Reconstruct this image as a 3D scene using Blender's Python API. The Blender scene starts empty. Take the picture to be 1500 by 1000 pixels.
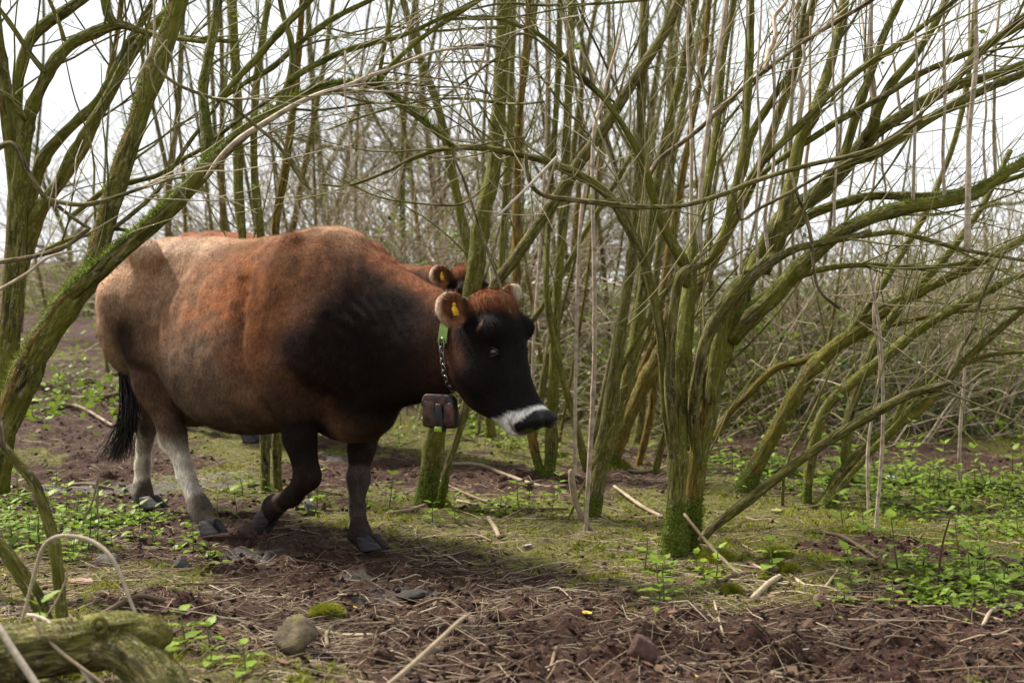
import bpy, math, random
import numpy as np
from mathutils import Vector, Matrix
from mathutils.bvhtree import BVHTree

scene = bpy.context.scene
COL = scene.collection
rng = np.random.default_rng(7)
random.seed(7)

# ------------------------------------------------------------------ camera
CAM_H = 1.05
FPX = 2083.0                       # focal length in photo pixels (1500 wide)
PITCH = math.atan(70.0 / FPX)      # horizon sits at y = 430 of 1000
cam_d = bpy.data.cameras.new("camera")
cam_d.sensor_width = 36.0
cam_d.lens = FPX / 1500.0 * 36.0
cam_d.clip_start = 0.05
cam_d.clip_end = 3000.0
cam_d.dof.use_dof = True
cam_d.dof.focus_distance = 5.5
cam_d.dof.aperture_fstop = 3.2
cam = bpy.data.objects.new("camera", cam_d)
COL.objects.link(cam)
cam.location = (0, 0, CAM_H)
cam.rotation_euler = (math.radians(90) - PITCH, 0, 0)
scene.camera = cam

# ------------------------------------------------------------------ sky and sun
SUN_EL, SUN_AZ = math.radians(52), math.radians(-58)     # azimuth from +Y (away from camera) towards +X
world = bpy.data.worlds.new("World")
scene.world = world
world.use_nodes = True
wn, wl = world.node_tree.nodes, world.node_tree.links
wn.clear()
w_out = wn.new("ShaderNodeOutputWorld")
w_bg = wn.new("ShaderNodeBackground"); w_bg.inputs["Strength"].default_value = 0.055
w_sky = wn.new("ShaderNodeTexSky"); w_sky.sky_type = 'NISHITA'; w_sky.sun_disc = False
w_sky.sun_elevation = SUN_EL; w_sky.sun_rotation = SUN_AZ
w_tc = wn.new("ShaderNodeTexCoord")
w_n = wn.new("ShaderNodeTexNoise"); w_n.inputs["Scale"].default_value = 1.6; w_n.inputs["Detail"].default_value = 5.0
w_r = wn.new("ShaderNodeValToRGB")
w_r.color_ramp.elements[0].position = 0.3; w_r.color_ramp.elements[0].color = (8.6, 8.9, 9.3, 1)
w_r.color_ramp.elements[1].position = 0.7; w_r.color_ramp.elements[1].color = (9.7, 9.8, 10.0, 1)
w_m = wn.new("ShaderNodeMixRGB"); w_m.inputs[0].default_value = 0.93
wl.new(w_tc.outputs["Generated"], w_n.inputs["Vector"])
wl.new(w_n.outputs["Fac"], w_r.inputs[0])
wl.new(w_sky.outputs[0], w_m.inputs[1]); wl.new(w_r.outputs[0], w_m.inputs[2])
wl.new(w_m.outputs[0], w_bg.inputs["Color"]); wl.new(w_bg.outputs[0], w_out.inputs["Surface"])
sun_d = bpy.data.lights.new("sun", 'SUN')
sun_d.energy = 4.4; sun_d.angle = math.radians(7); sun_d.color = (1.0, 0.93, 0.82)
sun = bpy.data.objects.new("sun", sun_d); COL.objects.link(sun)
sdir = Vector((math.sin(SUN_AZ) * math.cos(SUN_EL), math.cos(SUN_AZ) * math.cos(SUN_EL), math.sin(SUN_EL)))
sun.location = sdir * 30
sun.rotation_euler = sdir.to_track_quat('Z', 'Y').to_euler()
scene.view_settings.view_transform = 'Standard'
scene.view_settings.look = 'None'
scene.view_settings.exposure = 1.25
scene.view_settings.gamma = 1.0
scene.view_settings.use_curve_mapping = False

# ------------------------------------------------------------------ pixel <-> place
CP, SP = math.cos(PITCH), math.sin(PITCH)
def ray(px, py):
    a, b = (px - 750.0) / FPX, (500.0 - py) / FPX
    d = np.array([a, CP + b * SP, -SP + b * CP])
    return d / d[1]
CAM = np.array([0.0, 0.0, CAM_H])
def P(px, py, Y):
    return CAM + ray(px, py) * Y

# ------------------------------------------------------------------ noise (vectorised)
def _h(ix, iy, iz, seed):
    n = (ix.astype(np.uint32) * np.uint32(374761393) + iy.astype(np.uint32) * np.uint32(668265263)
         + iz.astype(np.uint32) * np.uint32(2147483647) + np.uint32(seed * 974711 + 12345))
    n = (n ^ (n >> np.uint32(13))) * np.uint32(1274126177)
    n = (n ^ (n >> np.uint32(16))) * np.uint32(2246822519)
    n = n ^ (n >> np.uint32(15))
    return n.astype(np.float64) / 4294967295.0 * 2 - 1
def vnoise(p, seed=0):
    p = np.atleast_2d(np.asarray(p, float))
    i = np.floor(p).astype(np.int64); f = p - i
    f = f * f * f * (f * (f * 6 - 15) + 10)
    x, y, z = i[:, 0], i[:, 1], i[:, 2]
    r = 0
    for dx in (0, 1):
        wx = f[:, 0] if dx else 1 - f[:, 0]
        for dy in (0, 1):
            wy = f[:, 1] if dy else 1 - f[:, 1]
            for dz in (0, 1):
                wz = f[:, 2] if dz else 1 - f[:, 2]
                r = r + wx * wy * wz * _h(x + dx, y + dy, z + dz, seed)
    return r
def fbm(p, octv=4, seed=0):
    p = np.atleast_2d(np.asarray(p, float)); a, s, t = 1.0, 0, 0
    for o in range(octv):
        s = s + a * vnoise(p, seed + o * 17); t += a; a *= 0.5; p = p * 2.03 + 11.3
    return s / t * 1.6
def sstep(a, b, x):
    t = np.clip((x - a) / (b - a), 0, 1)
    return t * t * (3 - 2 * t)
def N2(x, y, f, seed=0, octv=3):
    return fbm(np.stack([x * f, y * f, np.zeros_like(x) + seed * 3.7], 1), octv, seed)

# ------------------------------------------------------------------ mesh helpers
class MB:
    """collects pieces; build() links them as one mesh object"""
    def __init__(s):
        s.v, s.q, s.t, s.n, s.a = [], [], [], 0, {}
    def add(s, v, q=None, t=None, **attrs):
        v = np.asarray(v, float); k = len(v)
        s.v.append(v)
        if q is not None and len(q): s.q.append(np.asarray(q, np.int64) + s.n)
        if t is not None and len(t): s.t.append(np.asarray(t, np.int64) + s.n)
        for key in set(s.a) | set(attrs):
            val = attrs.get(key, 0.0)
            val = np.asarray(val, float)
            if val.ndim == 0: val = np.full(k, float(val))
            lst = s.a.setdefault(key, [])
            have = sum(len(x) for x in lst)
            if have < s.n:
                shp = (s.n - have,) + val.shape[1:]
                lst.append(np.zeros(shp))
            lst.append(val)
        s.n += k
    def mesh(s, name, mat, smooth=True):
        me = bpy.data.meshes.new(name)
        v = np.concatenate(s.v) if s.v else np.zeros((0, 3))
        q = np.concatenate(s.q) if s.q else np.zeros((0, 4), np.int64)
        t = np.concatenate(s.t) if s.t else np.zeros((0, 3), np.int64)
        me.vertices.add(len(v)); me.vertices.foreach_set("co", v.astype(np.float32).ravel())
        nl = len(q) * 4 + len(t) * 3
        me.loops.add(nl)
        me.loops.foreach_set("vertex_index", np.concatenate([q.ravel(), t.ravel()]).astype(np.int32))
        me.polygons.add(len(q) + len(t))
        st = np.concatenate([np.arange(len(q)) * 4, len(q) * 4 + np.arange(len(t)) * 3]).astype(np.int32)
        me.polygons.foreach_set("loop_start", st)
        me.polygons.foreach_set("use_smooth", np.full(len(st), smooth))
        for key, lst in s.a.items():
            arr = np.concatenate(lst)
            if arr.ndim == 1:
                at = me.attributes.new(key, 'FLOAT', 'POINT'); at.data.foreach_set("value", arr.astype(np.float32))
            elif arr.shape[1] == 3:
                at = me.attributes.new(key, 'FLOAT_VECTOR', 'POINT'); at.data.foreach_set("vector", arr.astype(np.float32).ravel())
            else:
                at = me.attributes.new(key, 'FLOAT_COLOR', 'POINT'); at.data.foreach_set("color", arr.astype(np.float32).ravel())
        me.update(calc_edges=True)
        me.validate()
        if mat: me.materials.append(mat)
        return me
    def build(s, name, mat, parent=None, smooth=True, kind=None):
        o = bpy.data.objects.new(name, s.mesh(name, mat, smooth))
        COL.objects.link(o)
        if parent is not None:
            o.parent = parent
            if parent.type == 'EMPTY' or True:
                o.matrix_parent_inverse = parent.matrix_world.inverted() if False else Matrix.Identity(4)
        if kind: o["kind"] = kind
        return o
def local(v, parent):
    """world points -> the parent's own frame (parents here are never scaled before their parts exist)"""
    return np.asarray(v) - np.array(parent.location)
def thing(name, label, cat, loc=(0, 0, 0), group=None):
    o = bpy.data.objects.new(name, None); COL.objects.link(o)
    o.empty_display_size = 0.1
    o.location = loc; o["label"] = label; o["category"] = cat
    if group: o["group"] = group
    return o
def tag(o, label, cat, group=None):
    o["label"] = label; o["category"] = cat
    if group: o["group"] = group
    return o
def catmull(pts, rad, step):
    pts = np.asarray(pts, float); rad = np.asarray(rad, float)
    if len(pts) < 3:
        n = max(2, int(np.linalg.norm(pts[-1] - pts[0]) / step) + 1)
        t = np.linspace(0, 1, n)[:, None]
        return pts[0] + (pts[-1] - pts[0]) * t, rad[0] + (rad[-1] - rad[0]) * t[:, 0]
    p = np.vstack([2 * pts[0] - pts[1], pts, 2 * pts[-1] - pts[-2]])
    r = np.concatenate([[rad[0]], rad, [rad[-1]]])
    op, orr = [], []
    for i in range(1, len(p) - 2):
        n = max(1, int(round(np.linalg.norm(p[i + 1] - p[i]) / step)))
        t = (np.arange(n) / n)[:, None]
        a, b, c, d = p[i - 1], p[i], p[i + 1], p[i + 2]
        op.append(0.5 * ((2 * b) + (-a + c) * t + (2 * a - 5 * b + 4 * c - d) * t ** 2 + (-a + 3 * b - 3 * c + d) * t ** 3))
        orr.append(r[i] + (r[i + 1] - r[i]) * t[:, 0])
    op.append(pts[-1:]); orr.append(rad[-1:])
    return np.concatenate(op), np.concatenate(orr)
def frames(pts):
    n = len(pts)
    T = np.empty_like(pts)
    T[1:-1] = pts[2:] - pts[:-2]; T[0] = pts[1] - pts[0]; T[-1] = pts[-1] - pts[-2]
    T /= np.linalg.norm(T, axis=1)[:, None] + 1e-12
    ref = np.array([1.0, 0.13, 0.07]) if abs(T[0][0]) < 0.8 else np.array([0.1, 1.0, 0.07])
    U = np.empty_like(pts); u = ref
    for i in range(n):
        u = u - T[i] * (u @ T[i]); u = u / (math.sqrt(u @ u) + 1e-12); U[i] = u
    return T, U, np.cross(T, U)
def tube(mb, pts, rad, sides=6, moss=0.0, lich=0.0, tone=0.5, rough=0.0, seed=0, cap=True, mosstop=0.0, flat=None, lside=None):
    pts = np.asarray(pts, float); n = len(pts)
    if n < 2: return
    rad = np.asarray(rad, float)
    T, U, V = frames(pts)
    th = np.arange(sides) * (2 * math.pi / sides)
    cs, sn = np.cos(th), np.sin(th)
    dirs = U[:, None, :] * cs[None, :, None] + V[:, None, :] * sn[None, :, None]
    s = np.concatenate([[0], np.cumsum(np.linalg.norm(np.diff(pts, axis=0), axis=1))])
    R = np.repeat(rad[:, None], sides, 1)
    bk = np.stack([np.repeat(cs[None], n, 0) * R, np.repeat(sn[None], n, 0) * R, np.repeat(s[:, None], sides, 1)], 2)
    bk = bk.reshape(-1, 3) + seed * 1.37
    if rough > 0:
        q = bk * np.array([70, 70, 9.0])
        nz = fbm(q, 2, 3); nz = np.where(nz < -0.15, nz * 1.7, nz)
        big = fbm(bk * np.array([14, 14, 8.0]), 2, 9)
        R = R * (1 + rough * (0.55 * nz + 0.75 * big).reshape(n, sides))
    if flat is not None:
        pass
    v = (pts[:, None, :] + dirs * R[:, :, None]).reshape(-1, 3)
    i = np.arange(n - 1)[:, None] * sides; j = np.arange(sides)[None]
    j2 = (j + 1) % sides
    q = np.stack([i + j, i + j2, i + sides + j2, i + sides + j], 2).reshape(-1, 4)
    t = []
    if cap:
        v = np.vstack([v, pts[0] - T[0] * rad[0] * 0.3, pts[-1] + T[-1] * rad[-1] * 0.5])
        a, b = n * sides, n * sides + 1
        t = [[a, (k + 1) % sides, k] for k in range(sides)] + [[b, (n - 1) * sides + k, (n - 1) * sides + (k + 1) % sides] for k in range(sides)]
        bk = np.vstack([bk, bk[0], bk[-1]])
    def per(x):
        x = np.asarray(x, float)
        x = np.repeat(x, sides) if x.ndim == 1 else np.full(n * sides, float(x))
        return np.concatenate([x, x[:1], x[-1:]]) if cap else x
    m = per(moss)
    if mosstop:
        up = dirs[:, :, 2].ravel()
        up = np.concatenate([up, up[:1], up[-1:]]) if cap else up
        m = np.clip(m + mosstop * sstep(-0.2, 0.8, up), 0, 1)
    l = per(lich)
    if lside is not None:
        d = (dirs @ np.asarray(lside, float)).ravel()
        d = np.concatenate([d, d[:1], d[-1:]]) if cap else d
        l = l * sstep(0.0, 0.7, d)
    mb.add(v, q, t, bk=bk, moss=m, lich=l, tone=per(tone))

# ------------------------------------------------------------------ materials
def mat(name):
    m = bpy.data.materials.new(name); m.use_nodes = True
    nt = m.node_tree; b = nt.nodes["Principled BSDF"]
    b.inputs["Specular IOR Level"].default_value = 0.25
    return m, nt, b
def node(nt, typ, **kw):
    n = nt.nodes.new(typ)
    for k, v in kw.items():
        if k in n.inputs: n.inputs[k].default_value = v
        else: setattr(n, k, v)
    return n
def attr(nt, name):
    n = nt.nodes.new("ShaderNodeAttribute"); n.attribute_name = name; return n
def mixc(nt, fac, a, b):
    n = nt.nodes.new("ShaderNodeMixRGB")
    for sock, val in ((n.inputs[0], fac), (n.inputs[1], a), (n.inputs[2], b)):
        if hasattr(val, "is_linked") or isinstance(val, bpy.types.NodeSocket): nt.links.new(val, sock)
        elif isinstance(val, (int, float)): sock.default_value = val
        else: sock.default_value = (*val, 1)
    return n.outputs[0]
def math_(nt, op, a, b=0.0, clamp=False):
    n = nt.nodes.new("ShaderNodeMath"); n.operation = op; n.use_clamp = clamp
    for sock, val in ((n.inputs[0], a), (n.inputs[1], b)):
        if isinstance(val, bpy.types.NodeSocket): nt.links.new(val, sock)
        else: sock.default_value = val
    return n.outputs[0]
def ramp(nt, fac, stops):
    n = nt.nodes.new("ShaderNodeValToRGB"); e = n.color_ramp.elements
    while len(e) < len(stops): e.new(0.5)
    for el, (p, c) in zip(e, stops):
        el.position = p; el.color = (*c, 1) if not isinstance(c, float) else (c, c, c, 1)
    nt.links.new(fac, n.inputs[0]); return n.outputs[0]
def noise(nt, vec, scale, detail=4.0, rough=0.6):
    n = node(nt, "ShaderNodeTexNoise", Scale=scale, Detail=detail, Roughness=rough)
    if vec is not None: nt.links.new(vec, n.inputs["Vector"])
    return n.outputs["Fac"]
def mapping(nt, vec, scale):
    n = nt.nodes.new("ShaderNodeMapping"); n.inputs["Scale"].default_value = scale
    nt.links.new(vec, n.inputs["Vector"]); return n.outputs[0]
def bump(nt, b, h, strength=0.5, dist=0.01):
    n = node(nt, "ShaderNodeBump", Strength=strength, Distance=dist)
    nt.links.new(h, n.inputs["Height"]); nt.links.new(n.outputs[0], b.inputs["Normal"])

def make_bark():
    m, nt, b = mat("bark")
    bk = attr(nt, "bk").outputs["Vector"]
    g = nt.nodes.new("ShaderNodeNewGeometry").outputs["Position"]
    rid = noise(nt, mapping(nt, bk, (85, 85, 13)), 1.0, 5, 0.72)
    spots = noise(nt, mapping(nt, bk, (60, 60, 45)), 1.0, 3)
    big = noise(nt, g, 4.0, 3)
    tone = attr(nt, "tone").outputs["Fac"]
    olive = ramp(nt, rid, [(0.40, (0.007, 0.005, 0.002)), (0.48, (0.046, 0.037, 0.010)), (0.55, (0.125, 0.106, 0.028)), (0.70, (0.27, 0.235, 0.095))])
    pink = ramp(nt, rid, [(0.38, (0.020, 0.012, 0.008)), (0.5, (0.125, 0.080, 0.050)), (0.7, (0.37, 0.275, 0.20))])
    c = mixc(nt, tone, olive, pink)
    alg = math_(nt, 'MULTIPLY', ramp(nt, big, [(0.30, 0.0), (0.56, 1.0)]), 0.75)
    c = mixc(nt, math_(nt, 'MULTIPLY', alg, math_(nt, 'SUBTRACT', 1.0, tone)), c, mixc(nt, rid, (0.045, 0.047, 0.004), (0.205, 0.20, 0.014)))
    pale = ramp(nt, spots, [(0.58, 0.0), (0.66, 1.0)])
    c = mixc(nt, math_(nt, 'MULTIPLY', pale, 0.4), c, (0.33, 0.32, 0.24))
    dots = ramp(nt, noise(nt, mapping(nt, bk, (210, 210, 120)), 1.0, 1), [(0.66, 0.0), (0.72, 1.0)])
    c = mixc(nt, math_(nt, 'MULTIPLY', dots, 0.6), c, (0.02, 0.015, 0.01))
    ln = noise(nt, mapping(nt, bk, (50, 50, 30)), 1.0, 4)
    lf = math_(nt, 'ADD', attr(nt, "lich").outputs["Fac"], math_(nt, 'SUBTRACT', ln, 1.0))
    lf = ramp(nt, lf, [(0.02, 0.0), (0.35, 1.0)])
    lc = ramp(nt, rid, [(0.38, (0.040, 0.018, 0.004)), (0.52, (0.135, 0.076, 0.010)), (0.68, (0.29, 0.165, 0.02))])
    c = mixc(nt, math_(nt, 'MULTIPLY', lf, 0.85), c, lc)
    mn = noise(nt, g, 38.0, 4, 0.7)
    mf = math_(nt, 'ADD', attr(nt, "moss").outputs["Fac"], math_(nt, 'SUBTRACT', mn, 1.0))
    mf = ramp(nt, mf, [(0.0, 0.0), (0.22, 1.0)])
    mc = ramp(nt, noise(nt, g, 110.0, 3, 0.7), [(0.3, (0.015, 0.022, 0.002)), (0.5, (0.062, 0.082, 0.006)), (0.7, (0.17, 0.195, 0.018))])
    c = mixc(nt, mf, c, mc)
    nt.links.new(c, b.inputs["Base Color"]); b.inputs["Roughness"].default_value = 0.85
    h = math_(nt, 'ADD', rid, math_(nt, 'MULTIPLY', math_(nt, 'MULTIPLY', mn, mf), 1.5))
    bump(nt, b, h, 1.0, 0.010)
    return m
BARK = make_bark()
def make_twigbark():
    m, nt, b = mat("twig_bark")
    g = nt.nodes.new("ShaderNodeNewGeometry").outputs["Position"]
    t = attr(nt, "tone").outputs["Fac"]
    c = ramp(nt, t, [(0.0, (0.11, 0.10, 0.024)), (0.35, (0.22, 0.20, 0.075)), (0.65, (0.32, 0.27, 0.165)), (1.0, (0.44, 0.35, 0.27))])
    c = mixc(nt, ramp(nt, noise(nt, g, 30.0, 3), [(0.4, 0.0), (0.7, 0.7)]), c, (0.07, 0.065, 0.02))
    c = mixc(nt, math_(nt, 'MULTIPLY', attr(nt, "moss").outputs["Fac"], 1.2, True), c, (0.10, 0.115, 0.015))
    nt.links.new(c, b.inputs["Base Color"]); b.inputs["Roughness"].default_value = 0.7
    return m
TWIG = make_twigbark()

def make_dry(name, lo, mid, hi):
    m, nt, b = mat(name)
    g = nt.nodes.new("ShaderNodeNewGeometry").outputs["Position"]
    t = attr(nt, "tone").outputs["Fac"]
    c = ramp(nt, t, [(0.0, lo), (0.5, mid), (1.0, hi)])
    n = noise(nt, g, 90.0, 3)
    c = mixc(nt, ramp(nt, n, [(0.35, 0.0), (0.7, 0.5)]), c, lo)
    nt.links.new(c, b.inputs["Base Color"]); b.inputs["Roughness"].default_value = 0.75
    return m
DRY = make_dry("dry_stem", (0.045, 0.026, 0.015), (0.17, 0.12, 0.070), (0.42, 0.34, 0.23))
PALE = make_dry("pale_dead_stalk", (0.14, 0.10, 0.06), (0.30, 0.23, 0.15), (0.46, 0.40, 0.32))
DEADLEAF = make_dry("dead_leaf", (0.055, 0.028, 0.015), (0.15, 0.085, 0.045), (0.33, 0.23, 0.14))
SOILBIT = make_dry("soil_crumb", (0.016, 0.008, 0.005), (0.042, 0.019, 0.012), (0.085, 0.042, 0.027))

def make_leafmat(name, lo, mid, hi, trans=0.35, rough=0.5):
    m, nt, b = mat(name)
    t = attr(nt, "tone").outputs["Fac"]
    g = nt.nodes.new("ShaderNodeNewGeometry").outputs["Position"]
    oi = nt.nodes.new("ShaderNodeObjectInfo").outputs["Random"]
    f = math_(nt, 'ADD', math_(nt, 'MULTIPLY', t, 0.6), math_(nt, 'MULTIPLY', oi, 0.4))
    c = ramp(nt, f, [(0.0, lo), (0.5, mid), (1.0, hi)])
    c = mixc(nt, math_(nt, 'MULTIPLY', noise(nt, g, 60.0, 2), 0.35), c, lo)
    nt.links.new(c, b.inputs["Base Color"]); b.inputs["Roughness"].default_value = rough
    if trans:
        tr = nt.nodes.new("ShaderNodeBsdfTranslucent"); nt.links.new(c, tr.inputs["Color"])
        mx = nt.nodes.new("ShaderNodeMixShader"); mx.inputs[0].default_value = trans
        nt.links.new(b.outputs[0], mx.inputs[1]); nt.links.new(tr.outputs[0], mx.inputs[2])
        nt.links.new(mx.outputs[0], nt.nodes["Material Output"].inputs["Surface"])
    return m
NETTLE = make_leafmat("nettle_leaf", (0.08, 0.13, 0.010), (0.18, 0.275, 0.022), (0.29, 0.38, 0.045))
BUDLEAF = make_leafmat("bud_leaf", (0.10, 0.15, 0.03), (0.19, 0.27, 0.05), (0.30, 0.36, 0.10))
MOSSBLADE = make_leafmat("moss_blade", (0.06, 0.07, 0.006), (0.18, 0.195, 0.016), (0.32, 0.32, 0.035), 0.3, 0.8)
TREEMOSS = make_leafmat("tree_moss", (0.04, 0.06, 0.004), (0.115, 0.16, 0.010), (0.24, 0.30, 0.025), 0.3, 0.8)
IVY = make_leafmat("ivy_leaf", (0.012, 0.035, 0.008), (0.03, 0.075, 0.015), (0.06, 0.13, 0.03), 0.15, 0.35)
# ------------------------------------------------------------------ ground
FEET = [(-1.74, 6.79, 0.0), (-1.33, 6.21, 0.0), (-0.555, 5.64, 0.0)]   # where hooves stand
def base_h(x, y):
    s = 0.018 + 0.055 * sstep(0.6, -2.2, x)
    z = s * np.maximum(0, y - 6.6)
    far = np.maximum(0, y - 22.0)
    z = z - s * far * sstep(22, 40, y)            # levels off behind the bank
    z = z + 0.30 * sstep(9.5, 12.5, y) * sstep(-1.6, -3.2, x) * (0.6 + 0.5 * N2(x, y, 0.35, 5, 2))
    return z
def g_smooth(x, y):
    x = np.atleast_1d(np.asarray(x, float)); y = np.atleast_1d(np.asarray(y, float))
    return base_h(x, y) + 0.035 * N2(x, y, 0.9, 1, 2) * sstep(2, 4, y)
def soilness(x, y):
    d = np.full(x.shape, 9.0)
    for a, b, w in SOILSEG:
        ab = b - a; L = ab @ ab
        t = np.clip(((x - a[0]) * ab[0] + (y - a[1]) * ab[1]) / L, 0, 1)
        dd = np.hypot(x - a[0] - t * ab[0], y - a[1] - t * ab[1]) / w
        d = np.minimum(d, dd)
    return np.exp(-d ** 2)
def mossline(x, y):
    d = np.full(x.shape, 9.0)
    for a, b, w in MOSSSEG:
        ab = b - a; L = ab @ ab
        t = np.clip(((x - a[0]) * ab[0] + (y - a[1]) * ab[1]) / L, 0, 1)
        d = np.minimum(d, np.hypot(x - a[0] - t * ab[0], y - a[1] - t * ab[1]) / w)
    return np.exp(-d ** 2)
MOSSSEG = []
def mossiness(x, y):
    s = soilness(x, y)
    n = 0.9 * N2(x, y, 1.5, 21, 3) + 0.5 * N2(x, y, 5.0, 22, 2)
    m = 0.74 + 0.5 * n - 1.15 * s + 0.55 * mossline(x, y) * (1 - 0.5 * s)
    m = m - 0.35 * sstep(9, 12, y)
    return np.clip(m, 0, 1)
def g_full(x, y):
    x = np.atleast_1d(np.asarray(x, float)); y = np.atleast_1d(np.asarray(y, float))
    z = g_smooth(x, y)
    mo = mossiness(x, y)
    near = sstep(16, 8, y)
    cl = N2(x, y, 5.5, 31, 3); cl2 = N2(x, y, 17.0, 32, 3); fine = N2(x, y, 52.0, 33, 2)
    rough = (1 - 0.55 * mo) * near
    z = z + rough * (0.030 * np.abs(cl) * 1.2 - 0.012 + 0.014 * cl2 + 0.0065 * fine)
    z = z + mo * near * (0.012 * np.abs(N2(x, y, 9.0, 34, 2)))
    if len(x) > 1 or True:
        for hx, hy, hd, ha in PRINTS:
            k = (np.abs(x - hx) < .16) & (np.abs(y - hy) < .16)
            if not k.any(): continue
            u, v = (x[k] - hx) * math.cos(ha) + (y[k] - hy) * math.sin(ha), -(x[k] - hx) * math.sin(ha) + (y[k] - hy) * math.cos(ha)
            r = np.sqrt((u / .062) ** 2 + (v / .048) ** 2)
            z[k] += hd * (-1.0 * sstep(1.15, .75, r) + .45 * np.exp(-((r - 1.45) / .32) ** 2) + .3 * np.exp(-(v / .016) ** 2) * sstep(1.0, .6, r))
    for fx, fy, fz in FEET:
        w = np.exp(-((x - fx) ** 2 + (y - fy) ** 2) / 0.16 ** 2)
        z = z * (1 - w) + (fz - 0.004) * w
    return z
def ghit(px, py, full=False):
    r = ray(px, py); Y = 6.0
    fn = g_full if full else g_smooth
    for _ in range(40):
        z = float(fn(r[0] * Y, Y)[0])
        Yn = (z - CAM_H) / min(r[2], -0.004)
        Y = 0.5 * Y + 0.5 * min(max(Yn, 2.0), 60.0)
    return np.array([r[0] * Y, Y, float(fn(r[0] * Y, Y)[0])])
PRINTS = []
SOILSEG = []
_path = [[(60, 690), (250, 770), (430, 830), (640, 850)], [(430, 830), (560, 890), (760, 910), (960, 940), (1250, 955), (1600, 960)],
         [(640, 975), (900, 990), (1300, 1000)], [(480, 700), (600, 690), (760, 715), (830, 705)], [(60, 520), (130, 590), (160, 680)],
         [(1250, 800), (1400, 815), (1560, 830)], [(1060, 660), (1300, 668), (1560, 690)], [(200, 880), (330, 900)], [(100, 480), (60, 470)]]
_wid = [0.42, 0.42, 0.3, 0.42, 0.55, 0.22, 0.5, 0.16, 1.5]
for _p, _w in zip(_path, _wid):
    _pts = [ghit(*q)[:2] for q in _p]
    for _a, _b in zip(_pts[:-1], _pts[1:]): SOILSEG.append((_a, _b, _w))

for _p, _w in (([(600, 770), (760, 790), (900, 800), (1000, 830), (1150, 835), (1300, 770)], .38), ([(900, 760), (1150, 745), (1350, 745)], .5), ([(250, 850), (350, 838)], .22), ([(440, 905), (520, 900)], .16), ([(60, 860), (200, 850)], .25), ([(380, 985), (470, 985)], .15)):
    _pts = [ghit(*q)[:2] for q in _p]
    for _a, _b in zip(_pts[:-1], _pts[1:]): MOSSSEG.append((_a, _b, _w))
_pr = np.random.default_rng(12)
for _a, _b, _w in SOILSEG:
    for _ in range(7):
        _c = _a + (_b - _a) * _pr.random() + _pr.normal(0, .45 * _w, 2)
        if _c[1] < 9: PRINTS.append((_c[0], _c[1], _pr.uniform(.018, .042), _pr.normal(-.5, .6)))
for _q in ((975, 948), (1010, 942)):
    _c = ghit(*_q); PRINTS.append((_c[0], _c[1], .03, .3))
def make_ground():
    xs = np.concatenate([-np.geomspace(900, 5.0, 60)[:-1], np.linspace(-5.0, 5.0, 540), np.geomspace(5.0, 900, 60)[1:]])
    ys = np.concatenate([np.linspace(-30, 2.9, 14)[:-1], np.arange(2.9, 8.2, 0.0165), np.geomspace(8.2, 22, 170)[1:], np.geomspace(22, 1500, 50)[1:]])
    X, Y = np.meshgrid(xs, ys)
    x, y = X.ravel(), Y.ravel()
    z = g_full(x, y)
    nx, ny = len(xs), len(ys)
    i = np.arange(ny - 1)[:, None] * nx; j = np.arange(nx - 1)[None]
    q = np.stack([i + j, i + j + 1, i + nx + j + 1, i + nx + j], 2).reshape(-1, 4)
    mb = MB(); mb.add(np.stack([x, y, z], 1), q, moss=mossiness(x, y), soil=soilness(x, y), wet=np.clip(WET(x, y), 0, 1))
    m, nt, b = mat("ground_soil")
    g = nt.nodes.new("ShaderNodeNewGeometry").outputs["Position"]
    n1 = noise(nt, g, 9.0, 5, 0.65); n2 = noise(nt, g, 60.0, 4, 0.7); n3 = noise(nt, g, 2.0, 3)
    soil = ramp(nt, n2, [(0.32, (0.007, 0.003, 0.002)), (0.5, (0.030, 0.0115, 0.0065)), (0.72, (0.072, 0.032, 0.018))])
    soil = mixc(nt, math_(nt, 'MULTIPLY', n3, 0.5), soil, (0.046, 0.018, 0.010))
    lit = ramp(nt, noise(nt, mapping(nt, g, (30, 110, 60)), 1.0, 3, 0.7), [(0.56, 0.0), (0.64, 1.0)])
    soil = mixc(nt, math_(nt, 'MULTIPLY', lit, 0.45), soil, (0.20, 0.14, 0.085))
    mossc = ramp(nt, n2, [(0.3, (0.022, 0.024, 0.004)), (0.5, (0.085, 0.088, 0.013)), (0.7, (0.18, 0.175, 0.030))])
    mf = math_(nt, 'ADD', attr(nt, "moss").outputs["Fac"], math_(nt, 'MULTIPLY', math_(nt, 'SUBTRACT', n1, 0.5), 2.4))
    mf = ramp(nt, mf, [(0.42, 0.0), (0.62, 1.0)])
    c = mixc(nt, math_(nt, 'MULTIPLY', mf, 0.8), soil, mossc)
    wet = attr(nt, "wet").outputs["Fac"]
    wf = ramp(nt, math_(nt, 'ADD', wet, math_(nt, 'MULTIPLY', math_(nt, 'SUBTRACT', n1, 0.5), 0.8)), [(0.35, 0.0), (0.55, 1.0)])
    c = mixc(nt, math_(nt, 'MULTIPLY', wf, 0.5), c, (0.062, 0.057, 0.052))
    nt.links.new(c, b.inputs["Base Color"])
    nt.links.new(ramp(nt, wf, [(0.0, 0.9), (1.0, 0.42)]), b.inputs["Roughness"])
    h = math_(nt, 'ADD', n2, math_(nt, 'MULTIPLY', noise(nt, g, 170.0, 3, 0.7), 0.5))
    bump(nt, b, h, 0.9, 0.012)
    o = mb.build("ground", m); o["kind"] = "structure"
    return o
WETP = []
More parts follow.
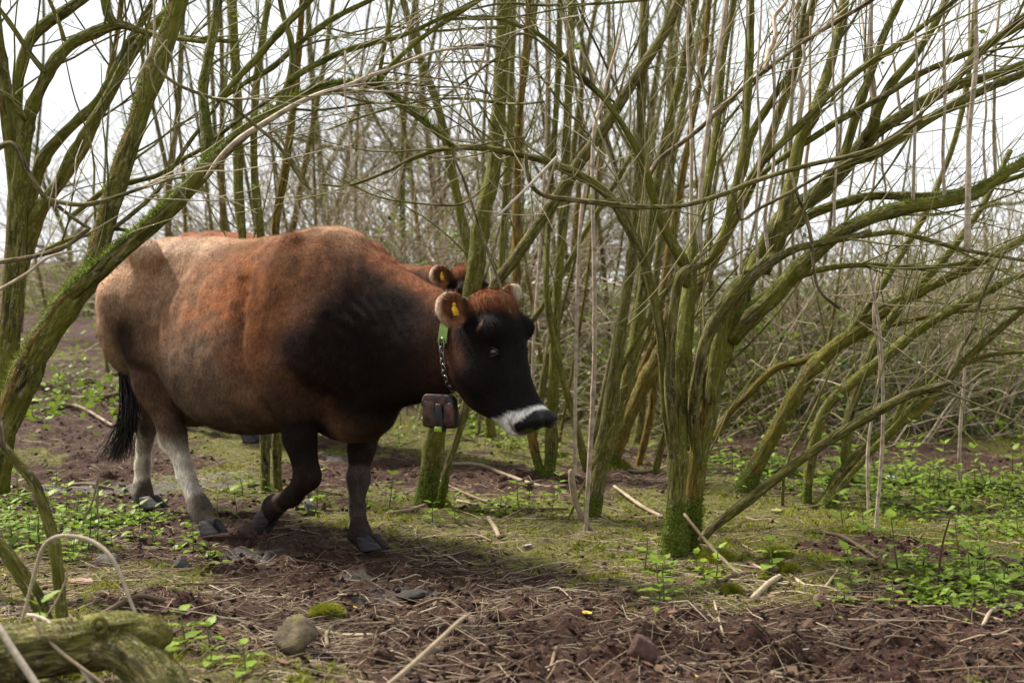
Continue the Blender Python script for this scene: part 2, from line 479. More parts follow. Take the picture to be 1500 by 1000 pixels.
for _px, _py, _w in [(120, 718, .16), (220, 715, .16), (310, 700, .16), (320, 712, .14), (505, 672, .14), (585, 868, .07), (520, 850, .08), (610, 872, .06), (380, 815, .1), (545, 880, .06)]:
    _g = ghit(_px, _py); WETP.append((_g[0], _g[1], _w))
def WET(x, y):
    r = np.zeros_like(x)
    for a, b, w in WETP:
        r = np.maximum(r, np.exp(-((x - a) ** 2 / (w * 1.6) ** 2 + (y - b) ** 2 / w ** 2)))
    return r
ground = make_ground()

# far low hills on the skyline
def make_hills():
    mb = MB()
    xs = np.linspace(-420, 420, 120)
    rows = []
    for k, (yy, zz) in enumerate([(420, -2), (440, 2.0), (480, 5.0), (520, 4.0), (560, -3)]):
        h = zz * (1 + 0.35 * fbm(np.stack([xs * 0.012, np.zeros_like(xs) + k * .1, xs * 0], 1), 3, 4)) if zz > 0 else np.full_like(xs, zz)
        rows.append(np.stack([xs, np.full_like(xs, yy), h], 1))
    v = np.concatenate(rows); n = len(xs)
    i = np.arange(len(rows) - 1)[:, None] * n; j = np.arange(n - 1)[None]
    mb.add(v, np.stack([i + j, i + j + 1, i + n + j + 1, i + n + j], 2).reshape(-1, 4))
    m, nt, b = mat("far_hill")
    g = nt.nodes.new("ShaderNodeNewGeometry").outputs["Position"]
    c = ramp(nt, noise(nt, g, 0.03, 4), [(0.35, (0.10, 0.13, 0.10)), (0.65, (0.22, 0.24, 0.18))])
    nt.links.new(c, b.inputs["Base Color"]); b.inputs["Roughness"].default_value = 1.0
    o = mb.build("hills", m); o["kind"] = "structure"
make_hills()
# ------------------------------------------------------------------ cow
COW_A = math.radians(41)
COW_O = np.array([-1.10, 6.10, 0.0])
CF = np.array([math.cos(COW_A), -math.sin(COW_A), 0]); CL = np.array([math.sin(COW_A), math.cos(COW_A), 0])
def to_loc(w):
    w = np.asarray(w, float) - COW_O
    return np.stack([w @ CF, w @ CL, w[..., 2]], -1)
def L(px, py, yl):
    """cow-frame point seen at a pixel, on the sagittal plane y = yl"""
    r = ray(px, py)
    Y = (yl + COW_O @ CL - CAM @ CL) / (r @ CL)
    return to_loc(CAM + r * Y)

class Field:
    def __init__(s, lo, hi, h):
        s.h = h; s.lo = np.array(lo, float)
        s.n = np.ceil((np.array(hi) - s.lo) / h).astype(int) + 1
        s.ax = [s.lo[k] + np.arange(s.n[k]) * h for k in range(3)]
        s.F = np.full(tuple(s.n), 1.0, np.float32)
    def sub(s, lo, hi):
        sl = []
        for k in range(3):
            a = int(np.clip(math.floor((lo[k] - s.lo[k]) / s.h), 0, s.n[k] - 1)); b = int(np.clip(math.ceil((hi[k] - s.lo[k]) / s.h) + 1, a + 1, s.n[k]))
            sl.append(slice(a, b))
        X = np.meshgrid(s.ax[0][sl[0]], s.ax[1][sl[1]], s.ax[2][sl[2]], indexing='ij')
        return tuple(sl), X
    def union(s, lo, hi, fn, k):
        pad = k * 1.5 + 0.03
        sl, X = s.sub(np.array(lo) - pad, np.array(hi) + pad)
        d = fn(*X); a = s.F[sl]
        hh = np.clip(0.5 + 0.5 * (a - d) / k, 0, 1)
        s.F[sl] = a * (1 - hh) + d * hh - k * hh * (1 - hh)
    def carve(s, lo, hi, fn, k):
        sl, X = s.sub(np.array(lo) - k, np.array(hi) + k)
        d = -fn(*X); a = s.F[sl]
        hh = np.clip(0.5 - 0.5 * (a - d) / k, 0, 1)
        s.F[sl] = a * (1 - hh) + d * hh + k * hh * (1 - hh)
    def ell(s, c, r, k=0.05, R=None, carve=False):
        c = np.array(c, float); r = np.array(r, float)
        R = np.eye(3) if R is None else np.asarray(R, float)      # rows = ellipsoid axes
        ext = np.sqrt(((R * r[:, None]) ** 2).sum(0))
        def fn(x, y, z):
            dx, dy, dz = x - c[0], y - c[1], z - c[2]
            q = [(R[i, 0] * dx + R[i, 1] * dy + R[i, 2] * dz) for i in range(3)]
            k0 = np.sqrt(sum((q[i] / r[i]) ** 2 for i in range(3))) + 1e-9
            k1 = np.sqrt(sum((q[i] / r[i] ** 2) ** 2 for i in range(3))) + 1e-9
            return k0 * (k0 - 1) / k1
        (s.carve if carve else s.union)(c - ext, c + ext, fn, k)
    def limb(s, pts, rad, k=0.04, ysq=1.0):
        """chain of round cones; ysq flattens across y"""
        for a, b, ra, rb in zip(pts[:-1], pts[1:], rad[:-1], rad[1:]):
            a = np.array(a, float); b = np.array(b, float); R = max(ra, rb)
            def fn(x, y, z, a=a, b=b, ra=ra, rb=rb):
                ba = b - a; L2 = ba @ ba
                t = np.clip(((x - a[0]) * ba[0] + (y - a[1]) * ba[1] + (z - a[2]) * ba[2]) / L2, 0, 1)
                t2 = t * t * (3 - 2 * t)
                return np.sqrt((x - a[0] - t * ba[0]) ** 2 + ((y - a[1] - t * ba[1]) / ysq) ** 2 + (z - a[2] - t * ba[2]) ** 2) - (ra + (rb - ra) * t2)
            s.union(np.minimum(a, b) - R, np.maximum(a, b) + R, fn, k)
    def loft(s, origin, u, v, st, k=0.04, pw=2.2, ends=0.03, pear=0.0):
        """cross sections (s, v_top, v_bottom, halfwidth) along u; v is 'up' of the section, y is lateral"""
        origin = np.array(origin, float); u = np.array(u, float); v = np.array(v, float)
        st = np.array(st, float)
        corners = []
        for a in st:
            for vv in (a[1], a[2]):
                for yy in (-a[3], a[3]): corners.append(origin + u * a[0] + v * vv + np.array([0, yy, 0]))
        corners = np.array(corners)
        def cub(t, col):
            # smooth (pchip-like) interpolation
            xs, ys = st[:, 0], st[:, col]
            dxs = np.diff(xs); sl = np.diff(ys) / dxs
            m = np.concatenate([[sl[0]], (sl[1:] * dxs[:-1] + sl[:-1] * dxs[1:]) / (dxs[1:] + dxs[:-1]), [sl[-1]]])
            i = np.clip(np.searchsorted(xs, t) - 1, 0, len(xs) - 2)
            hh = dxs[i]; tt = np.clip((t - xs[i]) / hh, 0, 1)
            return ((2 * tt**3 - 3 * tt**2 + 1) * ys[i] + (tt**3 - 2 * tt**2 + tt) * hh * m[i] + (-2 * tt**3 + 3 * tt**2) * ys[i + 1] + (tt**3 - tt**2) * hh * m[i + 1])
        def fn(x, y, z):
            dx, dz = x - origin[0], z - origin[2]; dy = y - origin[1]
            t = dx * u[0] + dz * u[2]; w = dx * v[0] + dz * v[2]
            tc = np.clip(t, st[0, 0], st[-1, 0])
            top, bot, hw = cub(tc, 1), cub(tc, 2), cub(tc, 3)
            c, hh = (top + bot) / 2, (top - bot) / 2
            if pear: hw = hw * (1 - pear * np.clip((w - c) / hh + 0.15, -0.25, 1.0))
            f = (np.abs((w - c) / hh) ** pw + np.abs(dy / hw) ** pw) ** (1 / pw)
            rr = np.hypot((w - c), dy) + 1e-6
            d = rr * (1 - 1 / np.maximum(f, 1e-4))
            d = np.where(f < 0.2, -np.minimum(hh, hw) * 0.8, d)
            e = np.abs(t - tc)
            return np.where(e > 0, np.sqrt(np.maximum(d, 0) ** 2 + e ** 2) + np.minimum(d, 0) * 0 , d)
        s.union(corners.min(0), corners.max(0), fn, k)
    def nets(s):
        F = s.F; h = s.h
        ins = F < 0
        c = [ins[i:F.shape[0] - 1 + i, j:F.shape[1] - 1 + j, k:F.shape[2] - 1 + k] for i in (0, 1) for j in (0, 1) for k in (0, 1)]
        cnt = sum(a.astype(np.int8) for a in c)
        act = np.argwhere((cnt > 0) & (cnt < 8))
        idx = np.full(tuple(np.array(F.shape) - 1), -1, np.int64); idx[tuple(act.T)] = np.arange(len(act))
        acc = np.zeros((len(act), 3)); num = np.zeros(len(act))
        off = [(i, j, k) for i in (0, 1) for j in (0, 1) for k in (0, 1)]
        for a in range(8):
            for b in range(a + 1, 8):
                if sum(abs(off[a][q] - off[b][q]) for q in range(3)) != 1: continue
                fa = F[tuple((act + off[a]).T)].astype(float); fb = F[tuple((act + off[b]).T)].astype(float)
                cr = (fa < 0) != (fb < 0)
                t = np.where(cr, fa / (fa - fb + 1e-30), 0)
                p = np.array(off[a]) + t[:, None] * (np.array(off[b]) - np.array(off[a]))
                acc += np.where(cr[:, None], p, 0); num += cr
        V = s.lo + (act + acc / num[:, None]) * h
        Q = []
        for ax in range(3):
            sh = [slice(1, -1)] * 3; sh[ax] = slice(0, -1)
            lo_ = ins[tuple(sh)]
            sh2 = list(sh); sh2[ax] = slice(1, None)
            hi_ = ins[tuple(sh2)]
            e = np.argwhere(lo_ != hi_)
            flip = lo_[tuple(e.T)]
            base = e + 1; base[:, ax] -= 1
            b, cx = (ax + 1) % 3, (ax + 2) % 3
            o = []
            for db, dc in ((-1, -1), (0, -1), (0, 0), (-1, 0)):
                p = base.copy(); p[:, b] += db; p[:, cx] += dc
                o.append(idx[tuple(p.T)])
            q = np.stack(o, 1)
            q[~flip] = q[~flip][:, ::-1]
            Q.append(q)
        return V, np.concatenate(Q)

# --- key points -----------------------------------------------------
POLL = np.array([1.33, 0, 1.045]); U_H = np.array([0.478, 0, -0.879]); V_H = np.array([0.879, 0, 0.478])
def H(s, v, y): return POLL + U_H * s + V_H * v + np.array([0, y, 0])
RHJ = [L(200, 440, -.19), L(224, 558, -.18), L(253, 634, -.16), L(272, 695, -.145), L(293, 745, -.135), L(304, 766, -.13)]
LHJ = [L(205, 450, .17), L(208, 560, .16), L(214, 618, .14), L(209, 680, .13), L(208, 722, .12), L(216, 738, .12)]
RFJ = [L(432, 490, -.17), L(432, 570, -.19), L(439, 640, -.18), L(451, 698, -.165), L(428, 727, -.155), L(401, 741, -.15), L(395, 753, -.15)]
LFJ = [L(535, 560, .16), L(541, 610, .14), L(530, 655, .11), L(524, 700, .09), L(523, 745, .07), L(528, 782, .06), L(537, 797, .06)]

def build_cow_mesh():
    f = Field((-1.05, -0.5, -0.03), (1.72, 0.5, 1.50), 0.0105)
    # trunk of the body: (x, top, bottom, half width)
    f.loft((0, 0, 0), (1, 0, 0), (0, 0, 1), [
        (-0.88, 1.14, 1.00, 0.08), (-0.83, 1.235, 0.85, 0.165), (-0.72, 1.285, 0.74, 0.235), (-0.55, 1.30, 0.70, 0.265),
        (-0.38, 1.30, 0.60, 0.27), (-0.12, 1.285, 0.485, 0.305), (0.14, 1.285, 0.475, 0.315), (0.34, 1.31, 0.50, 0.295),
        (0.50, 1.325, 0.52, 0.25), (0.66, 1.27, 0.55, 0.20), (0.80, 1.15, 0.60, 0.15), (0.88, 1.05, 0.68, 0.09)], k=0.03, pw=2.15, pear=0.30)
    # hips, thighs
    for sg in (-1, 1):
        f.ell((-0.46, sg * 0.245, 1.225), (0.065, 0.055, 0.045), 0.05)
        f.limb([(-0.46, sg * 0.235, 1.21), (-0.49, sg * 0.25, 1.02), (-0.45, sg * 0.24, 0.80)], [0.05, 0.06, 0.075], 0.06)
        f.limb([(-0.46, sg * 0.225, 1.23), (-0.68, sg * 0.17, 1.21), (-0.83, sg * 0.12, 1.13)], [0.045, 0.045, 0.05], 0.05)
        f.ell((-0.84, sg * 0.13, 1.10), (0.06, 0.05, 0.06), 0.07)
        f.ell((-0.66, sg * 0.175, 0.98), (0.21, 0.125, 0.30), 0.06)
        f.ell((0.47, sg * 0.165, 0.99), (0.13, 0.085, 0.25), 0.09, R=[[0.94, 0, 0.34], [0, 1, 0], [-0.34, 0, 0.94]])
        f.ell((0.04, sg * 0.125, 0.72), (0.44, 0.18, 0.245), 0.10)
        f.limb([(0.62, sg * 0.20, 0.80), (0.50, sg * 0.215, 0.76), (0.36, sg * 0.20, 0.72)], [0.085, 0.085, 0.07], 0.05)
        f.limb([(0.38, sg * 0.125, 1.25), (0.44, sg * 0.20, 1.02), (0.58, sg * 0.215, 0.84)], [0.04, 0.055, 0.07], 0.04)
        f.ell((0.60, sg * 0.15, 0.86), (0.16, 0.11, 0.18), 0.07)
    f.ell((0.60, 0, 0.60), (0.23, 0.14, 0.15), 0.06)          # brisket
    f.ell((-0.45, 0, 0.56), (0.17, 0.13, 0.11), 0.06)         # udder
    # neck
    n0, n1 = np.array([0.52, 0, 0.98]), np.array([1.30, 0, 0.90])
    u = (n1 - n0) / np.linalg.norm(n1 - n0); v = np.array([-u[2], 0, u[0]])
    f.loft(n0, u, v, [(0.0, 0.32, -0.36, 0.20), (0.2, 0.245, -0.36, 0.17), (0.42, 0.175, -0.325, 0.135), (0.6, 0.135, -0.265, 0.112), (0.74, 0.105, -0.19, 0.095)], k=0.06, pw=2.1)
    # head
    f.loft(POLL, U_H, V_H, [
        (-0.012, 0.015, -0.075, 0.055), (0.04, 0.052, -0.135, 0.085), (0.10, 0.072, -0.20, 0.105), (0.17, 0.078, -0.245, 0.110), (0.235, 0.064, -0.275, 0.100),
        (0.30, 0.048, -0.270, 0.084), (0.36, 0.038, -0.240, 0.072), (0.41, 0.036, -0.192, 0.067), (0.455, 0.040, -0.148, 0.068), (0.50, 0.046, -0.120, 0.070), (0.528, 0.042, -0.095, 0.063)], k=0.05, pw=2.3)
    f.ell(H(0.045, 0.03, 0), (0.06, 0.075, 0.035), 0.05)                       # poll tuft
    for sg in (-1, 1):
        f.ell(H(0.155, 0.035, sg * 0.092), (0.05, 0.03, 0.045), 0.035)        # brow
        f.ell(H(0.25, -0.13, sg * 0.075), (0.10, 0.03, 0.075), 0.04)          # cheek
        f.ell(H(0.522, 0.026, sg * 0.040), (0.032, 0.03, 0.032), 0.02)        # nostril wing
        f.ell(H(0.548, 0.036, sg * 0.046), (0.018, 0.018, 0.015), 0.008, carve=True)
    f.ell(H(0.495, -0.098, 0), (0.045, 0.042, 0.028), 0.02)                   # chin
    f.ell(H(0.522, -0.068, -0.06), (0.045, 0.022, 0.0055), 0.006, carve=True, R=[U_H, [0, 1, 0], V_H])   # mouth line
    f.ell(H(0.522, -0.068, 0.06), (0.045, 0.022, 0.0055), 0.006, carve=True, R=[U_H, [0, 1, 0], V_H])
    # ears
    for sg, lift in ((-1, 0.02), (1, 0.45)):
        base = H(0.035, -0.045, sg * 0.078)
        ax = np.array([0.12 if sg < 0 else -0.10, sg * math.cos(lift), math.sin(lift)]); ax /= np.linalg.norm(ax)
        fw = np.array([0.88, sg * 0.30, 0.15]) if sg < 0 else np.array([0.9, 0.1, 0.1])
        fw = fw - ax * (fw @ ax); fw /= np.linalg.norm(fw)
        up = np.cross(ax, fw)
        c = base + ax * 0.092
        f.limb([base - ax * 0.03, base + ax * 0.03], [0.032, 0.03], 0.02)
        f.ell(c, (0.092, 0.036, 0.066 if sg < 0 else 0.048), 0.018, R=[ax, fw, up])
        f.ell(c + fw * 0.030 + ax * 0.004, (0.078, 0.038, 0.052), 0.010, R=[ax, fw, up], carve=True)
    # legs
    f.limb(RHJ, [0.165, 0.082, 0.055, 0.036, 0.045, 0.041], 0.035)
    f.ell(L(240, 645, -.16), (0.03, 0.028, 0.05), 0.03)
    f.limb(LHJ, [0.165, 0.078, 0.053, 0.036, 0.045, 0.041], 0.035)
    f.limb(RFJ, [0.10, 0.096, 0.063, 0.050, 0.037, 0.042, 0.037], 0.03)
    for J in (RHJ, LHJ):
        hk = np.array(J[2]); f.limb([hk + [-0.035, 0, 0.06], hk + [-0.045, 0, 0.02], hk + [-0.025, 0, -0.08]], [0.022, 0.026, 0.02], 0.03)
    for J in (RHJ, LHJ, LFJ):
        for sg in (-1, 1): f.ell(np.array(J[-2]) + [-0.045, sg * 0.018, -0.01], (0.016, 0.012, 0.02), 0.012)
    f.ell(np.array(LFJ[3]) + [0.015, 0, 0.0], (0.032, 0.038, 0.042), 0.02)
    f.limb(LFJ, [0.105, 0.078, 0.053, 0.043, 0.031, 0.040, 0.038], 0.03)
    # tail
    tl = [(-0.80, 0.0, 1.25), (-0.90, 0.0, 1.16), (-0.935, 0.0, 0.98), (-0.94, -0.01, 0.80), (-0.955, -0.02, 0.62)]
    f.limb(tl, [0.042, 0.034, 0.026, 0.021, 0.018], 0.02)
    V, Q = f.nets()
    return V, Q

def normals(V, Q):
    n = np.cross(V[Q[:, 2]] - V[Q[:, 0]], V[Q[:, 3]] - V[Q[:, 1]])
    N = np.zeros_like(V)
    for k in range(4): np.add.at(N, Q[:, k], n)
    return N / (np.linalg.norm(N, axis=1)[:, None] + 1e-12)
def smooth(V, Q, it, lam=0.5, w=None):
    E = np.concatenate([Q[:, [0, 1]], Q[:, [1, 2]], Q[:, [2, 3]], Q[:, [3, 0]]])
    for _ in range(it):
        S = np.zeros_like(V); c = np.zeros(len(V))
        np.add.at(S, E[:, 0], V[E[:, 1]]); np.add.at(c, E[:, 0], 1)
        np.add.at(S, E[:, 1], V[E[:, 0]]); np.add.at(c, E[:, 1], 1)
        d = S / c[:, None] - V
        V = V + d * (lam if w is None else (lam * w)[:, None])
    return V

def seg_d(p, a, b):
    a = np.asarray(a); b = np.asarray(b); ba = b - a
    t = np.clip(((p - a) @ ba) / (ba @ ba), 0, 1)
    return np.linalg.norm(p - a - t[:, None] * ba, axis=1), t
def coat_color(V):
    """coat colour by place on the animal: pigment, with some light and shade painted in"""
    x, y, z = V.T
    n = fbm(V * 6.0, 3, 51); n2 = fbm(V * np.array([18, 18, 30]), 3, 52)
    C = np.zeros((len(V), 3))
    def put(col, w):
        nonlocal C
        w = np.clip(w, 0, 1)[:, None]; C = C * (1 - w) + np.array(col) * w
    put((0.165, 0.075, 0.037), np.ones(len(V)))
    og = np.exp(-(((x - 0.20) / 0.36) ** 2 + ((z - 1.02) / 0.26) ** 2))
    put((0.250, 0.090, 0.034), og * (0.75 + 0.5 * n + 0.35 * n2))                                            # red-brown
    put((0.135, 0.088, 0.060), sstep(1.08, 0.70, z + 0.10 * n + 0.04 * n2) * sstep(0.50, 0.10, x + .05 * n) * 0.95)   # duller flank
    put((0.40, 0.245, 0.155), sstep(0.22, -0.52, x + 0.16 * n + 0.05 * n2 - 0.5 * (z - 1.1)) * sstep(0.66, 1.12, z + 0.08 * n))   # fawn rump
    put((0.52, 0.38, 0.275), sstep(0.05, -0.35, x) * sstep(1.18, 1.28, z + 0.02 * n) * 0.85)  # paler hip top: fawn coat with sky light painted into it
    put((0.42, 0.27, 0.18), sstep(-0.80, -0.9, x) * sstep(0.6, 0.9, z) * 0.8)
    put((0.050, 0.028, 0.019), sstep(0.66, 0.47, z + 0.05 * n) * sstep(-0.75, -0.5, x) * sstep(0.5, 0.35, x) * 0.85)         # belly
    put((0.030, 0.018, 0.012), np.exp(-(((x + 0.50) / 0.10) ** 2 + ((z - 0.83) / 0.17) ** 2)) * 1.2 * sstep(0.05, -0.05, y + 0.0 * x) )   # flank fold: darker coat plus the fold's shade, painted in
    put((0.44, 0.27, 0.165), sstep(0.11, 0.03, np.abs(y)) * sstep(0.0, 0.03, z - 1.245 + 0.55 * np.clip(x - 0.55, 0, 1)) * sstep(1.15, 0.9, x) * 0.75)  # sunlit topline, painted as a fawn strip along the spine
    put((0.30, 0.13, 0.06), np.exp(-((x - 0.18) / 0.2) ** 2) * sstep(1.12, 1.26, z) * 0.6)
    # dark fore-quarter: dark coat with some of its shade painted in
    q = x - 0.07 + 0.08 * n + 0.40 * np.clip(1.04 - z, -0.3, 0.20) - 0.10 * sstep(0.75, 0.5, z)
    dk = sstep(0.36, 0.74, q + 0.06 * n2 + 0.04 * n) * sstep(1.32, 1.16, z + 0.03 * sstep(0.7, 1.2, x))
    put((0.045, 0.021, 0.014), dk)
    put((0.010, 0.0055, 0.0045), dk * sstep(1.22, 0.98, z + 0.05 * n + 0.04 * n2) * sstep(0.40, 0.62, q))
    put((0.085, 0.036, 0.021), sstep(0.98, 1.20, x) * sstep(1.30, 1.20, x - 0.1) * 0.40)        # warmer neck end
    put((0.20, 0.075, 0.032), sstep(0.55, 0.8, x) * sstep(0.04, -0.02, np.abs(y) - 0.055) * sstep(1.0, 1.1, z + 0.25 * (x - 0.6)) * 0.9)   # red crest
    put((0.26, 0.14, 0.075), np.exp(-(((x - 0.52) / 0.16) ** 2 + ((z - 0.50) / 0.07) ** 2)) * 0.8)   # tan brisket
    # head
    d = V - POLL
    s, v = d @ U_H, d @ V_H
    hd = sstep(1.18, 1.26, x - 0.25 * (1.0 - z) * 0 ) * (s > -0.2)
    face = sstep(0.045, 0.10, s + 0.03 * n) * sstep(-0.155, -0.09, v + 0.02 * n - 0.05 * s)
    put((0.085, 0.036, 0.020), hd * 0.6)
    put((0.0065, 0.0045, 0.0045), hd * face)
    put((0.0065, 0.0045, 0.0045), hd * sstep(0.18, 0.26, s + 0.02 * n) * sstep(-0.27, -0.16, v))
    put((0.19, 0.065, 0.026), hd * sstep(0.135, 0.06, s + 0.035 * n + 0.02 * n2 + 0.25 * np.abs(y)) * sstep(-0.05, 0.0, v) * sstep(0.10, 0.085, np.abs(y)))          # poll tuft
    put((0.62, 0.58, 0.53), hd * np.exp(-((s + 0.02) / 0.022) ** 2 - ((v + 0.07) / 0.03) ** 2) * 0.8)
    ring = sstep(0.464, 0.477, s + 0.004 * n2 + 0.22 * np.clip(0.03 - v, 0, 0.2))
    put((0.80, 0.77, 0.73), hd * ring)
    nose = sstep(0.484, 0.491, s + 0.003 * n2 - 0.35 * np.clip(np.abs(y) - 0.045, 0, 0.05)) * sstep(-0.064, -0.050, v + 0.25 * np.clip(s - 0.50, 0, 0.06))
    put((0.005, 0.005, 0.006), hd * nose)
    put((0.10, 0.07, 0.06), hd * sstep(0.012, 0.004, np.abs(v + 0.068)) * sstep(0.47, 0.50, s) * 0.9)
    # ears
    for sg, lift in ((-1, 0.02), (1, 0.45)):
        base = H(0.035, -0.045, sg * 0.078)
        ax = np.array([0.12 if sg < 0 else -0.10, sg * math.cos(lift), math.sin(lift)]); ax /= np.linalg.norm(ax)
        e = (V - base) @ ax
        ear = sstep(0.02, 0.05, e) * (np.linalg.norm(V - base - ax * 0.09, axis=1) < 0.12) * sstep(0.108, 0.125, np.abs(y))
        put((0.23, 0.095, 0.045), ear)
        fw = np.array([0.88, sg * 0.30, 0.15]); fw -= ax * (fw @ ax); fw /= np.linalg.norm(fw)
        rel = V - base - ax * 0.092; upx = np.cross(ax, fw)
        rr = np.sqrt(((rel @ ax) / 0.092) ** 2 + ((rel @ upx) / 0.066) ** 2)
        put((0.60, 0.45, 0.34), ear * sstep(0.86, 0.97, rr) * sstep(0.02, 0.06, e) * 0.9)
        put((0.10, 0.035, 0.018), ear * sstep(0.75, 0.3, rr) * sstep(-0.012, 0.0, rel @ fw) * 0.8)
        if sg > 0: put((0.62, 0.55, 0.45), ear * sstep(0.12, 0.165, e))
    # legs
    def leg(J, a, b, col, wd, i0=0.0, i1=1.0, amt=1.0):
        dd = np.full(len(V), 9.0)
        for p, q_ in zip(J[a:b], J[a + 1:b + 1]):
            di, _ = seg_d(V, p, q_); dd = np.minimum(dd, di)
        put(col, sstep(wd * 1.35, wd * 1.0, dd) * amt)
    low = sstep(0.60, 0.50, z)
    for J in (RHJ, LHJ):
        leg(J, 1, 2, (0.115, 0.066, 0.042), 0.11)
        leg(J, 2, 4, (0.76, 0.67, 0.57), 0.085, amt=sstep(-0.02, 0.10, J[2][2] - z + 0.8 * np.clip(J[2][0] - x, 0, 0.08) + 0.02 * n))
        lo = J[3][2]
        leg(J, 4, 5, (0.075, 0.058, 0.048), 0.060, amt=0.8)
    # dark front stripe on hind cannons
    for J in (RHJ, LHJ):
        dd, t = seg_d(V, J[2], J[4]); fx = x - (J[2][0] + (J[4][0] - J[2][0]) * t)
        put((0.055, 0.038, 0.03), (dd < 0.08) * sstep(0.008, 0.034, fx + 0.012 * n) * (0.9 if J is LHJ else 0.55))
    leg(RFJ, 1, 2, (0.060, 0.030, 0.019), 0.105, amt=0.8)
    put((0.012, 0.007, 0.0055), np.exp(-((x - RFJ[2][0]) / 0.13) ** 2) * (y < 0) * sstep(RFJ[1][2] + 0.02, RFJ[2][2] + 0.02, z + 0.03 * n) * (seg_d(V, RFJ[1], RFJ[3])[0] < 0.14))
    leg(RFJ, 2, 3, (0.010, 0.006, 0.005), 0.09)
    leg(RFJ, 3, 4, (0.02, 0.012, 0.009), 0.06)
    dd, t = seg_d(V, RFJ[3], RFJ[5])
    put((0.55, 0.44, 0.35), (dd < 0.075) * sstep(0.45, 0.75, t) * sstep(-0.005, 0.02, z - (RFJ[3][2] + (RFJ[5][2] - RFJ[3][2]) * t)) * 0.9)  # pale cannon and pastern: highlight painted on the upper side
    leg(RFJ, 5, 6, (0.03, 0.02, 0.016), 0.055)
    leg(LFJ, 1, 3, (0.022, 0.013, 0.009), 0.075)
    leg(LFJ, 3, 5, (0.055, 0.042, 0.036), 0.062)
    for J, a, b in ((LFJ, 3, 5),):
        dd, t = seg_d(V, J[a], J[b]); fx = x - (J[a][0] + (J[b][0] - J[a][0]) * t)
        put((0.42, 0.35, 0.29), (dd < 0.075) * sstep(-0.005, -0.03, fx) * 0.8)  # rear edge of the cannon painted pale for the light falling on it
    leg(LFJ, 5, 6, (0.03, 0.022, 0.019), 0.06)
    # tail
    tdist, _ = seg_d(V, (-0.94, 0, 0.98), (-0.955, -0.02, 0.62))
    put((0.10, 0.06, 0.04), (tdist < 0.035) * 0.8)
    C = C * (1 + 0.26 * n2 + 0.14 * n + 0.16 * fbm(V * np.array([40, 40, 16]), 2, 53))[:, None]
    global NOSE_WET
    NOSE_WET = np.clip(nose * hd, 0, 1)
    return np.clip(C, 0.004, 0.8)

CV, CQ = build_cow_mesh()
CV = smooth(CV, CQ, 3)
CN = normals(CV, CQ)
_x, _y, _z = CV.T
# skin folds on the neck, ribs, shoulder-blade edge and flank hollow
_fold = np.sin((CV @ np.array([0.80, 0.0, 0.60])) * 150 + 3.0 * fbm(CV * 4.5, 2, 61)) * (0.5 + 0.5 * fbm(CV * 7, 2, 62))
_wn = sstep(0.60, 0.70, _x) * sstep(1.15, 1.02, _x) * sstep(0.72, 0.9, _z)
_rib = np.sin((_x + 0.35 * _z) * 62 + 1.5 * fbm(CV * 3, 2, 63)) * sstep(-0.38, -0.25, _x) * sstep(0.30, 0.18, _x) * sstep(0.55, 0.75, _z) * sstep(1.22, 1.08, _z)
_hol = -0.046 * np.exp(-(((_x + 0.33 - 0.3 * (_z - 1.12)) / 0.085) ** 2 + ((_z - 1.13) / 0.095) ** 2)) - 0.006 * np.exp(-(((_x + 0.36) / 0.06) ** 2 + ((_z - 0.86) / 0.16) ** 2)) - 0.034 * np.exp(-(((_x - 0.25 + 0.25 * (_z - 0.9)) / 0.045) ** 2)) * sstep(0.60, 0.7, _z) * sstep(1.2, 1.05, _z)
_hol = _hol - 0.0 * np.exp(-(((_x + 0.50 + 0.12 * (_z - 0.9)) / 0.04) ** 2)) * sstep(0.6, 0.75, _z) * sstep(1.15, 1.0, _z)
_hol = _hol * sstep(0.08, 0.14, np.abs(_y))
CV = CV + CN * (0.0048 * _wn * _fold + 0.0052 * _rib * (0.6 + 0.6 * fbm(CV * 2.7, 2, 66)) + _hol + 0.007 * fbm(CV * 8, 3, 64) * sstep(0.5, 0.7, _z) * sstep(1.2, 1.0, _x))[:, None]
CN = normals(CV, CQ)
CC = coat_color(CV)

def make_coatmat(name, red):
    m, nt, b = mat(name)
    c = attr(nt, "coat").outputs["Color"]
    tc = nt.nodes.new("ShaderNodeTexCoord").outputs["Object"]
    n1 = noise(nt, mapping(nt, tc, (120, 120, 45)), 1.0, 4, 0.7)
    n2 = noise(nt, mapping(nt, tc, (420, 420, 160)), 1.0, 2)
    k = ramp(nt, n1, [(0.3, (0.50, 0.48, 0.46)), (0.7, (1.42, 1.40, 1.38))])
    mm = nt.nodes.new("ShaderNodeMixRGB"); mm.blend_type = 'MULTIPLY'; mm.inputs[0].default_value = 1.0
    nt.links.new(c, mm.inputs[1]); nt.links.new(k, mm.inputs[2])
    out = mm.outputs[0]
    if red: out = mixc(nt, 0.7, out, (0.30, 0.075, 0.028))
    nt.links.new(out, b.inputs["Base Color"])
    al = nt.nodes["Attribute"].outputs["Alpha"]
    nt.links.new(ramp(nt, al, [(0.1, 0.40), (1.0, 0.75)]), b.inputs["Roughness"]); nt.links.new(ramp(nt, al, [(0.1, 0.20), (1.0, 0.10)]), b.inputs["Specular IOR Level"])
    bump(nt, b, math_(nt, 'ADD', n1, math_(nt, 'MULTIPLY', n2, 0.7)), 0.75, 0.008)
    return m
COAT = make_coatmat("cow_coat", False); HAIR = make_coatmat("cow_hair", False)


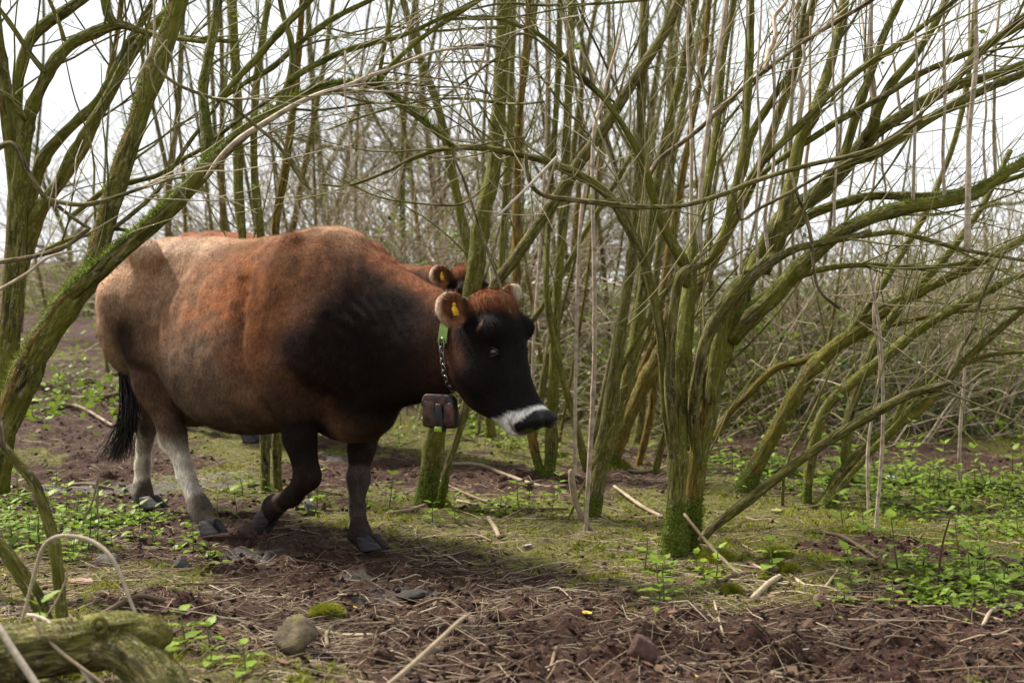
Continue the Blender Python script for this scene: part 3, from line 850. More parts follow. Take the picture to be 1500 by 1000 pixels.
def hair_mesh(V, Q, N, C, count, seed):
    r = np.random.default_rng(seed)
    a = np.linalg.norm(np.cross(V[Q[:, 2]] - V[Q[:, 0]], V[Q[:, 3]] - V[Q[:, 1]]), axis=1)
    wgt = a.copy(); cen = V[Q].mean(1)
    hd_ = (cen[:, 0] > 1.2) & (cen[:, 2] < 0.86)
    wgt[hd_] *= 0.35
    wgt[NOSE_WET[Q].max(1) > 0.3] = 0
    f = r.choice(len(Q), count, p=wgt / wgt.sum())
    u, w = r.random(count)[:, None], r.random(count)[:, None]
    q = Q[f]
    bil = lambda A: (A[q[:, 0]] * (1 - u) + A[q[:, 1]] * u) * (1 - w) + (A[q[:, 3]] * (1 - u) + A[q[:, 2]] * u) * w
    p, n, c = bil(V), bil(N), bil(C)
    n /= np.linalg.norm(n, axis=1)[:, None]
    flow = np.stack([np.full(count, -0.8), np.zeros(count), np.full(count, -0.75)], 1)
    head = sstep(1.2, 1.3, p[:, 0])[:, None]
    flow = flow * (1 - head) + U_H * 1.0 * head
    flow = flow + 0.55 * np.stack([fbm(p * 7, 2, 71), fbm(p * 7, 2, 72), fbm(p * 7, 2, 73)], 1) + r.normal(0, 0.25, (count, 3))
    t = flow - n * (flow * n).sum(1)[:, None]; t /= np.linalg.norm(t, axis=1)[:, None] + 1e-9
    tuft = np.exp(-np.linalg.norm((p - H(0.02, 0.04, 0)) / np.array([0.08, 0.09, 0.06]), axis=1) ** 2)
    ln = (r.uniform(0.011, 0.024, count) + 0.022 * tuft + 0.006 * sstep(1.18, 1.28, p[:, 2]) + 0.008 * (np.abs(p[:, 1]) > .14) * (p[:, 0] > 1.25))[:, None]
    ln = ln * (1 - 0.6 * (hd_[f])[:, None]) * (1 - 0.6 * sstep(0.56, 0.44, p[:, 2]))[:, None]
    d = t * 0.92 + n * (0.22 + 0.25 * r.random(count)[:, None])
    s = np.cross(n, t) * 0.00085
    tip = p + d * ln
    v = np.stack([p - s - n * 0.002, p + s - n * 0.002, tip], 1).reshape(-1, 3)
    cc = np.clip(c * r.uniform(0.6, 1.35, (count, 1)), 0.003, 0.85)
    cc = np.repeat(np.hstack([cc, np.ones((count, 1))]), 3, 0)
    return v, np.arange(count * 3).reshape(-1, 3), cc

def claw(mb, top, fwd, down, width, length=0.095, height=0.07, tone=0.3, side=1):
    """one half of a cloven hoof"""
    fwd = np.array(fwd, float); down = np.array(down, float)
    fwd = fwd - down * (fwd @ down); fwd /= np.linalg.norm(fwd); lat = np.cross(fwd, down)
    rings = []
    m = 16
    th = np.arange(m) * 2 * math.pi / m
    for t in (0.0, 0.12, 0.3, 0.55, 0.8, 0.95, 1.0):
        le = (0.036 + (length * 0.5 - 0.036) * t ** 0.8); wd = width * (0.40 + 0.14 * t)
        if t == 0.0: le *= 0.9; wd *= 0.9
        if t == 1.0: le *= 0.97; wd *= 0.95
        cx = length * 0.34 * t
        cc, ss = np.cos(th), np.sin(th)
        ex = np.sign(cc) * np.abs(cc) ** 0.9 * le
        wy = ss * wd * np.where(cc > 0, (1 - 0.55 * cc ** 2), 1.0)
        wy = np.where(wy * side < 0, wy * 0.8, wy)          # flat inner wall
        curl = -side * 0.006 * np.clip(cc, 0, 1) * t
        dn = height * t * (1 - 0.10 * np.clip(-cc, 0, 1))
        rings.append(np.array(top) + fwd[None] * (cx + ex)[:, None] + lat[None] * (wy + curl)[:, None] + down[None] * (dn[:, None] if np.ndim(dn) else dn))
    v = np.concatenate(rings); k = len(rings)
    i = np.arange(k - 1)[:, None] * m; j = np.arange(m)[None]; j2 = (j + 1) % m
    q = np.stack([i + j, i + j2, i + m + j2, i + m + j], 2).reshape(-1, 4)
    v = np.vstack([v, rings[0].mean(0), rings[-1].mean(0)])
    a, b = k * m, k * m + 1
    t_ = [[a, (x + 1) % m, x] for x in range(m)] + [[b, (k - 1) * m + x, (k - 1) * m + (x + 1) % m] for x in range(m)]
    mb.add(v, q, t_, tone=tone)

def make_hornmat():
    m, nt, b = mat("hoof_horn")
    tc = nt.nodes.new("ShaderNodeTexCoord").outputs["Object"]
    n = noise(nt, mapping(nt, tc, (18, 18, 150)), 1.0, 3)
    c = ramp(nt, n, [(0.3, (0.010, 0.009, 0.010)), (0.55, (0.028, 0.027, 0.031)), (0.75, (0.085, 0.050, 0.036))])
    nt.links.new(c, b.inputs["Base Color"]); b.inputs["Roughness"].default_value = 0.6
    bump(nt, b, n, 0.4, 0.004)
    return m
HORN = make_hornmat()
def simple(name, col, rough=0.5, spec=0.3, metal=0.0, var=0.25, scale=60):
    m, nt, b = mat(name)
    tc = nt.nodes.new("ShaderNodeTexCoord").outputs["Object"]
    lo = tuple(x * (1 - var) for x in col); hi = tuple(min(1, x * (1 + var)) for x in col)
    c = ramp(nt, noise(nt, tc, scale, 4), [(0.35, lo), (0.65, hi)])
    nt.links.new(c, b.inputs["Base Color"]); b.inputs["Roughness"].default_value = rough
    b.inputs["Specular IOR Level"].default_value = spec; b.inputs["Metallic"].default_value = metal
    return m
EYE = simple("eye_dark", (0.008, 0.006, 0.006), 0.06, 0.8)
TAGY = simple("ear_tag_yellow", (0.62, 0.36, 0.02), 0.45)
TAILH = simple("tail_hair", (0.016, 0.011, 0.010), 0.5)

def sphere(mb, c, r, n=12, R=None, **a):
    c = np.array(c, float); r = np.array(r, float) * np.ones(3)
    R = np.eye(3) if R is None else np.asarray(R)
    ph = np.linspace(0, math.pi, n + 1); th = np.arange(2 * n) * math.pi / n
    p = np.stack([np.outer(np.sin(ph), np.cos(th)), np.outer(np.sin(ph), np.sin(th)), np.repeat(np.cos(ph)[:, None], 2 * n, 1)], 2).reshape(-1, 3)
    i = np.arange(n)[:, None] * 2 * n; j = np.arange(2 * n)[None]; j2 = (j + 1) % (2 * n)
    mb.add(c + (p * r) @ R, np.stack([i + j, i + 2 * n + j, i + 2 * n + j2, i + j2], 2).reshape(-1, 4), **a)

def eartag(base, ax, fw):
    """yellow ear tag: a shouldered plate with a button"""
    mb = MB()
    up = np.cross(ax, fw)
    out = [(-0.008, 0.022), (0.008, 0.022), (0.010, 0.008), (0.022, 0.000), (0.024, -0.032), (-0.024, -0.032), (-0.022, 0.0), (-0.010, 0.008)]
    v = []
    for s in (0.0, 0.003):
        for a, b in out: v.append(np.array(base) + ax * a * 0.75 + up * b * 0.85 + fw * (0.012 + s + 0.006 * (b < -0.01)))
    m = len(out)
    q = [[i, (i + 1) % m, m + (i + 1) % m, m + i] for i in range(m)]
    c0, c1 = np.mean(v[:m], 0), np.mean(v[m:], 0); v += [c0, c1]
    t = [[2 * m, (i + 1) % m, i] for i in range(m)] + [[2 * m + 1, m + i, m + (i + 1) % m] for i in range(m)]
    mb.add(v, q, t)
    sphere(mb, np.array(base) + up * 0.014 + fw * 0.014, 0.007, 6)
    return mb

def make_cow():
    root = thing("cow", "brown dairy cow with dark face and shoulders walking past the trees with one foreleg raised", "cow", COW_O)
    root.rotation_euler = (0, 0, -COW_A)
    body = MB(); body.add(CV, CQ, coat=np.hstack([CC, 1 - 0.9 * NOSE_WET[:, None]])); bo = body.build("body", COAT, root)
    hv, ht, hc = hair_mesh(CV, CQ, CN, CC, 210000, 5)
    hm = MB(); hm.add(hv, None, ht, coat=hc); ho = hm.build("coat_hair", HAIR, root, kind="stuff")
    # hooves: two claws a foot
    def foot(J, fwd, down, gz=None):
        top = np.array(J[-1], float); down = np.array(down, float); down /= np.linalg.norm(down)
        lat = np.cross(np.array(fwd), down); lat /= np.linalg.norm(lat)
        hgt = 0.07
        if gz is not None: top = top + np.array(fwd) * 0.012; top[2] = max(top[2], gz + 0.062); hgt = top[2] - gz + 0.004
        for sg in (-1, 1):
            mb = MB(); claw(mb, top + lat * 0.026 * sg + down * -0.012, fwd, down, 0.056 if gz is not None else 0.050, 0.122 if gz is not None else 0.088, hgt, side=sg)
            mb.build("hoof", HORN, root)
    foot(RHJ, (0.98, -0.1, 0), (0.25, 0, -1), 0.0); foot(LHJ, (0.98, 0.1, 0), (0.25, 0, -1), 0.0)
    foot(LFJ, (0.99, -0.1, 0), (0.28, 0, -1), 0.0)
    foot(RFJ, (0.30, 0, -0.95), (-0.93, 0, -0.30))
    for sg in (-1, 1):
        c0 = L(716, 516, -0.108)
        hit = BODY.ray_cast(Vector((c0[0], sg * 0.4, c0[2])), Vector((0, -sg, 0)))
        c = np.array(hit[0]) - np.array(hit[1]) * (0.010 if hit[1].y * sg > 0 else -0.010)
        mb = MB(); sphere(mb, c + np.array([0, 0.004 * -sg, 0]), (0.0205, 0.018, 0.0205), 10); e = mb.build("eye", EYE, root)
        lid = MB()
        for k, (ra, w) in enumerate(((0.021, 1), (0.021, -1))):
            th = np.linspace(0.15, math.pi - 0.15, 10)
            p = c + np.stack([np.cos(th) * 0.024, sg * (0.005 + 0.007 * np.sin(th)), w * np.sin(th) * 0.0155], 1)
            tube(lid, p, np.full(10, 0.0042), 6)
        lid.build("eyelid", EYE if False else COATLID, root)
    # ear tags
    base = H(0.035, -0.045, -0.078); ax = np.array([0.12, -1, 0.02]); ax /= np.linalg.norm(ax)
    fw = np.array([0.88, -0.30, 0.15]); fw -= ax * (fw @ ax); fw /= np.linalg.norm(fw)
    eartag(base + ax * 0.10 - np.cross(ax, fw) * 0.0 + fw * 0.004, ax, fw * 1.0).build("ear_tag", TAGY, root)
    # tail switch
    mb = MB(); r = np.random.default_rng(3)
    for k in range(260):
        a = np.array([-0.95, -0.02, 0.70 - 0.16 * r.random()]) + r.normal(0, 0.012, 3)
        end = L(170 + r.normal(0, 13), 655 + 24 * r.random() ** 0.6, -0.02) + np.array([0, r.normal(0, .03), 0])
        mid = L(188, 610, -0.02) + r.normal(0, 0.022, 3)
        pts, rad = catmull([a, mid, end], [0.004, 0.0035, 0.0006], 0.06)
        tube(mb, pts, rad, 4, cap=False)
    mb.build("tail_switch", TAILH, root)
    return root
BODY = BVHTree.FromPolygons([tuple(v) for v in CV], [tuple(int(i) for i in q) for q in CQ])
COATLID = simple("eyelid_skin", (0.010, 0.007, 0.006), 0.5)
cow = make_cow()

# the second cow walks behind the first: same build of animal, redder
def copy_tree(o, parent=None):
    c = o.copy(); COL.objects.link(c)
    if parent is not None: c.parent = parent
    for ch in o.children: copy_tree(ch, c)
    return c
cow2 = copy_tree(cow)
cow2["label"] = "redder cow walking behind the nearer cow, only back, legs and tagged ear showing"
cow["group"] = cow2["group"] = "cows walking through the trees"
_c2 = (-1.44, 8.85)
cow2.location = (*_c2, float(g_smooth(*_c2)[0]) - 0.03)
cow2.rotation_euler = (0, math.radians(4), -math.radians(30)); cow2.scale = (1.0, 1.0, 1.0)
for ch in cow2.children:                      # she carries her head turned towards the path
    ch.data = ch.data.copy(); me = ch.data
    co = np.empty(len(me.vertices) * 3, np.float32); me.vertices.foreach_get("co", co); co = co.reshape(-1, 3)
    w = sstep(0.62, 1.15, co[:, 0]) * math.radians(-10)
    dx, dy = co[:, 0] - 0.72, co[:, 1].copy()
    co[:, 0] = 0.72 + dx * np.cos(w) - dy * np.sin(w); co[:, 1] = dx * np.sin(w) + dy * np.cos(w)
    co[:, 2] += 0.14 * sstep(0.75, 1.2, dx + 0.72)
    me.vertices.foreach_set("co", co.ravel()); me.update()
    if "coat" in me.attributes:              # redder on the body than her sister
        cc = np.empty(len(me.vertices) * 4, np.float32); me.attributes["coat"].data.foreach_get("color", cc); cc = cc.reshape(-1, 4)
        kk = (0.75 * sstep(0.95, 0.6, dx + 0.72) * sstep(0.5, 0.8, co[:, 2]))[:, None]
        cc[:, :3] = cc[:, :3] * (1 - kk) + np.array([0.27, 0.062, 0.022]) * kk
        me.attributes["coat"].data.foreach_set("color", cc.ravel())

# collar: strap over the nape, a chain down each side, a box under the throat
def make_collar():
    root = thing("neck_collar", "green neck strap and steel chain carrying a brown and black box on the walking cow", "collar", COW_O)
    root.rotation_euler = (0, 0, -COW_A)
    green = simple("collar_green", (0.10, 0.16, 0.03), 0.7); steel = simple("chain_steel", (0.25, 0.24, 0.23), 0.35, 0.5, 1.0)
    brown = simple("collar_box_brown", (0.045, 0.014, 0.009), 0.5, 0.4, 0, 0.85, 35); black = simple("collar_box_black", (0.010, 0.010, 0.011), 0.45)
    lime = simple("collar_light_green", (0.20, 0.30, 0.03), 0.4)
    xc = L(643, 520, -0.13)[0]
    cen = Vector((xc, 0, 0.86))
    def ring(th, off=0.010):
        tilt = 0.0
        d = Vector((tilt, math.sin(th), math.cos(th)))
        far = cen + d * 0.6
        hit = BODY.ray_cast(far, -d)
        p = hit[0] if hit[0] is not None else cen + d * 0.15
        return np.array(p) + np.array(d) * off, np.array(d)
    # strap over the nape from one side to the other
    sb = MB(); ths = np.linspace(-1.50, 1.50, 28); v = []
    for th in ths:
        p, d = ring(th, 0.012); v += [p + np.array([-0.022, 0, 0]), p + np.array([0.022, 0, 0]), p + np.array([0.022, 0, 0]) - d * 0.005, p + np.array([-0.022, 0, 0]) - d * 0.005]
    k = len(ths); q = []
    for i in range(k - 1):
        for j in range(4): q.append([i * 4 + j, i * 4 + (j + 1) % 4, i * 4 + 4 + (j + 1) % 4, i * 4 + 4 + j])
    q += [[3, 2, 1, 0], [k * 4 - 4, k * 4 - 3, k * 4 - 2, k * 4 - 1]]
    sb.add(v, q); sb.build("strap", green, root, smooth=False)
    # chain links down both sides
    for sg in (-1, 1):
        ths = np.linspace(sg * 1.44, sg * 2.80, 40); pts = np.array([ring(t, 0.014)[0] for t in ths])
        seg = np.concatenate([[0], np.cumsum(np.linalg.norm(np.diff(pts, axis=0), axis=1))])
        nl = int(seg[-1] / 0.021)
        for i in range(nl):
            s0 = (i + 0.5) / nl * seg[-1]
            p = np.array([np.interp(s0, seg, pts[:, a]) for a in range(3)])
            p2 = np.array([np.interp(min(s0 + 0.01, seg[-1]), seg, pts[:, a]) for a in range(3)])
            t = p2 - p; t /= np.linalg.norm(t) + 1e-9
            n = np.array([0, sg * 1.0, 0.0]); n = n - t * (n @ t); n /= np.linalg.norm(n); b = np.cross(t, n)
            w = b if i % 2 == 0 else (n + 0.35 * b) / np.linalg.norm(n + 0.35 * b)
            a = np.linspace(0, 2 * math.pi, 13)
            big = 1.5 if i == 0 else 1.0
            lp = p + np.outer(np.cos(a) * 0.0155 * big, t) + np.outer(np.sin(a) * 0.0085 * big, w)
            mb = MB(); tube(mb, lp, np.full(13, 0.0026), 5, cap=False); mb.build("chain_link", steel, root)
    # box
    c = L(648, 604, -0.115)
    fwd = np.array([0.9, 0.25, 0.0]); 
    nrm = np.array([0.35, -0.93, 0.1]); nrm /= np.linalg.norm(nrm)
    ux = np.array([0.93, 0.35, 0]); uz = np.array([0, 0, 1.0])
    def slab(mb, cx, cz, hw, hh, dep, r=0.025, off=0.0, taper=0.85):
        out = []
        for (sx, sz, a0) in ((1, 1, 0), (-1, 1, 90), (-1, -1, 180), (1, -1, 270)):
            for a in np.radians(np.linspace(a0, a0 + 90, 5)):
                out.append((sx * (hw - r) + r * math.cos(a), sz * (hh - r) + r * math.sin(a)))
        m = len(out); v = []
        for dd, sc in ((-dep, 0.88), (-dep * 0.75, 1.0), (dep * 0.75, 1.0), (dep, 0.88)):
            for a, b in out:
                tp = taper + (1 - taper) * (0.5 - 0.5 * b / hh)
                v.append(c + ux * (cx + a * sc * tp) + uz * (cz + b * sc) + nrm * (dd + off))
        q = []
        for i in range(3):
            for j in range(m): q.append([i * m + j, i * m + (j + 1) % m, (i + 1) * m + (j + 1) % m, (i + 1) * m + j])
        v += [np.mean(v[:m], 0), np.mean(v[3 * m:4 * m], 0)]
        t = [[4 * m, (j + 1) % m, j] for j in range(m)] + [[4 * m + 1, 3 * m + j, 3 * m + (j + 1) % m] for j in range(m)]
        mb.add(v, q, t)
    mb = MB(); slab(mb, 0, 0.004, 0.068, 0.062, 0.024, 0.028, 0, 0.72); bx = mb.build("box", black, root)
    mb = MB(); slab(mb, -0.040, -0.006, 0.027, 0.050, 0.012, 0.016, 0.024); mb.build("panel", brown, root)
    mb = MB(); slab(mb, 0.038, -0.010, 0.023, 0.045, 0.012, 0.014, 0.024); mb.build("panel", brown, root)
    mb = MB(); slab(mb, -0.022, 0.040, 0.052, 0.026, 0.011, 0.02, 0.022); mb.build("panel", brown, root)
    mb = MB(); slab(mb, 0.0, -0.020, 0.022, 0.052, 0.016, 0.010, 0.026, 0.6); cl_ = mb.build("clasp", black, root)
    mb = MB(); slab(mb, 0.0, -0.062, 0.016, 0.010, 0.016, 0.004, 0.030, 0.9); mb.build("marker", lime, root)
make_collar()
# ------------------------------------------------------------------ trees
def unit(v):
    v = np.asarray(v, float); return v / (np.linalg.norm(v) + 1e-12)
def shoot(r, p, d, ln, r0, n=7, wig=0.12, up=0.06, r1=0.0012):
    """a wandering twig: points and radii"""
    pts = [np.array(p, float)]; d = unit(d); st = ln / n
    bend = r.normal(0, wig, 3) * 0.5
    for i in range(n):
        d = unit(d + bend * 0.5 + r.normal(0, wig, 3) + np.array([0, 0, up]))
        pts.append(pts[-1] + d * st)
    t = np.linspace(0, 1, n + 1)
    return np.array(pts), r1 + (r0 - r1) * (1 - t) ** 0.9
def veils_cow(q):
    """no stray twig grows into the space the cow is walking through"""
    px = 750 + FPX * q[:, 0] / q[:, 1]; py = 430 - FPX * (q[:, 2] - CAM_H) / q[:, 1]
    top = np.interp(px, [140, 180, 250, 480, 560, 640, 700, 770, 830], [420, 370, 330, 322, 345, 385, 405, 400, 560])
    return bool(np.any((px > 140) & (px < 830) & (py > top) & (py < 840) & (q[:, 1] < 6.9)))
class Tree:
    def __init__(s, name, label, cat, base, group=None, seed=0):
        s.root = thing(name, label, cat, base, group); s.base = np.array(base)
        s.r = np.random.default_rng(seed); s.limbs = []; s.tw = MB(); s.lf = MB(); s.seed = seed; s.mossmb = MB(); s.sub = []
    def limb(s, pts, rad, part, sides=None, moss=0.0, lich=0.0, tone=0.0, mosstop=0.0, rough=None, fine=True, mossbase=0.0, lside=None, fuzz=0):
        R = max(rad)
        step = max(0.02, min(0.05, R * 1.1)) if fine else 0.08
        p, ra = catmull(pts, rad, step)
        if fine and len(p) > 6:
            k = fbm(p * 3.1 + s.seed, 2, 5)
            ra = ra * (1 + 0.07 * k)
            # knots where shoots have been
            nk = int(len(p) * step / 0.25)
            for _ in range(nk):
                c = s.r.integers(2, len(p) - 2); ra = ra * (1 + 0.16 * np.exp(-((np.arange(len(p)) - c) * step / 0.022) ** 2))
        sides = sides or int(np.clip(R / 0.0022, 6, 26))
        mo = np.full(len(p), moss)
        if mossbase: mo = np.maximum(mo, sstep(mossbase, mossbase * 0.35, p[:, 2] - s.base[2]) * 1.0)
        mb = MB()
        tube(mb, p - s.base, ra, sides, moss=mo, lich=lich, tone=tone, rough=(0.10 if R > 0.012 else 0.05) if rough is None else rough, seed=s.seed + len(s.limbs), mosstop=mosstop, lside=lside)
        o = mb.build(part, TWIG if tone >= 0.9 and part in ("shoot", "stem", "branch") else BARK, s.root)
        s.limbs.append((p, ra, tone))
        if fuzz: s.fuzz(p, ra, mo, mosstop, fuzz)
        return p, ra
    def fuzz(s, p, ra, mo, mosstop, count, hs=1.0):
        """moss fronds standing off the bark"""
        r = s.r; T, U, V = frames(p)
        i = r.integers(0, len(p), count * 3); th = r.random(count * 3) * 2 * math.pi
        d = U[i] * np.cos(th)[:, None] + V[i] * np.sin(th)[:, None]
        m = mo[i] + mosstop * sstep(-0.1, 0.8, d[:, 2]) + 0.35 * fbm(p[i] * 16 + d * 2, 2, 8) - 0.25
        ok = r.random(count * 3) < np.clip(m, 0, 1) ** 1.4
        i, d = i[ok][:count], d[ok][:count]
        if not len(i): return
        q = p[i] + d * ra[i][:, None] * 0.98 + T[i] * r.normal(0, 0.02, (len(i), 1)) - s.base
        side = np.cross(d, r.normal(0, 1, d.shape)); side /= np.linalg.norm(side, axis=1)[:, None] + 1e-9
        h = r.uniform(0.005, 0.016, len(i))[:, None] * hs
        tip = q + (d + r.normal(0, 0.45, d.shape) + np.array([0, 0, 0.2])) * h
        v = np.stack([q - side * 0.0022, q + side * 0.0022, tip], 1).reshape(-1, 3)
        s.mossmb.add(v, None, np.arange(len(v)).reshape(-1, 3), tone=np.repeat(r.random(len(i)), 3))
    def twigs(s, per_m=7.0, ln=(0.25, 0.9), rfac=0.45, rmax=0.006, start=0.25, up=0.05, along=0.8, tone=None, only=None, second=2.0, wig=0.10, bias=(0, 0, 0.3), branchparts=0, leaf=0.0, sides=4):
        r = s.r; bp = 0
        for li, (p, ra, tn) in enumerate(list(s.limbs)):
            if only is not None and li not in only: continue
            L_ = np.linalg.norm(np.diff(p, axis=0), axis=1).sum(); n = r.poisson(max(0.2, L_ * per_m * (1 - start)))
            for _ in range(n):
                t = start + (1 - start) * r.random() ** 0.85
                i = int(t * (len(p) - 2)); T = unit(p[min(i + 2, len(p) - 1)] - p[max(i - 1, 0)])
                perp = r.normal(0, 1, 3); perp = unit(perp - T * (perp @ T))
                d = unit(T * along * r.uniform(0.3, 1.2) + perp * r.uniform(0.5, 1.0) + np.array(bias))
                l = r.uniform(*ln) * r.uniform(0.6, 1.4); r0 = min(rmax, max(0.0022, ra[i] * rfac * r.uniform(0.6, 1.1)))
                q, rr = shoot(r, p[i], d, l, r0, n=max(5, int(l / 0.09)), wig=wig, up=up)
                if veils_cow(q): continue
                tt = np.clip((tn if tone is None else tone) + r.normal(0, 0.15), 0, 1)
                if bp < branchparts and l > np.mean(ln):
                    mb = MB(); q2, rr2 = catmull(q, rr * 1.25, 0.05); tube(mb, q2 - s.base, rr2, 6, tone=tt, rough=0.05, mosstop=0.25, seed=s.seed + bp)
                    mb.build("branch", BARK, s.root); bp += 1
                else:
                    tube(s.tw, q - s.base, rr, sides, tone=tt, moss=0.25 * (r.random() < 0.3), cap=False)
                if second and l > 0.2:
                    for _ in range(r.poisson(second * l / 0.5)):
                        j = r.integers(1, len(q) - 1); T2 = unit(q[j + 1] - q[j - 1]); pp = r.normal(0, 1, 3); pp = unit(pp - T2 * (pp @ T2))
                        l2 = l * r.uniform(0.2, 0.55)
                        q3, rr3 = shoot(r, q[j], T2 * 0.7 + pp * 0.8 + np.array(bias) * 0.5, l2, max(0.0016, rr[j] * 0.65), n=4, wig=wig * 1.2, up=up)
                        if veils_cow(q3): continue
                        tube(s.tw, q3 - s.base, rr3, 3, tone=np.clip(tt + 0.15, 0, 1), cap=False)
                        if leaf and r.random() < leaf: s.leafat(q3[-1], 0.02)
                if leaf and r.random() < leaf: s.leafat(q[-1], 0.03)
    def leafat(s, p, size):
        r = s.r
        for _ in range(r.integers(2, 5)):
            a = r.normal(0, 1, 3); a[2] = abs(a[2]) * 0.5; a = unit(a); b = unit(np.cross(a, r.normal(0, 1, 3)))
            l = size * r.uniform(0.6, 1.5)
            q = p - s.base
            v = [q, q + a * l * 0.5 + b * l * 0.28, q + a * l, q + a * l * 0.5 - b * l * 0.28]
            s.lf.add(v, [[0, 1, 2, 3]], tone=r.random())
    def done(s):
        if s.tw.n: s.tw.build("twigs", TWIG, s.root, kind="stuff")
        if s.lf.n: s.lf.build("leaves", BUDLEAF, s.root, kind="stuff")
        if s.mossmb.n: s.mossmb.build("moss", TREEMOSS, s.root, kind="stuff")
        return s.root

def trace(Y0, rows):
    """rows of (px, py, dY, radius in photo pixels) -> points and radii"""
    pts, rad = [], []
    for px, py, dy, rp in rows:
        Y = Y0 + dy; pts.append(P(px, py, Y)); rad.append(rp * RSC * Y / FPX)
    return pts, rad
RSC = 0.78
def at_base(px, py):
    return ghit(px, py)

# ---- the twin-trunked elder standing right of the cow
b1 = at_base(1000, 815); Y1 = b1[1]
T = Tree("elder_tree", "twin-trunked mossy elder with limbs fanning over the clearing and moss round its foot", "tree", b1, seed=1)
T.limb(*trace(Y1, [(988, 830, 0, 27), (990, 800, 0, 23), (990, 760, 0, 19), (992, 680, 0, 18.5), (994, 600, 0, 18), (998, 530, .03, 19), (1004, 470, .06, 17), (1010, 415, .1, 14), (1014, 365, .15, 11), (1026, 310, .2, 9), (1040, 250, .25, 8), (1052, 170, .3, 7), (1058, 90, .35, 6), (1075, 0, .4, 5), (1085, -60, .42, 4)]),
       "trunk", mossbase=0.32, moss=0.22, lich=0.4, lside=(0.8, -.5, .1), fuzz=6500)
T.limb(*trace(Y1, [(1012, 828, .06, 17), (1013, 790, .06, 15), (1016, 740, .06, 16), (1025, 660, .05, 18), (1039, 580, .05, 21), (1054, 520, .07, 23), (1070, 470, .1, 24), (1084, 432, .13, 21), (1096, 405, .16, 16)]),
       "trunk", mossbase=0.34, moss=0.35, lich=0.75, lside=(-.8, -.6, .1), fuzz=6000)
k = dict(moss=0.18, mosstop=0.45)
T.limb(*trace(Y1, [(1072, 500, .05, 13), (1100, 465, .02, 17), (1128, 440, 0, 18), (1160, 405, -.03, 17), (1190, 374, -.05, 16), (1222, 346, -.08, 15), (1272, 320, -.1, 14), (1324, 304, -.1, 13), (1411, 290, -.1, 11), (1455, 265, -.05, 10), (1500, 237, 0, 9), (1570, 200, 0, 8)]), "limb", fuzz=2500, **k)
T.limb(*trace(Y1, [(1040, 590, -.06, 12), (1050, 520, -.08, 12), (1068, 432, -.1, 12), (1110, 394, -.1, 13), (1134, 372, -.1, 13), (1146, 320, -.1, 13), (1160, 262, -.08, 12), (1172, 205, -.05, 11), (1190, 172, -.05, 11), (1207, 125, 0, 10), (1225, 62, .05, 9), (1237, 0, .1, 9), (1246, -50, .1, 8)]), "limb", lich=0.4, **k)
T.limb(*trace(Y1, [(1092, 420, .2, 14), (1115, 365, .22, 14), (1149, 314, .24, 15), (1188, 290, .26, 15), (1224, 260, .26, 14), (1260, 218, .26, 13), (1282, 195, .26, 12), (1320, 170, .26, 11), (1342, 155, .26, 11), (1395, 127, .26, 10), (1450, 112, .26, 9), (1500, 95, .26, 8), (1570, 75, .26, 7)]), "limb", lich=0.35, **k)
T.limb(*trace(Y1, [(1390, 130, .26, 8), (1420, 95, .24, 7.5), (1450, 65, .22, 7), (1490, 40, .2, 7), (1560, 0, .2, 6)]), "limb", **k)
T.limb(*trace(Y1, [(1100, 400, .3, 10), (1146, 344, .34, 9), (1170, 326, .36, 9), (1196, 310, .37, 9), (1243, 295, .38, 9), (1280, 287, .4, 8), (1353, 287, .42, 7), (1430, 276, .45, 6), (1520, 250, .5, 5)]), "limb", **k)
T.limb(*trace(Y1, [(1190, 285, .1, 8), (1237, 240, .05, 10), (1282, 225, .02, 10), (1340, 187, 0, 9.5), (1400, 152, -.02, 9), (1450, 128, -.02, 8), (1500, 108, 0, 8), (1570, 80, 0, 7)]), "limb", **k)
T.limb(*trace(Y1, [(1268, 200, .2, 11), (1278, 188, .15, 11), (1286, 160, .12, 9), (1305, 125, .1, 9), (1325, 100, .1, 8), (1340, 82, .1, 8), (1375, 25, .12, 6), (1390, -20, .15, 6)]), "limb", **k)
T.limb(*trace(Y1, [(1060, 330, -.1, 5), (1085, 285, -.12, 6), (1110, 246, -.15, 6.5), (1175, 180, -.18, 6.5), (1220, 135, -.2, 6.5), (1270, 95, -.2, 6), (1310, 70, -.22, 5.5), (1400, 0, -.25, 5), (1440, -30, -.25, 4.5)]), "limb", moss=.1, mosstop=.2)
T.limb(*trace(Y1, [(1085, 305, .02, 4), (1120, 252, 0, 5), (1200, 196, -.05, 6), (1240, 170, -.1, 6), (1300, 138, -.1, 6), (1340, 112, -.1, 6.5), (1425, 75, -.1, 6), (1440, 70, -.1, 6), (1510, 15, -.1, 5.5)]), "limb", moss=.1, mosstop=.2)
T.limb(*trace(Y1, [(1026, 690, .04, 9), (1016, 615, -.03, 10.5), (1024, 540, -.14, 11.5), (1040, 485, -.2, 12), (1068, 440, -.22, 12), (1110, 398, -.25, 10), (1140, 377, -.27, 8), (1170, 363, -.29, 7), (1212, 354, -.3, 6.5), (1258, 345, -.32, 6), (1275, 338, -.32, 6)]), "limb", tone=0.3, moss=.28, mosstop=.35, lich=.3)
T.limb(*trace(Y1, [(1262, 346, -.3, 5.5), (1290, 342, -.3, 6), (1310, 340, -.3, 5), (1340, 346, -.3, 4.5), (1400, 363, -.3, 4), (1450, 373, -.3, 3.5), (1520, 385, -.3, 3)]), "branch", **k)
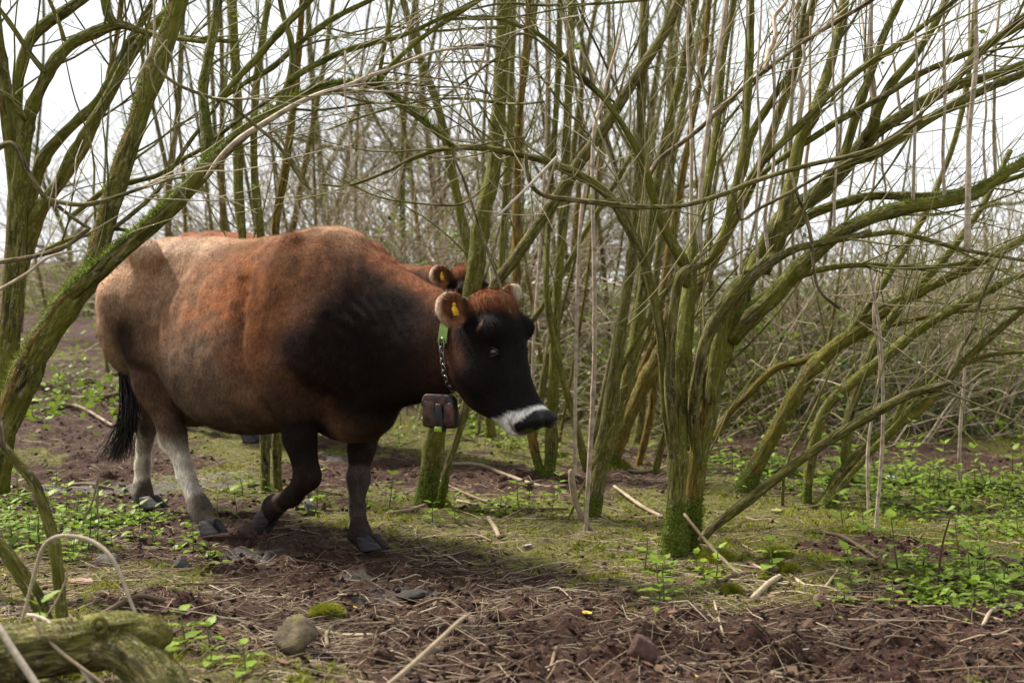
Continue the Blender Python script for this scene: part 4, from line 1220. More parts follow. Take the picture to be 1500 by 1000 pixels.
T.limb(*trace(Y1, [(1028, 792, -.1, 9), (1040, 776, -.12, 9), (1080, 745, -.15, 9.5), (1130, 706, -.2, 9.5), (1180, 668, -.25, 9), (1230, 635, -.3, 9), (1280, 606, -.35, 9), (1320, 583, -.4, 9), (1350, 572, -.42, 8.5), (1375, 566, -.45, 8), (1391, 559, -.46, 6)]), "limb", moss=.12, mosstop=.3, lich=.25, tone=.25)
T.limb(*trace(Y1, [(1383, 562, -.45, 4.5), (1395, 540, -.45, 5), (1405, 515, -.42, 4), (1425, 480, -.4, 3.5), (1440, 430, -.35, 3), (1470, 370, -.3, 2.5)]), "branch", tone=.6)
T.limb(*trace(Y1, [(992, 690, 0, 8), (984, 610, -.08, 9.5), (981, 545, -.13, 10), (984, 480, -.16, 10), (990, 430, -.18, 9), (998, 404, -.19, 9), (1010, 393, -.2, 8.5), (1030, 387, -.2, 7)]), "limb", tone=.4, moss=.2, mosstop=.2)
T.limb(*trace(Y1, [(1026, 388, -.2, 5.5), (1040, 380, -.2, 7.5), (1050, 360, -.2, 7.5), (1062, 338, -.2, 7), (1071, 299, -.2, 7), (1078, 270, -.2, 7), (1086, 230, -.18, 7), (1093, 180, -.15, 7), (1097, 120, -.12, 7), (1100, 50, -.1, 6.5), (1101, -40, -.1, 6)]), "branch", moss=.15)
T.limb(*trace(Y1, [(1030, 385, -.22, 4), (1025, 355, -.24, 4), (1024, 320, -.26, 4), (1028, 260, -.28, 4.5), (1038, 180, -.3, 4.5), (1050, 100, -.3, 4.5), (1062, 20, -.3, 4.5), (1070, -40, -.3, 4)]), "branch", tone=1.0)
T.limb(*trace(Y1, [(1006, 420, -.05, 8), (1002, 388, -.08, 10), (987, 362, -.1, 10.5), (972, 332, -.12, 10), (960, 299, -.15, 9.5), (948, 260, -.18, 9), (939, 233, -.2, 8.5), (926, 206, -.22, 7), (905, 172, -.24, 6), (885, 145, -.26, 5.5), (855, 115, -.28, 5), (800, 58, -.3, 4.5), (760, 38, -.3, 4), (715, 25, -.3, 3.5), (650, 30, -.3, 2.5)]), "limb", moss=.28, mosstop=.35)
T.limb(*trace(Y1, [(988, 690, 0, 7), (977, 610, -.05, 8), (972, 545, -.1, 8.5), (966, 480, -.14, 9), (949, 401, -.18, 9.5), (928, 350, -.2, 9.5), (901, 299, -.22, 9.5), (874, 272, -.23, 9), (850, 258, -.24, 9), (832, 249, -.25, 8), (800, 237, -.26, 7), (766, 227, -.27, 6.5), (705, 217, -.28, 5.5), (650, 218, -.3, 4.5), (605, 232, -.3, 4), (565, 252, -.3, 3), (510, 272, -.3, 2.2), (470, 270, -.3, 1.5)]), "limb", moss=.18, mosstop=.25, tone=.2)
T.limb(*trace(Y1, [(1350, 175, -.6, 4.5), (1300, 208, -.55, 4.5), (1255, 226, -.5, 4.5), (1180, 243, -.45, 4.5), (1110, 264, -.45, 4.5), (1060, 284, -.45, 4.5), (1000, 301, -.45, 4.5), (930, 303, -.45, 4.5), (885, 298, -.45, 5), (840, 293, -.45, 5), (800, 287, -.45, 5), (782, 276, -.45, 4.5), (773, 255, -.45, 4), (770, 228, -.45, 3.5)]), "branch", tone=.45)
T.limb(*trace(Y1, [(1072, 278, -.4, 4), (1078, 300, -.4, 3), (1086, 322, -.4, 2.8), (1115, 304, -.4, 3), (1150, 286, -.4, 3), (1205, 255, -.4, 3), (1250, 232, -.4, 2.5), (1320, 190, -.4, 2.5), (1400, 120, -.4, 2)]), "branch", tone=.6)
T.limb(*trace(Y1, [(1158, 250, -.35, 3), (1168, 285, -.4, 3.5), (1180, 315, -.4, 3.5), (1188, 350, -.4, 3.5), (1192, 392, -.4, 3.3), (1200, 425, -.4, 3), (1222, 446, -.4, 3), (1240, 458, -.4, 2.2)]), "branch", tone=.8)
T.limb(*trace(Y1, [(770, 200, -.4, 1.5), (690, 215, -.7, 2), (664, 222, -.72, 2.4), (680, 265, -.75, 2.6), (700, 325, -.75, 2.6), (716, 372, -.75, 2.6), (733, 418, -.76, 2.4), (748, 458, -.76, 1.6)]), "branch", tone=.75)
T.limb(*trace(Y1, [(948, 262, -.15, 5), (965, 235, -.12, 5), (1000, 208, -.1, 5), (1030, 184, -.1, 4.5), (1065, 150, -.1, 4.5), (1100, 120, -.1, 4), (1180, 60, -.1, 4), (1270, 5, -.1, 4), (1320, -30, -.1, 3)]), "branch", tone=.8)
T.limb(*trace(Y1, [(1120, 400, .05, 10), (1122, 450, .02, 0.1)][:1] + [(1150, 340, .05, 9), (1180, 300, .06, 8), (1230, 240, .1, 8), (1255, 165, .1, 8), (1275, 110, .1, 8), (1300, 40, .1, 7), (1330, -20, .1, 6)]), "limb", **k)
T.limb(*trace(Y1, [(1085, 455, .3, 9), (1140, 420, .32, 7), (1200, 395, .35, 6), (1270, 388, .4, 5), (1350, 392, .4, 4), (1450, 380, .4, 3)]), "branch", **k)
T.limb(*trace(Y1, [(1068, 290, .25, 8), (1090, 250, .25, 7), (1100, 200, .28, 7), (1135, 140, .3, 6), (1165, 90, .3, 6), (1180, 0, .3, 5)]), "limb", **k)
SK_ = [(1432, 0, 1425, 330, 5), (1275, 0, 1276, 190, 4.5), (1262, 20, 1270, 180, 3), (1200, 0, 1196, 160, 6), (1148, 0, 1120, 110, 4.5), (1175, 90, 1168, 190, 4), (1186, 80, 1180, 300, 3.2), (1480, 20, 1476, 250, 3.2), (1462, 0, 1455, 270, 3), (1385, 0, 1380, 300, 3), (1340, 100, 1338, 300, 3), (1240, 150, 1236, 340, 3),
       (1132, 120, 1126, 380, 3.3), (1310, 60, 1316, 180, 2.6), (1010, 60, 1006, 380, 3), (1400, 60, 1398, 290, 2.4), (1440, 120, 1442, 270, 2.4), (1220, 60, 1222, 345, 2.4), (1092, 40, 1088, 410, 2.6), (1360, 20, 1362, 150, 2.5), (1115, 20, 1112, 400, 2.2), (1160, 10, 1156, 330, 2.4), (1300, 300, 1297, 190, 2), (1488, 60, 1490, 240, 2.2)]
_lp = np.concatenate([l[0] for l in T.limbs]); _lx = 750 + FPX * _lp[:, 0] / _lp[:, 1]; _ly = 430 - FPX * (_lp[:, 2] - CAM_H) / _lp[:, 1]
for x0, y0, x1, y1, rp in [q_ for i_, q_ in enumerate(SK_) if i_ % 4 != 3]:
    i = int(np.argmin((_lx - x1) ** 2 + (_ly - y1) ** 2)); q0 = _lp[i]; top = P(x0, y0, q0[1] + T.r.normal(0, .12)); n_ = 5
    T.limb([q0 + (top - q0) * t + T.r.normal(0, .008, 3) * (0 < t) for t in np.linspace(0, 1, n_)] + [top + (top - q0) * .25], list(np.linspace(1, .55, n_ + 1) * rp * q0[1] / FPX), "shoot", tone=1.0, sides=6)
_nl = len(T.limbs) - sum(i_ % 4 != 3 for i_ in range(len(SK_)))
T.twigs(only=set(range(_nl)), per_m=8.5, ln=(0.3, 1.1), rmax=0.0045, start=0.35, along=1.5, up=0.03, second=1.9, wig=0.07, bias=(0.25, 0, 0.22), branchparts=24, leaf=0.05)
T.done()

# ---- leaning tree in the near left corner
b2 = P(-50, 735, 4.95); 
T = Tree("leaning_tree", "thick mossy leaning tree forking behind the cow's rump, its lower limb arching over her back", "tree", b2, seed=2)
k = dict(moss=.22, mosstop=.75)
T.limb(*trace(4.95, [(-75, 790, 0, 33), (-35, 705, 0, 29), (10, 612, 0, 27), (50, 522, 0, 25.5), (92, 455, 0, 24), (122, 415, 0, 22), (140, 385, .04, 20), (160, 305, .07, 19.5), (184, 232, .1, 19.5), (207, 160, .13, 19), (236, 80, .16, 18), (262, 0, .2, 17), (280, -60, .2, 16)]),
       "trunk", lich=0.95, lside=(-.93, -.35, .1), fuzz=7000, **k)
T.limb(*trace(4.95, [(105, 430, -.02, 17), (140, 400, -.04, 18), (180, 365, -.05, 17.5), (230, 322, -.06, 17), (280, 272, -.07, 15.5), (320, 228, -.08, 14.5), (360, 192, -.08, 12.5), (400, 166, -.09, 10), (440, 143, -.1, 7.5), (478, 128, -.1, 6.5), (520, 122, -.1, 6), (553, 123, -.1, 6), (575, 145, -.1, 5), (610, 170, -.1, 4.5), (640, 195, -.1, 4), (660, 215, -.1, 3)]), "limb", tone=.05, fuzz=5000, moss=.2, mosstop=.9)
T.limb(*trace(4.95, [(300, 262, -.16, 3), (325, 228, -.18, 5), (352, 203, -.18, 6), (385, 182, -.18, 6), (430, 155, -.18, 5), (470, 137, -.17, 4.5), (510, 125, -.16, 4), (540, 112, -.15, 4), (570, 102, -.15, 3.5), (640, 75, -.15, 3), (710, 70, -.15, 2.5)]), "branch", tone=.95)
T.limb(*trace(4.95, [(306, 240, -.05, 12), (304, 205, -.02, 12), (300, 170, 0, 11), (297, 130, .02, 10), (306, 80, .05, 9), (316, 30, .08, 9), (322, -40, .1, 8)]), "limb", moss=.4, mosstop=.4, fuzz=700)
T.limb(*trace(4.95, [(404, 165, -.08, 9), (420, 130, -.07, 8), (428, 100, -.06, 7), (426, 60, -.05, 6), (414, 20, -.05, 5), (405, -30, -.05, 5)]), "limb", moss=.3)
T.limb(*trace(4.95, [(424, 118, -.08, 7), (450, 101, -.09, 7), (500, 77, -.1, 6.5), (550, 62, -.1, 6), (590, 52, -.1, 5), (650, 25, -.1, 4.5), (700, 0, -.1, 4)]), "limb", **k)
T.limb(*trace(4.95, [(553, 123, -.1, 4.5), (572, 98, -.1, 4.8), (600, 70, -.1, 4.8), (640, 40, -.1, 4.8), (690, 8, -.1, 4.5), (740, -25, -.1, 4)]), "limb", moss=.15)
T.limb(*trace(4.95, [(553, 120, -.12, 3.5), (560, 85, -.14, 4), (570, 30, -.15, 4), (578, -30, -.15, 4)]), "branch", moss=.1)
T.limb(*trace(4.95, [(318, 150, -.2, 5), (345, 118, -.2, 6), (372, 90, -.2, 7), (395, 63, -.2, 7), (420, 35, -.2, 7), (450, 5, -.2, 6), (480, -30, -.2, 6)]), "limb", **k)
T.limb(*trace(4.95, [(325, 145, .02, 4), (365, 118, .02, 5), (400, 98, .02, 5.5), (440, 62, .02, 5.5), (487, 28, .02, 5.5), (537, 3, .02, 5), (580, -20, .02, 5)]), "limb", **k)
T.limb(*trace(4.95, [(245, 60, -.3, 3.5), (228, 85, -.32, 3.5), (235, 105, -.33, 3), (262, 125, -.34, 3.5), (300, 140, -.35, 3.5), (333, 150, -.36, 3), (352, 165, -.36, 3), (375, 185, -.36, 3.5), (400, 205, -.36, 3.5), (420, 230, -.36, 3.2), (440, 262, -.36, 2.6), (455, 278, -.36, 2)]), "branch", tone=.5)
T.limb(*trace(4.95, [(-60, 395, -.3, 6), (0, 384, -.35, 5.5), (60, 373, -.38, 5), (100, 358, -.4, 4.5), (130, 335, -.4, 4)]), "branch", tone=.7)
T.limb(*trace(4.95, [(-40, 245, -.35, 5.5), (15, 210, -.35, 6), (40, 250, -.35, 5), (58, 278, -.35, 5), (72, 292, -.36, 4.5), (125, 300, -.37, 4.2), (180, 285, -.38, 3.5), (230, 268, -.4, 2.8), (272, 258, -.4, 2)]), "branch", tone=.55)
T.limb(*trace(4.95, [(72, 292, -.36, 4), (95, 310, -.37, 3.6), (120, 328, -.38, 3.2), (133, 335, -.38, 2.5)]), "branch", tone=.55)
T.limb(*trace(4.95, [(-30, 440, -.5, 3.5), (10, 418, -.5, 3), (40, 400, -.5, 3), (75, 375, -.5, 2.6), (122, 366, -.5, 2)]), "branch", tone=.9)
T.limb(*trace(4.95, [(40, 380, .1, 3), (90, 355, .1, 5), (140, 340, .1, 5.5), (165, 335, .1, 5), (188, 338, .1, 3)]), "branch", moss=.35)
T.limb(*trace(4.95, [(100, 320, .14, 5), (135, 293, .14, 5.5), (160, 275, .14, 5.5), (200, 265, .14, 5), (235, 255, .1, 5), (270, 232, .1, 4.5), (300, 215, .1, 4), (345, 180, .1, 3.5), (420, 130, .1, 3)]), "branch", moss=.35)
T.limb(*trace(4.95, [(166, 335, .02, 4), (200, 308, .02, 4), (230, 280, .02, 4), (250, 250, .02, 3.5), (278, 208, .02, 3.5), (320, 152, .02, 3)]), "branch", moss=.25)
T.limb(*trace(4.95, [(400, 190, -.2, 3), (412, 205, -.22, 2.8), (428, 235, -.24, 2.6), (450, 270, -.25, 2.2)]), "branch", tone=.6)
T.limb(*trace(4.95, [(225, 60, -.45, 2.4), (226, 0, -.45, 2.4)][::-1] + [(212, 95, -.45, 2.2), (190, 130, -.45, 2)]), "branch", tone=.9)
T.limb(*trace(4.95, [(506, 75, -.5, 1.8), (505, 120, -.5, 2), (508, 170, -.5, 1.8), (514, 215, -.5, 1.5), (516, 250, -.5, 1)]), "branch", tone=1.0)
T.twigs(per_m=9, ln=(0.25, 0.9), rmax=0.0042, start=0.35, along=1.1, up=0.03, second=1.6, wig=0.10, bias=(0.25, 0, 0.15), branchparts=16, leaf=0.05)
T.done()

# ---- darker tree behind it at the frame's edge
b3 = at_base(-10, 640); Y3 = 6.0; b3 = P(0, 640, Y3); b3[2] = float(g_smooth(b3[0], b3[1])[0])
T = Tree("dark_stemmed_tree", "dark tree with several crooked limbs standing beyond the leaning mossy tree", "tree", b3, seed=3)
k = dict(moss=.25, mosstop=.45)
bb = (0, 700)
T.limb(*trace(Y3, [(-6, 720, 0, 26), (0, 640, 0, 24), (8, 540, 0, 22), (16, 460, 0, 21), (22, 380, 0, 20), (26, 320, 0, 19), (24, 260, 0, 16), (14, 200, 0, 13), (5, 120, 0, 11), (-4, 40, 0, 10), (-10, -30, 0, 9)]), "trunk", lich=.6, lside=(-.9, -.4, 0), **k)
T.limb(*trace(Y3, [(24, 330, 0, 14), (30, 260, -.03, 14), (36, 200, -.05, 14), (45, 165, -.08, 13), (58, 132, -.1, 12.5), (75, 98, -.12, 12.5), (92, 76, -.12, 12), (110, 60, -.12, 12), (140, 47, -.12, 11), (175, 36, -.12, 9), (205, 45, -.12, 6), (235, 52, -.12, 5.5), (290, 57, -.12, 5), (350, 62, -.12, 4)]), "limb", **k)
T.limb(*trace(Y3, [(168, 40, -.12, 9), (158, 20, -.12, 9), (153, -5, -.12, 9), (150, -40, -.12, 8)]), "limb", **k)
T.limb(*trace(Y3, [(22, 300, .1, 11), (25, 230, .15, 11), (25, 170, .2, 10.5), (28, 110, .2, 10), (42, 62, .2, 10), (70, 33, .2, 10), (95, 17, .2, 10), (125, -5, .2, 9), (150, -25, .2, 8)]), "limb", **k)
T.limb(*trace(Y3, [(28, 400, .05, 14), (45, 335, .03, 13), (58, 305, 0, 12), (85, 270, 0, 10), (98, 240, 0, 9.5), (122, 200, 0, 9.5), (145, 165, 0, 10), (170, 120, 0, 10), (195, 75, 0, 10), (228, 35, 0, 9.5), (262, 3, 0, 9), (300, -30, 0, 8)]), "limb", **k)
T.limb(*trace(Y3, [(45, 320, .1, 9), (48, 285, .1, 10), (62, 235, .1, 12), (85, 205, .1, 10), (112, 178, .1, 9), (140, 152, .1, 9), (160, 120, .12, 8), (185, 70, .12, 7), (215, 20, .12, 7), (235, -20, .12, 6)]), "limb", **k)
T.limb(*trace(Y3, [(38, 175, -.1, 7), (22, 155, -.12, 7), (8, 140, -.14, 7), (-15, 130, -.14, 6)]), "branch", **k)
T.limb(*trace(Y3, [(65, 105, -.15, 6), (45, 80, -.18, 5), (22, 45, -.2, 5), (8, 25, -.2, 4.5), (-10, 0, -.2, 4)]), "branch", moss=.3)
T.limb(*trace(Y3, [(95, 60, -.2, 4), (85, 30, -.2, 4), (70, -5, -.2, 4)]), "branch", moss=.2)
T.limb(*trace(Y3, [(180, 38, -.2, 6), (210, 45, -.2, 6), (240, 53, -.25, 5), (300, 62, -.3, 4)]), "branch", moss=.2)
T.limb(*trace(Y3, [(10, 520, .1, 8), (28, 420, .2, 8), (50, 350, .25, 7), (70, 300, .3, 7), (105, 250, .35, 7), (130, 210, .4, 6), (150, 150, .4, 6), (170, 60, .4, 5), (180, -20, .4, 5)]), "limb", lich=.7, moss=.1)
T.twigs(per_m=8, ln=(0.25, 0.9), rmax=0.0045, start=0.4, along=1.1, up=0.04, second=1.6, wig=0.10, bias=(0.15, 0, 0.2), branchparts=12, leaf=0.04)
T.done()

# ---- the tree behind the collar box
b4 = at_base(625, 742); Y4 = b4[1]
T = Tree("straight_tree", "tall straight tree with a bright mossy foot rising behind the cow's neck and collar box", "tree", b4, seed=4)
T.limb(*trace(Y4, [(620, 755, 0, 27), (624, 735, 0, 23), (629, 700, 0, 20), (637, 640, 0, 19), (652, 570, 0, 18), (670, 500, 0, 17), (690, 432, 0, 16.5), (700, 372, .02, 16), (708, 312, .03, 15), (722, 252, .05, 14), (729, 180, .08, 13.5), (734, 100, .1, 13), (738, 20, .1, 12), (742, -60, .1, 11)]), "trunk", mossbase=.30, moss=.15, lich=.25, lside=(.7, -.7, 0), fuzz=4500)
T.limb(*trace(Y4, [(636, 750, -.05, 9), (648, 724, -.08, 8), (656, 680, -.1, 7.5), (670, 640, -.1, 8), (690, 560, -.1, 8.5), (705, 480, -.1, 9.5), (724, 420, -.1, 10.5), (750, 384, -.12, 11), (790, 328, -.15, 11), (835, 258, -.18, 11), (860, 222, -.2, 11), (882, 192, -.2, 11), (915, 140, -.22, 11), (948, 88, -.25, 10.5), (975, 45, -.28, 10), (998, -5, -.3, 10), (1020, -50, -.3, 9)]), "trunk", mossbase=.25, moss=.18, mosstop=.3, tone=.35, fuzz=1200)
for rows_, tn_ in (([(1010, -8, -.3, 3), (900, 4, -.4, 3), (800, 8, -.5, 2.8), (740, 5, -.55, 2.4), (690, 14, -.6, 2)], .1), ([(735, 152, 0, 3), (685, 145, -.2, 2.8), (625, 147, -.4, 2.6), (550, 165, -.6, 2.4), (480, 190, -.7, 2)], .15), ([(738, 152, 0, 2.6), (770, 152, -.2, 2.4), (797, 149, -.3, 2)], .15),
                   ([(905, 150, -.2, 2.4), (847, 10, -.5, 2.2)][::-1] + [(775, 52, -.55, 2.6), (725, 87, -.6, 2.6), (657, 137, -.6, 2.3), (617, 175, -.6, 1.8)], .5), ([(712, 20, -.6, 1.8), (712, 60, -.6, 2), (708, 85, -.6, 2.2), (698, 110, -.6, 2.2), (682, 140, -.6, 2.2), (672, 175, -.6, 2), (675, 196, -.6, 1.5)], 1.0),
                   ([(735, 90, 0, 2.4), (765, 85, -.2, 2.4), (800, 122, -.3, 2.4), (815, 142, -.3, 2.2), (848, 182, -.3, 1.8), (880, 215, -.3, 1.5)], 0.0), ([(735, 70, 0, 3), (700, 66, -.2, 3.4), (650, 73, -.4, 3.2), (592, 88, -.5, 2.8), (540, 110, -.6, 2)], .7), ([(730, 90, 0, 2.2), (680, 91, -.2, 2), (590, 92, -.4, 1.8), (540, 96, -.5, 1.4)], .2),
                   ([(738, 40, 0, 3), (690, 42, -.3, 3), (640, 45, -.5, 2.6), (560, 40, -.6, 2.2), (470, 60, -.7, 1.8)], .1), ([(700, 210, -.4, 2), (640, 195, -.5, 2), (600, 120, -.5, 2), (590, 60, -.5, 1.8), (575, -10, -.5, 1.5)], .9), ([(720, 265, -.2, 1.8), (680, 297, -.4, 2), (640, 300, -.5, 2), (560, 290, -.6, 1.8), (500, 262, -.6, 1.4)], .1)):
    T.limb(*trace(Y4, rows_), "branch", tone=tn_, moss=.15, sides=6)
T.twigs(per_m=6.5, ln=(0.3, 1.0), rmax=0.004, start=0.4, second=1.8, bias=(0, 0, .3), branchparts=6, leaf=.03)
T.done()

# ---- stems traced one by one further back
def stem_tree(name, label, cat, base, stems, seed, group=None, tw=None, **kw):
    T = Tree(name, label, cat, base, group, seed)
    for rows, part, o in stems:
        T.limb(*trace(base[1], rows), part, **{**dict(moss=.2, mosstop=.35), **o})
    T.twigs(**{**dict(per_m=6, ln=(0.3, 1.0), rmax=0.004, start=0.35, second=1.8, bias=(0.05, 0, .25), leaf=.03), **(tw or {})})
    return T.done()
g = at_base(870, 760)
stem_tree("forked_tree", "slender forked tree between the cow's muzzle and the twin-trunked elder", "tree", g, [
    ([(864, 775, 0, 20), (868, 750, 0, 17), (873, 715, 0, 16), (884, 660, 0, 15), (893, 600, 0, 14), (904, 530, 0, 12), (914, 455, 0, 10), (924, 390, 0, 9.5), (933, 300, 0, 9), (938, 200, .03, 9), (941, 100, .05, 9), (944, 0, .08, 8.5), (945, -60, .1, 8)], "trunk", dict(mossbase=.18, tone=.35, fuzz=2000)),
    ([(888, 650, .05, 10), (905, 600, .1, 14), (925, 530, .12, 14), (938, 450, .15, 13), (948, 370, .18, 10), (958, 290, .2, 9), (975, 200, .25, 8), (1000, 100, .3, 8), (1015, 20, .3, 7), (1030, -50, .3, 7)], "trunk", dict(moss=.35)),
    ([(893, 600, -.08, 4), (908, 545, -.1, 5), (935, 495, -.12, 5), (955, 460, -.14, 4.5), (980, 420, -.16, 4), (1010, 370, -.16, 3.5)], "branch", dict()),
    ([(832, 760, -.15, 2.5), (860, 700, -.15, 3), (890, 640, -.12, 3.5), (915, 580, -.1, 3.5), (935, 525, -.1, 3), (960, 470, -.1, 3)], "branch", dict(moss=.2))], 11)
g = at_base(905, 690)
stem_tree("orange_barked_tree", "orange-mossed tree leaning away behind the twin-trunked elder's left side", "tree", g, [
    ([(890, 700, 0, 13), (905, 650, 0, 16), (930, 590, 0, 15), (955, 540, 0, 14), (978, 500, 0, 13), (1010, 440, 0, 12), (1040, 390, 0, 11), (1075, 320, 0, 10), (1110, 250, 0, 9), (1140, 170, 0, 8), (1170, 80, 0, 8), (1195, -10, 0, 7)], "trunk", dict(lich=.7, mossbase=.15)),
    ([(930, 700, .2, 7), (950, 620, .2, 8), (958, 560, .2, 8), (962, 480, .2, 8), (975, 400, .2, 7), (990, 310, .2, 7), (1010, 200, .2, 6), (1030, 90, .2, 6), (1040, -20, .2, 5)], "trunk", dict(lich=.8)),
    ([(955, 715, -.1, 6), (968, 660, -.1, 6.5), (985, 610, -.1, 6), (1005, 560, 0, 6), (1030, 510, 0, 6)], "trunk", dict(lich=.6)),
    ([(885, 650, .1, 7), (920, 580, .1, 8), (945, 530, .1, 8), (975, 470, .1, 7), (1000, 420, .1, 6)], "limb", dict(lich=.9))], 12)
g = at_base(797, 698)
stem_tree("vee_stemmed_tree", "slim tree in a low V shape with mossy base seen below the cow's nose", "tree", g, [
    ([(800, 705, 0, 16), (806, 680, 0, 12), (808, 620, 0, 11), (812, 540, 0, 10), (815, 450, 0, 9), (822, 350, 0, 8), (830, 200, 0, 8), (836, 60, 0, 7), (838, -40, 0, 7)], "trunk", dict(mossbase=.2, fuzz=800)),
    ([(796, 702, 0, 10), (786, 670, 0, 9), (776, 625, 0, 8.5), (764, 560, 0, 8), (758, 480, 0, 8), (756, 380, .05, 8), (757, 280, .1, 8), (760, 180, .1, 7), (770, 80, .1, 7), (776, -30, .1, 6)], "trunk", dict(lich=.9, mossbase=.2)),
    ([(860, 690, -.1, 8), (846, 630, -.1, 7), (833, 585, -.1, 7), (818, 530, -.1, 7), (806, 470, -.1, 6), (800, 400, -.1, 6), (805, 300, 0, 5), (815, 150, 0, 5), (820, -20, 0, 4)], "trunk", dict(lich=.3)),
    ([(772, 480, .1, 5), (800, 440, .1, 6), (830, 390, .1, 6), (860, 335, .1, 5), (900, 270, .1, 5), (940, 200, .1, 4)], "limb", dict(moss=.3))], 13)
g = at_base(396, 722)
stem_tree("pair_stemmed_tree", "two close mossy stems seen under the cow's belly beside her raised foreleg", "tree", g, [
    ([(388, 728, 0, 10), (389, 690, 0, 9), (386, 620, 0, 9), (372, 500, 0, 9), (354, 340, 0, 9), (349, 260, 0, 9), (348, 150, 0, 9), (342, 40, 0, 8), (340, -40, 0, 8)], "trunk", dict(moss=.4, lich=.4)),
    ([(408, 724, 0.05, 10), (406, 690, .05, 9), (404, 600, .05, 9), (396, 460, .05, 8), (380, 330, .05, 8), (372, 230, .05, 7), (376, 120, .05, 7), (392, 10, .05, 6), (398, -50, .05, 6)], "trunk", dict(moss=.4)),
    ([(395, 600, .2, 8), (402, 450, .2, 8), (404, 330, .2, 8), (418, 245, .2, 8), (430, 150, .2, 7), (440, 40, .2, 6), (445, -40, .2, 6)], "trunk", dict(lich=.8))], 14)
g = at_base(1092, 722)
stem_tree("slanting_tree", "thick orange and green tree slanting far over behind the elder's low limb", "tree", g, [
    ([(1082, 738, 0, 22), (1092, 712, 0, 17), (1106, 685, 0, 16), (1136, 630, 0, 14.5), (1175, 562, 0, 13.5), (1215, 515, 0, 13), (1260, 480, 0, 12), (1310, 446, 0, 11), (1370, 416, 0, 9), (1440, 382, 0, 8), (1510, 345, 0, 7)], "trunk", dict(lich=.6, mossbase=.18, fuzz=1500)),
    ([(1240, 495, 0, 8), (1290, 420, 0, 7), (1340, 340, 0, 6), (1370, 280, 0, 6), (1400, 200, 0, 5), (1420, 100, 0, 5), (1430, -20, 0, 4)], "limb", dict()),
    ([(1045, 645, .3, 7), (1068, 605, .3, 7.5), (1091, 583, .25, 7.5), (1135, 540, .2, 7), (1179, 528, .15, 6.5), (1240, 501, .1, 6), (1288, 481, .1, 5.5), (1356, 464, .1, 4.5), (1410, 456, .1, 4), (1510, 450, .1, 3)], "limb", dict(lich=.7))], 15, tw=dict(per_m=11, bias=(.3, 0, .03), second=2.2))
g = at_base(1178, 738)
stem_tree("mossy_stem_tree", "thin upright mossy tree between two slanting trunks on the right", "tree", g, [
    ([(1180, 745, 0, 12), (1182, 720, 0, 9), (1190, 660, 0, 10), (1208, 600, 0, 10), (1248, 560, 0, 10.5), (1300, 520, 0, 10), (1350, 480, 0, 9), (1420, 440, 0, 8), (1510, 395, 0, 6)], "trunk", dict(mossbase=.15)),
    ([(1240, 690, .2, 9), (1240, 630, .2, 10), (1256, 570, .2, 9), (1290, 490, .2, 9), (1335, 430, .2, 8), (1390, 370, .2, 7), (1440, 300, .2, 6), (1480, 220, .2, 5)], "trunk", dict(moss=.25))], 16, tw=dict(per_m=11, bias=(.3, 0, .05), second=2.2))
g = at_base(1212, 742)
stem_tree("split_trunk_tree", "low split trunk with orange moss leaning hard over above the nettles", "tree", g, [
    ([(1202, 752, 0, 22), (1214, 732, 0, 16), (1232, 700, 0, 15), (1268, 662, 0, 13), (1310, 626, 0, 12), (1350, 596, 0, 10), (1380, 566, 0, 8.5), (1430, 512, 0, 6.5), (1510, 445, 0, 5)], "trunk", dict(lich=.6, mossbase=.12, moss=.3, fuzz=1200)),
    ([(1310, 620, 0, 6), (1340, 570, 0, 5), (1400, 540, 0, 4.5), (1450, 520, 0, 4), (1510, 515, 0, 3)], "branch", dict()),
    ([(1215, 735, -.1, 6), (1250, 690, -.1, 6), (1290, 645, -.1, 5.5), (1330, 600, -.1, 4), (1380, 540, -.1, 3)], "branch", dict(moss=.3))], 17, tw=dict(per_m=11, bias=(.3, 0, .03), second=2.2))
g = at_base(1145, 742)
T = Tree("young_hawthorn", "dark thin leafy sapling standing before the slanting orange tree", "sapling", g, None, 18)
T.limb(*trace(g[1], [(1146, 745, 0, 3.5), (1148, 700, 0, 3.2), (1158, 665, 0, 3), (1172, 640, 0, 3), (1190, 605, 0, 2.5), (1205, 570, 0, 2), (1225, 520, 0, 1.2)]), "stem", moss=.2)
T.twigs(per_m=10, ln=(.1, .3), start=.3, second=2, leaf=.8, rmax=.003); T.done()
g = at_base(610, 600); g = P(640, 560, 8.6); g[2] = float(g_smooth(g[0], g[1])[0])
stem_tree("pale_stemmed_tree", "pale yellowish tree leaning left behind the cow's shoulder, bare to its top", "tree", g, [
    ([(720, 640, 0, 9), (705, 480, 0, 9), (692, 395, 0, 9), (676, 320, 0, 9), (661, 245, 0, 8.5), (650, 190, 0, 8), (636, 140, 0, 8), (612, 75, 0, 7), (590, 0, 0, 6), (575, -50, 0, 6)], "trunk", dict(lich=.4, moss=.1)),
    ([(720, 640, .1, 6), (725, 500, .1, 7), (735, 380, .1, 7), (742, 260, .1, 7), (748, 150, .1, 6), (752, 0, .1, 6), (755, -40, .1, 5)], "trunk", dict(lich=.3))], 19)

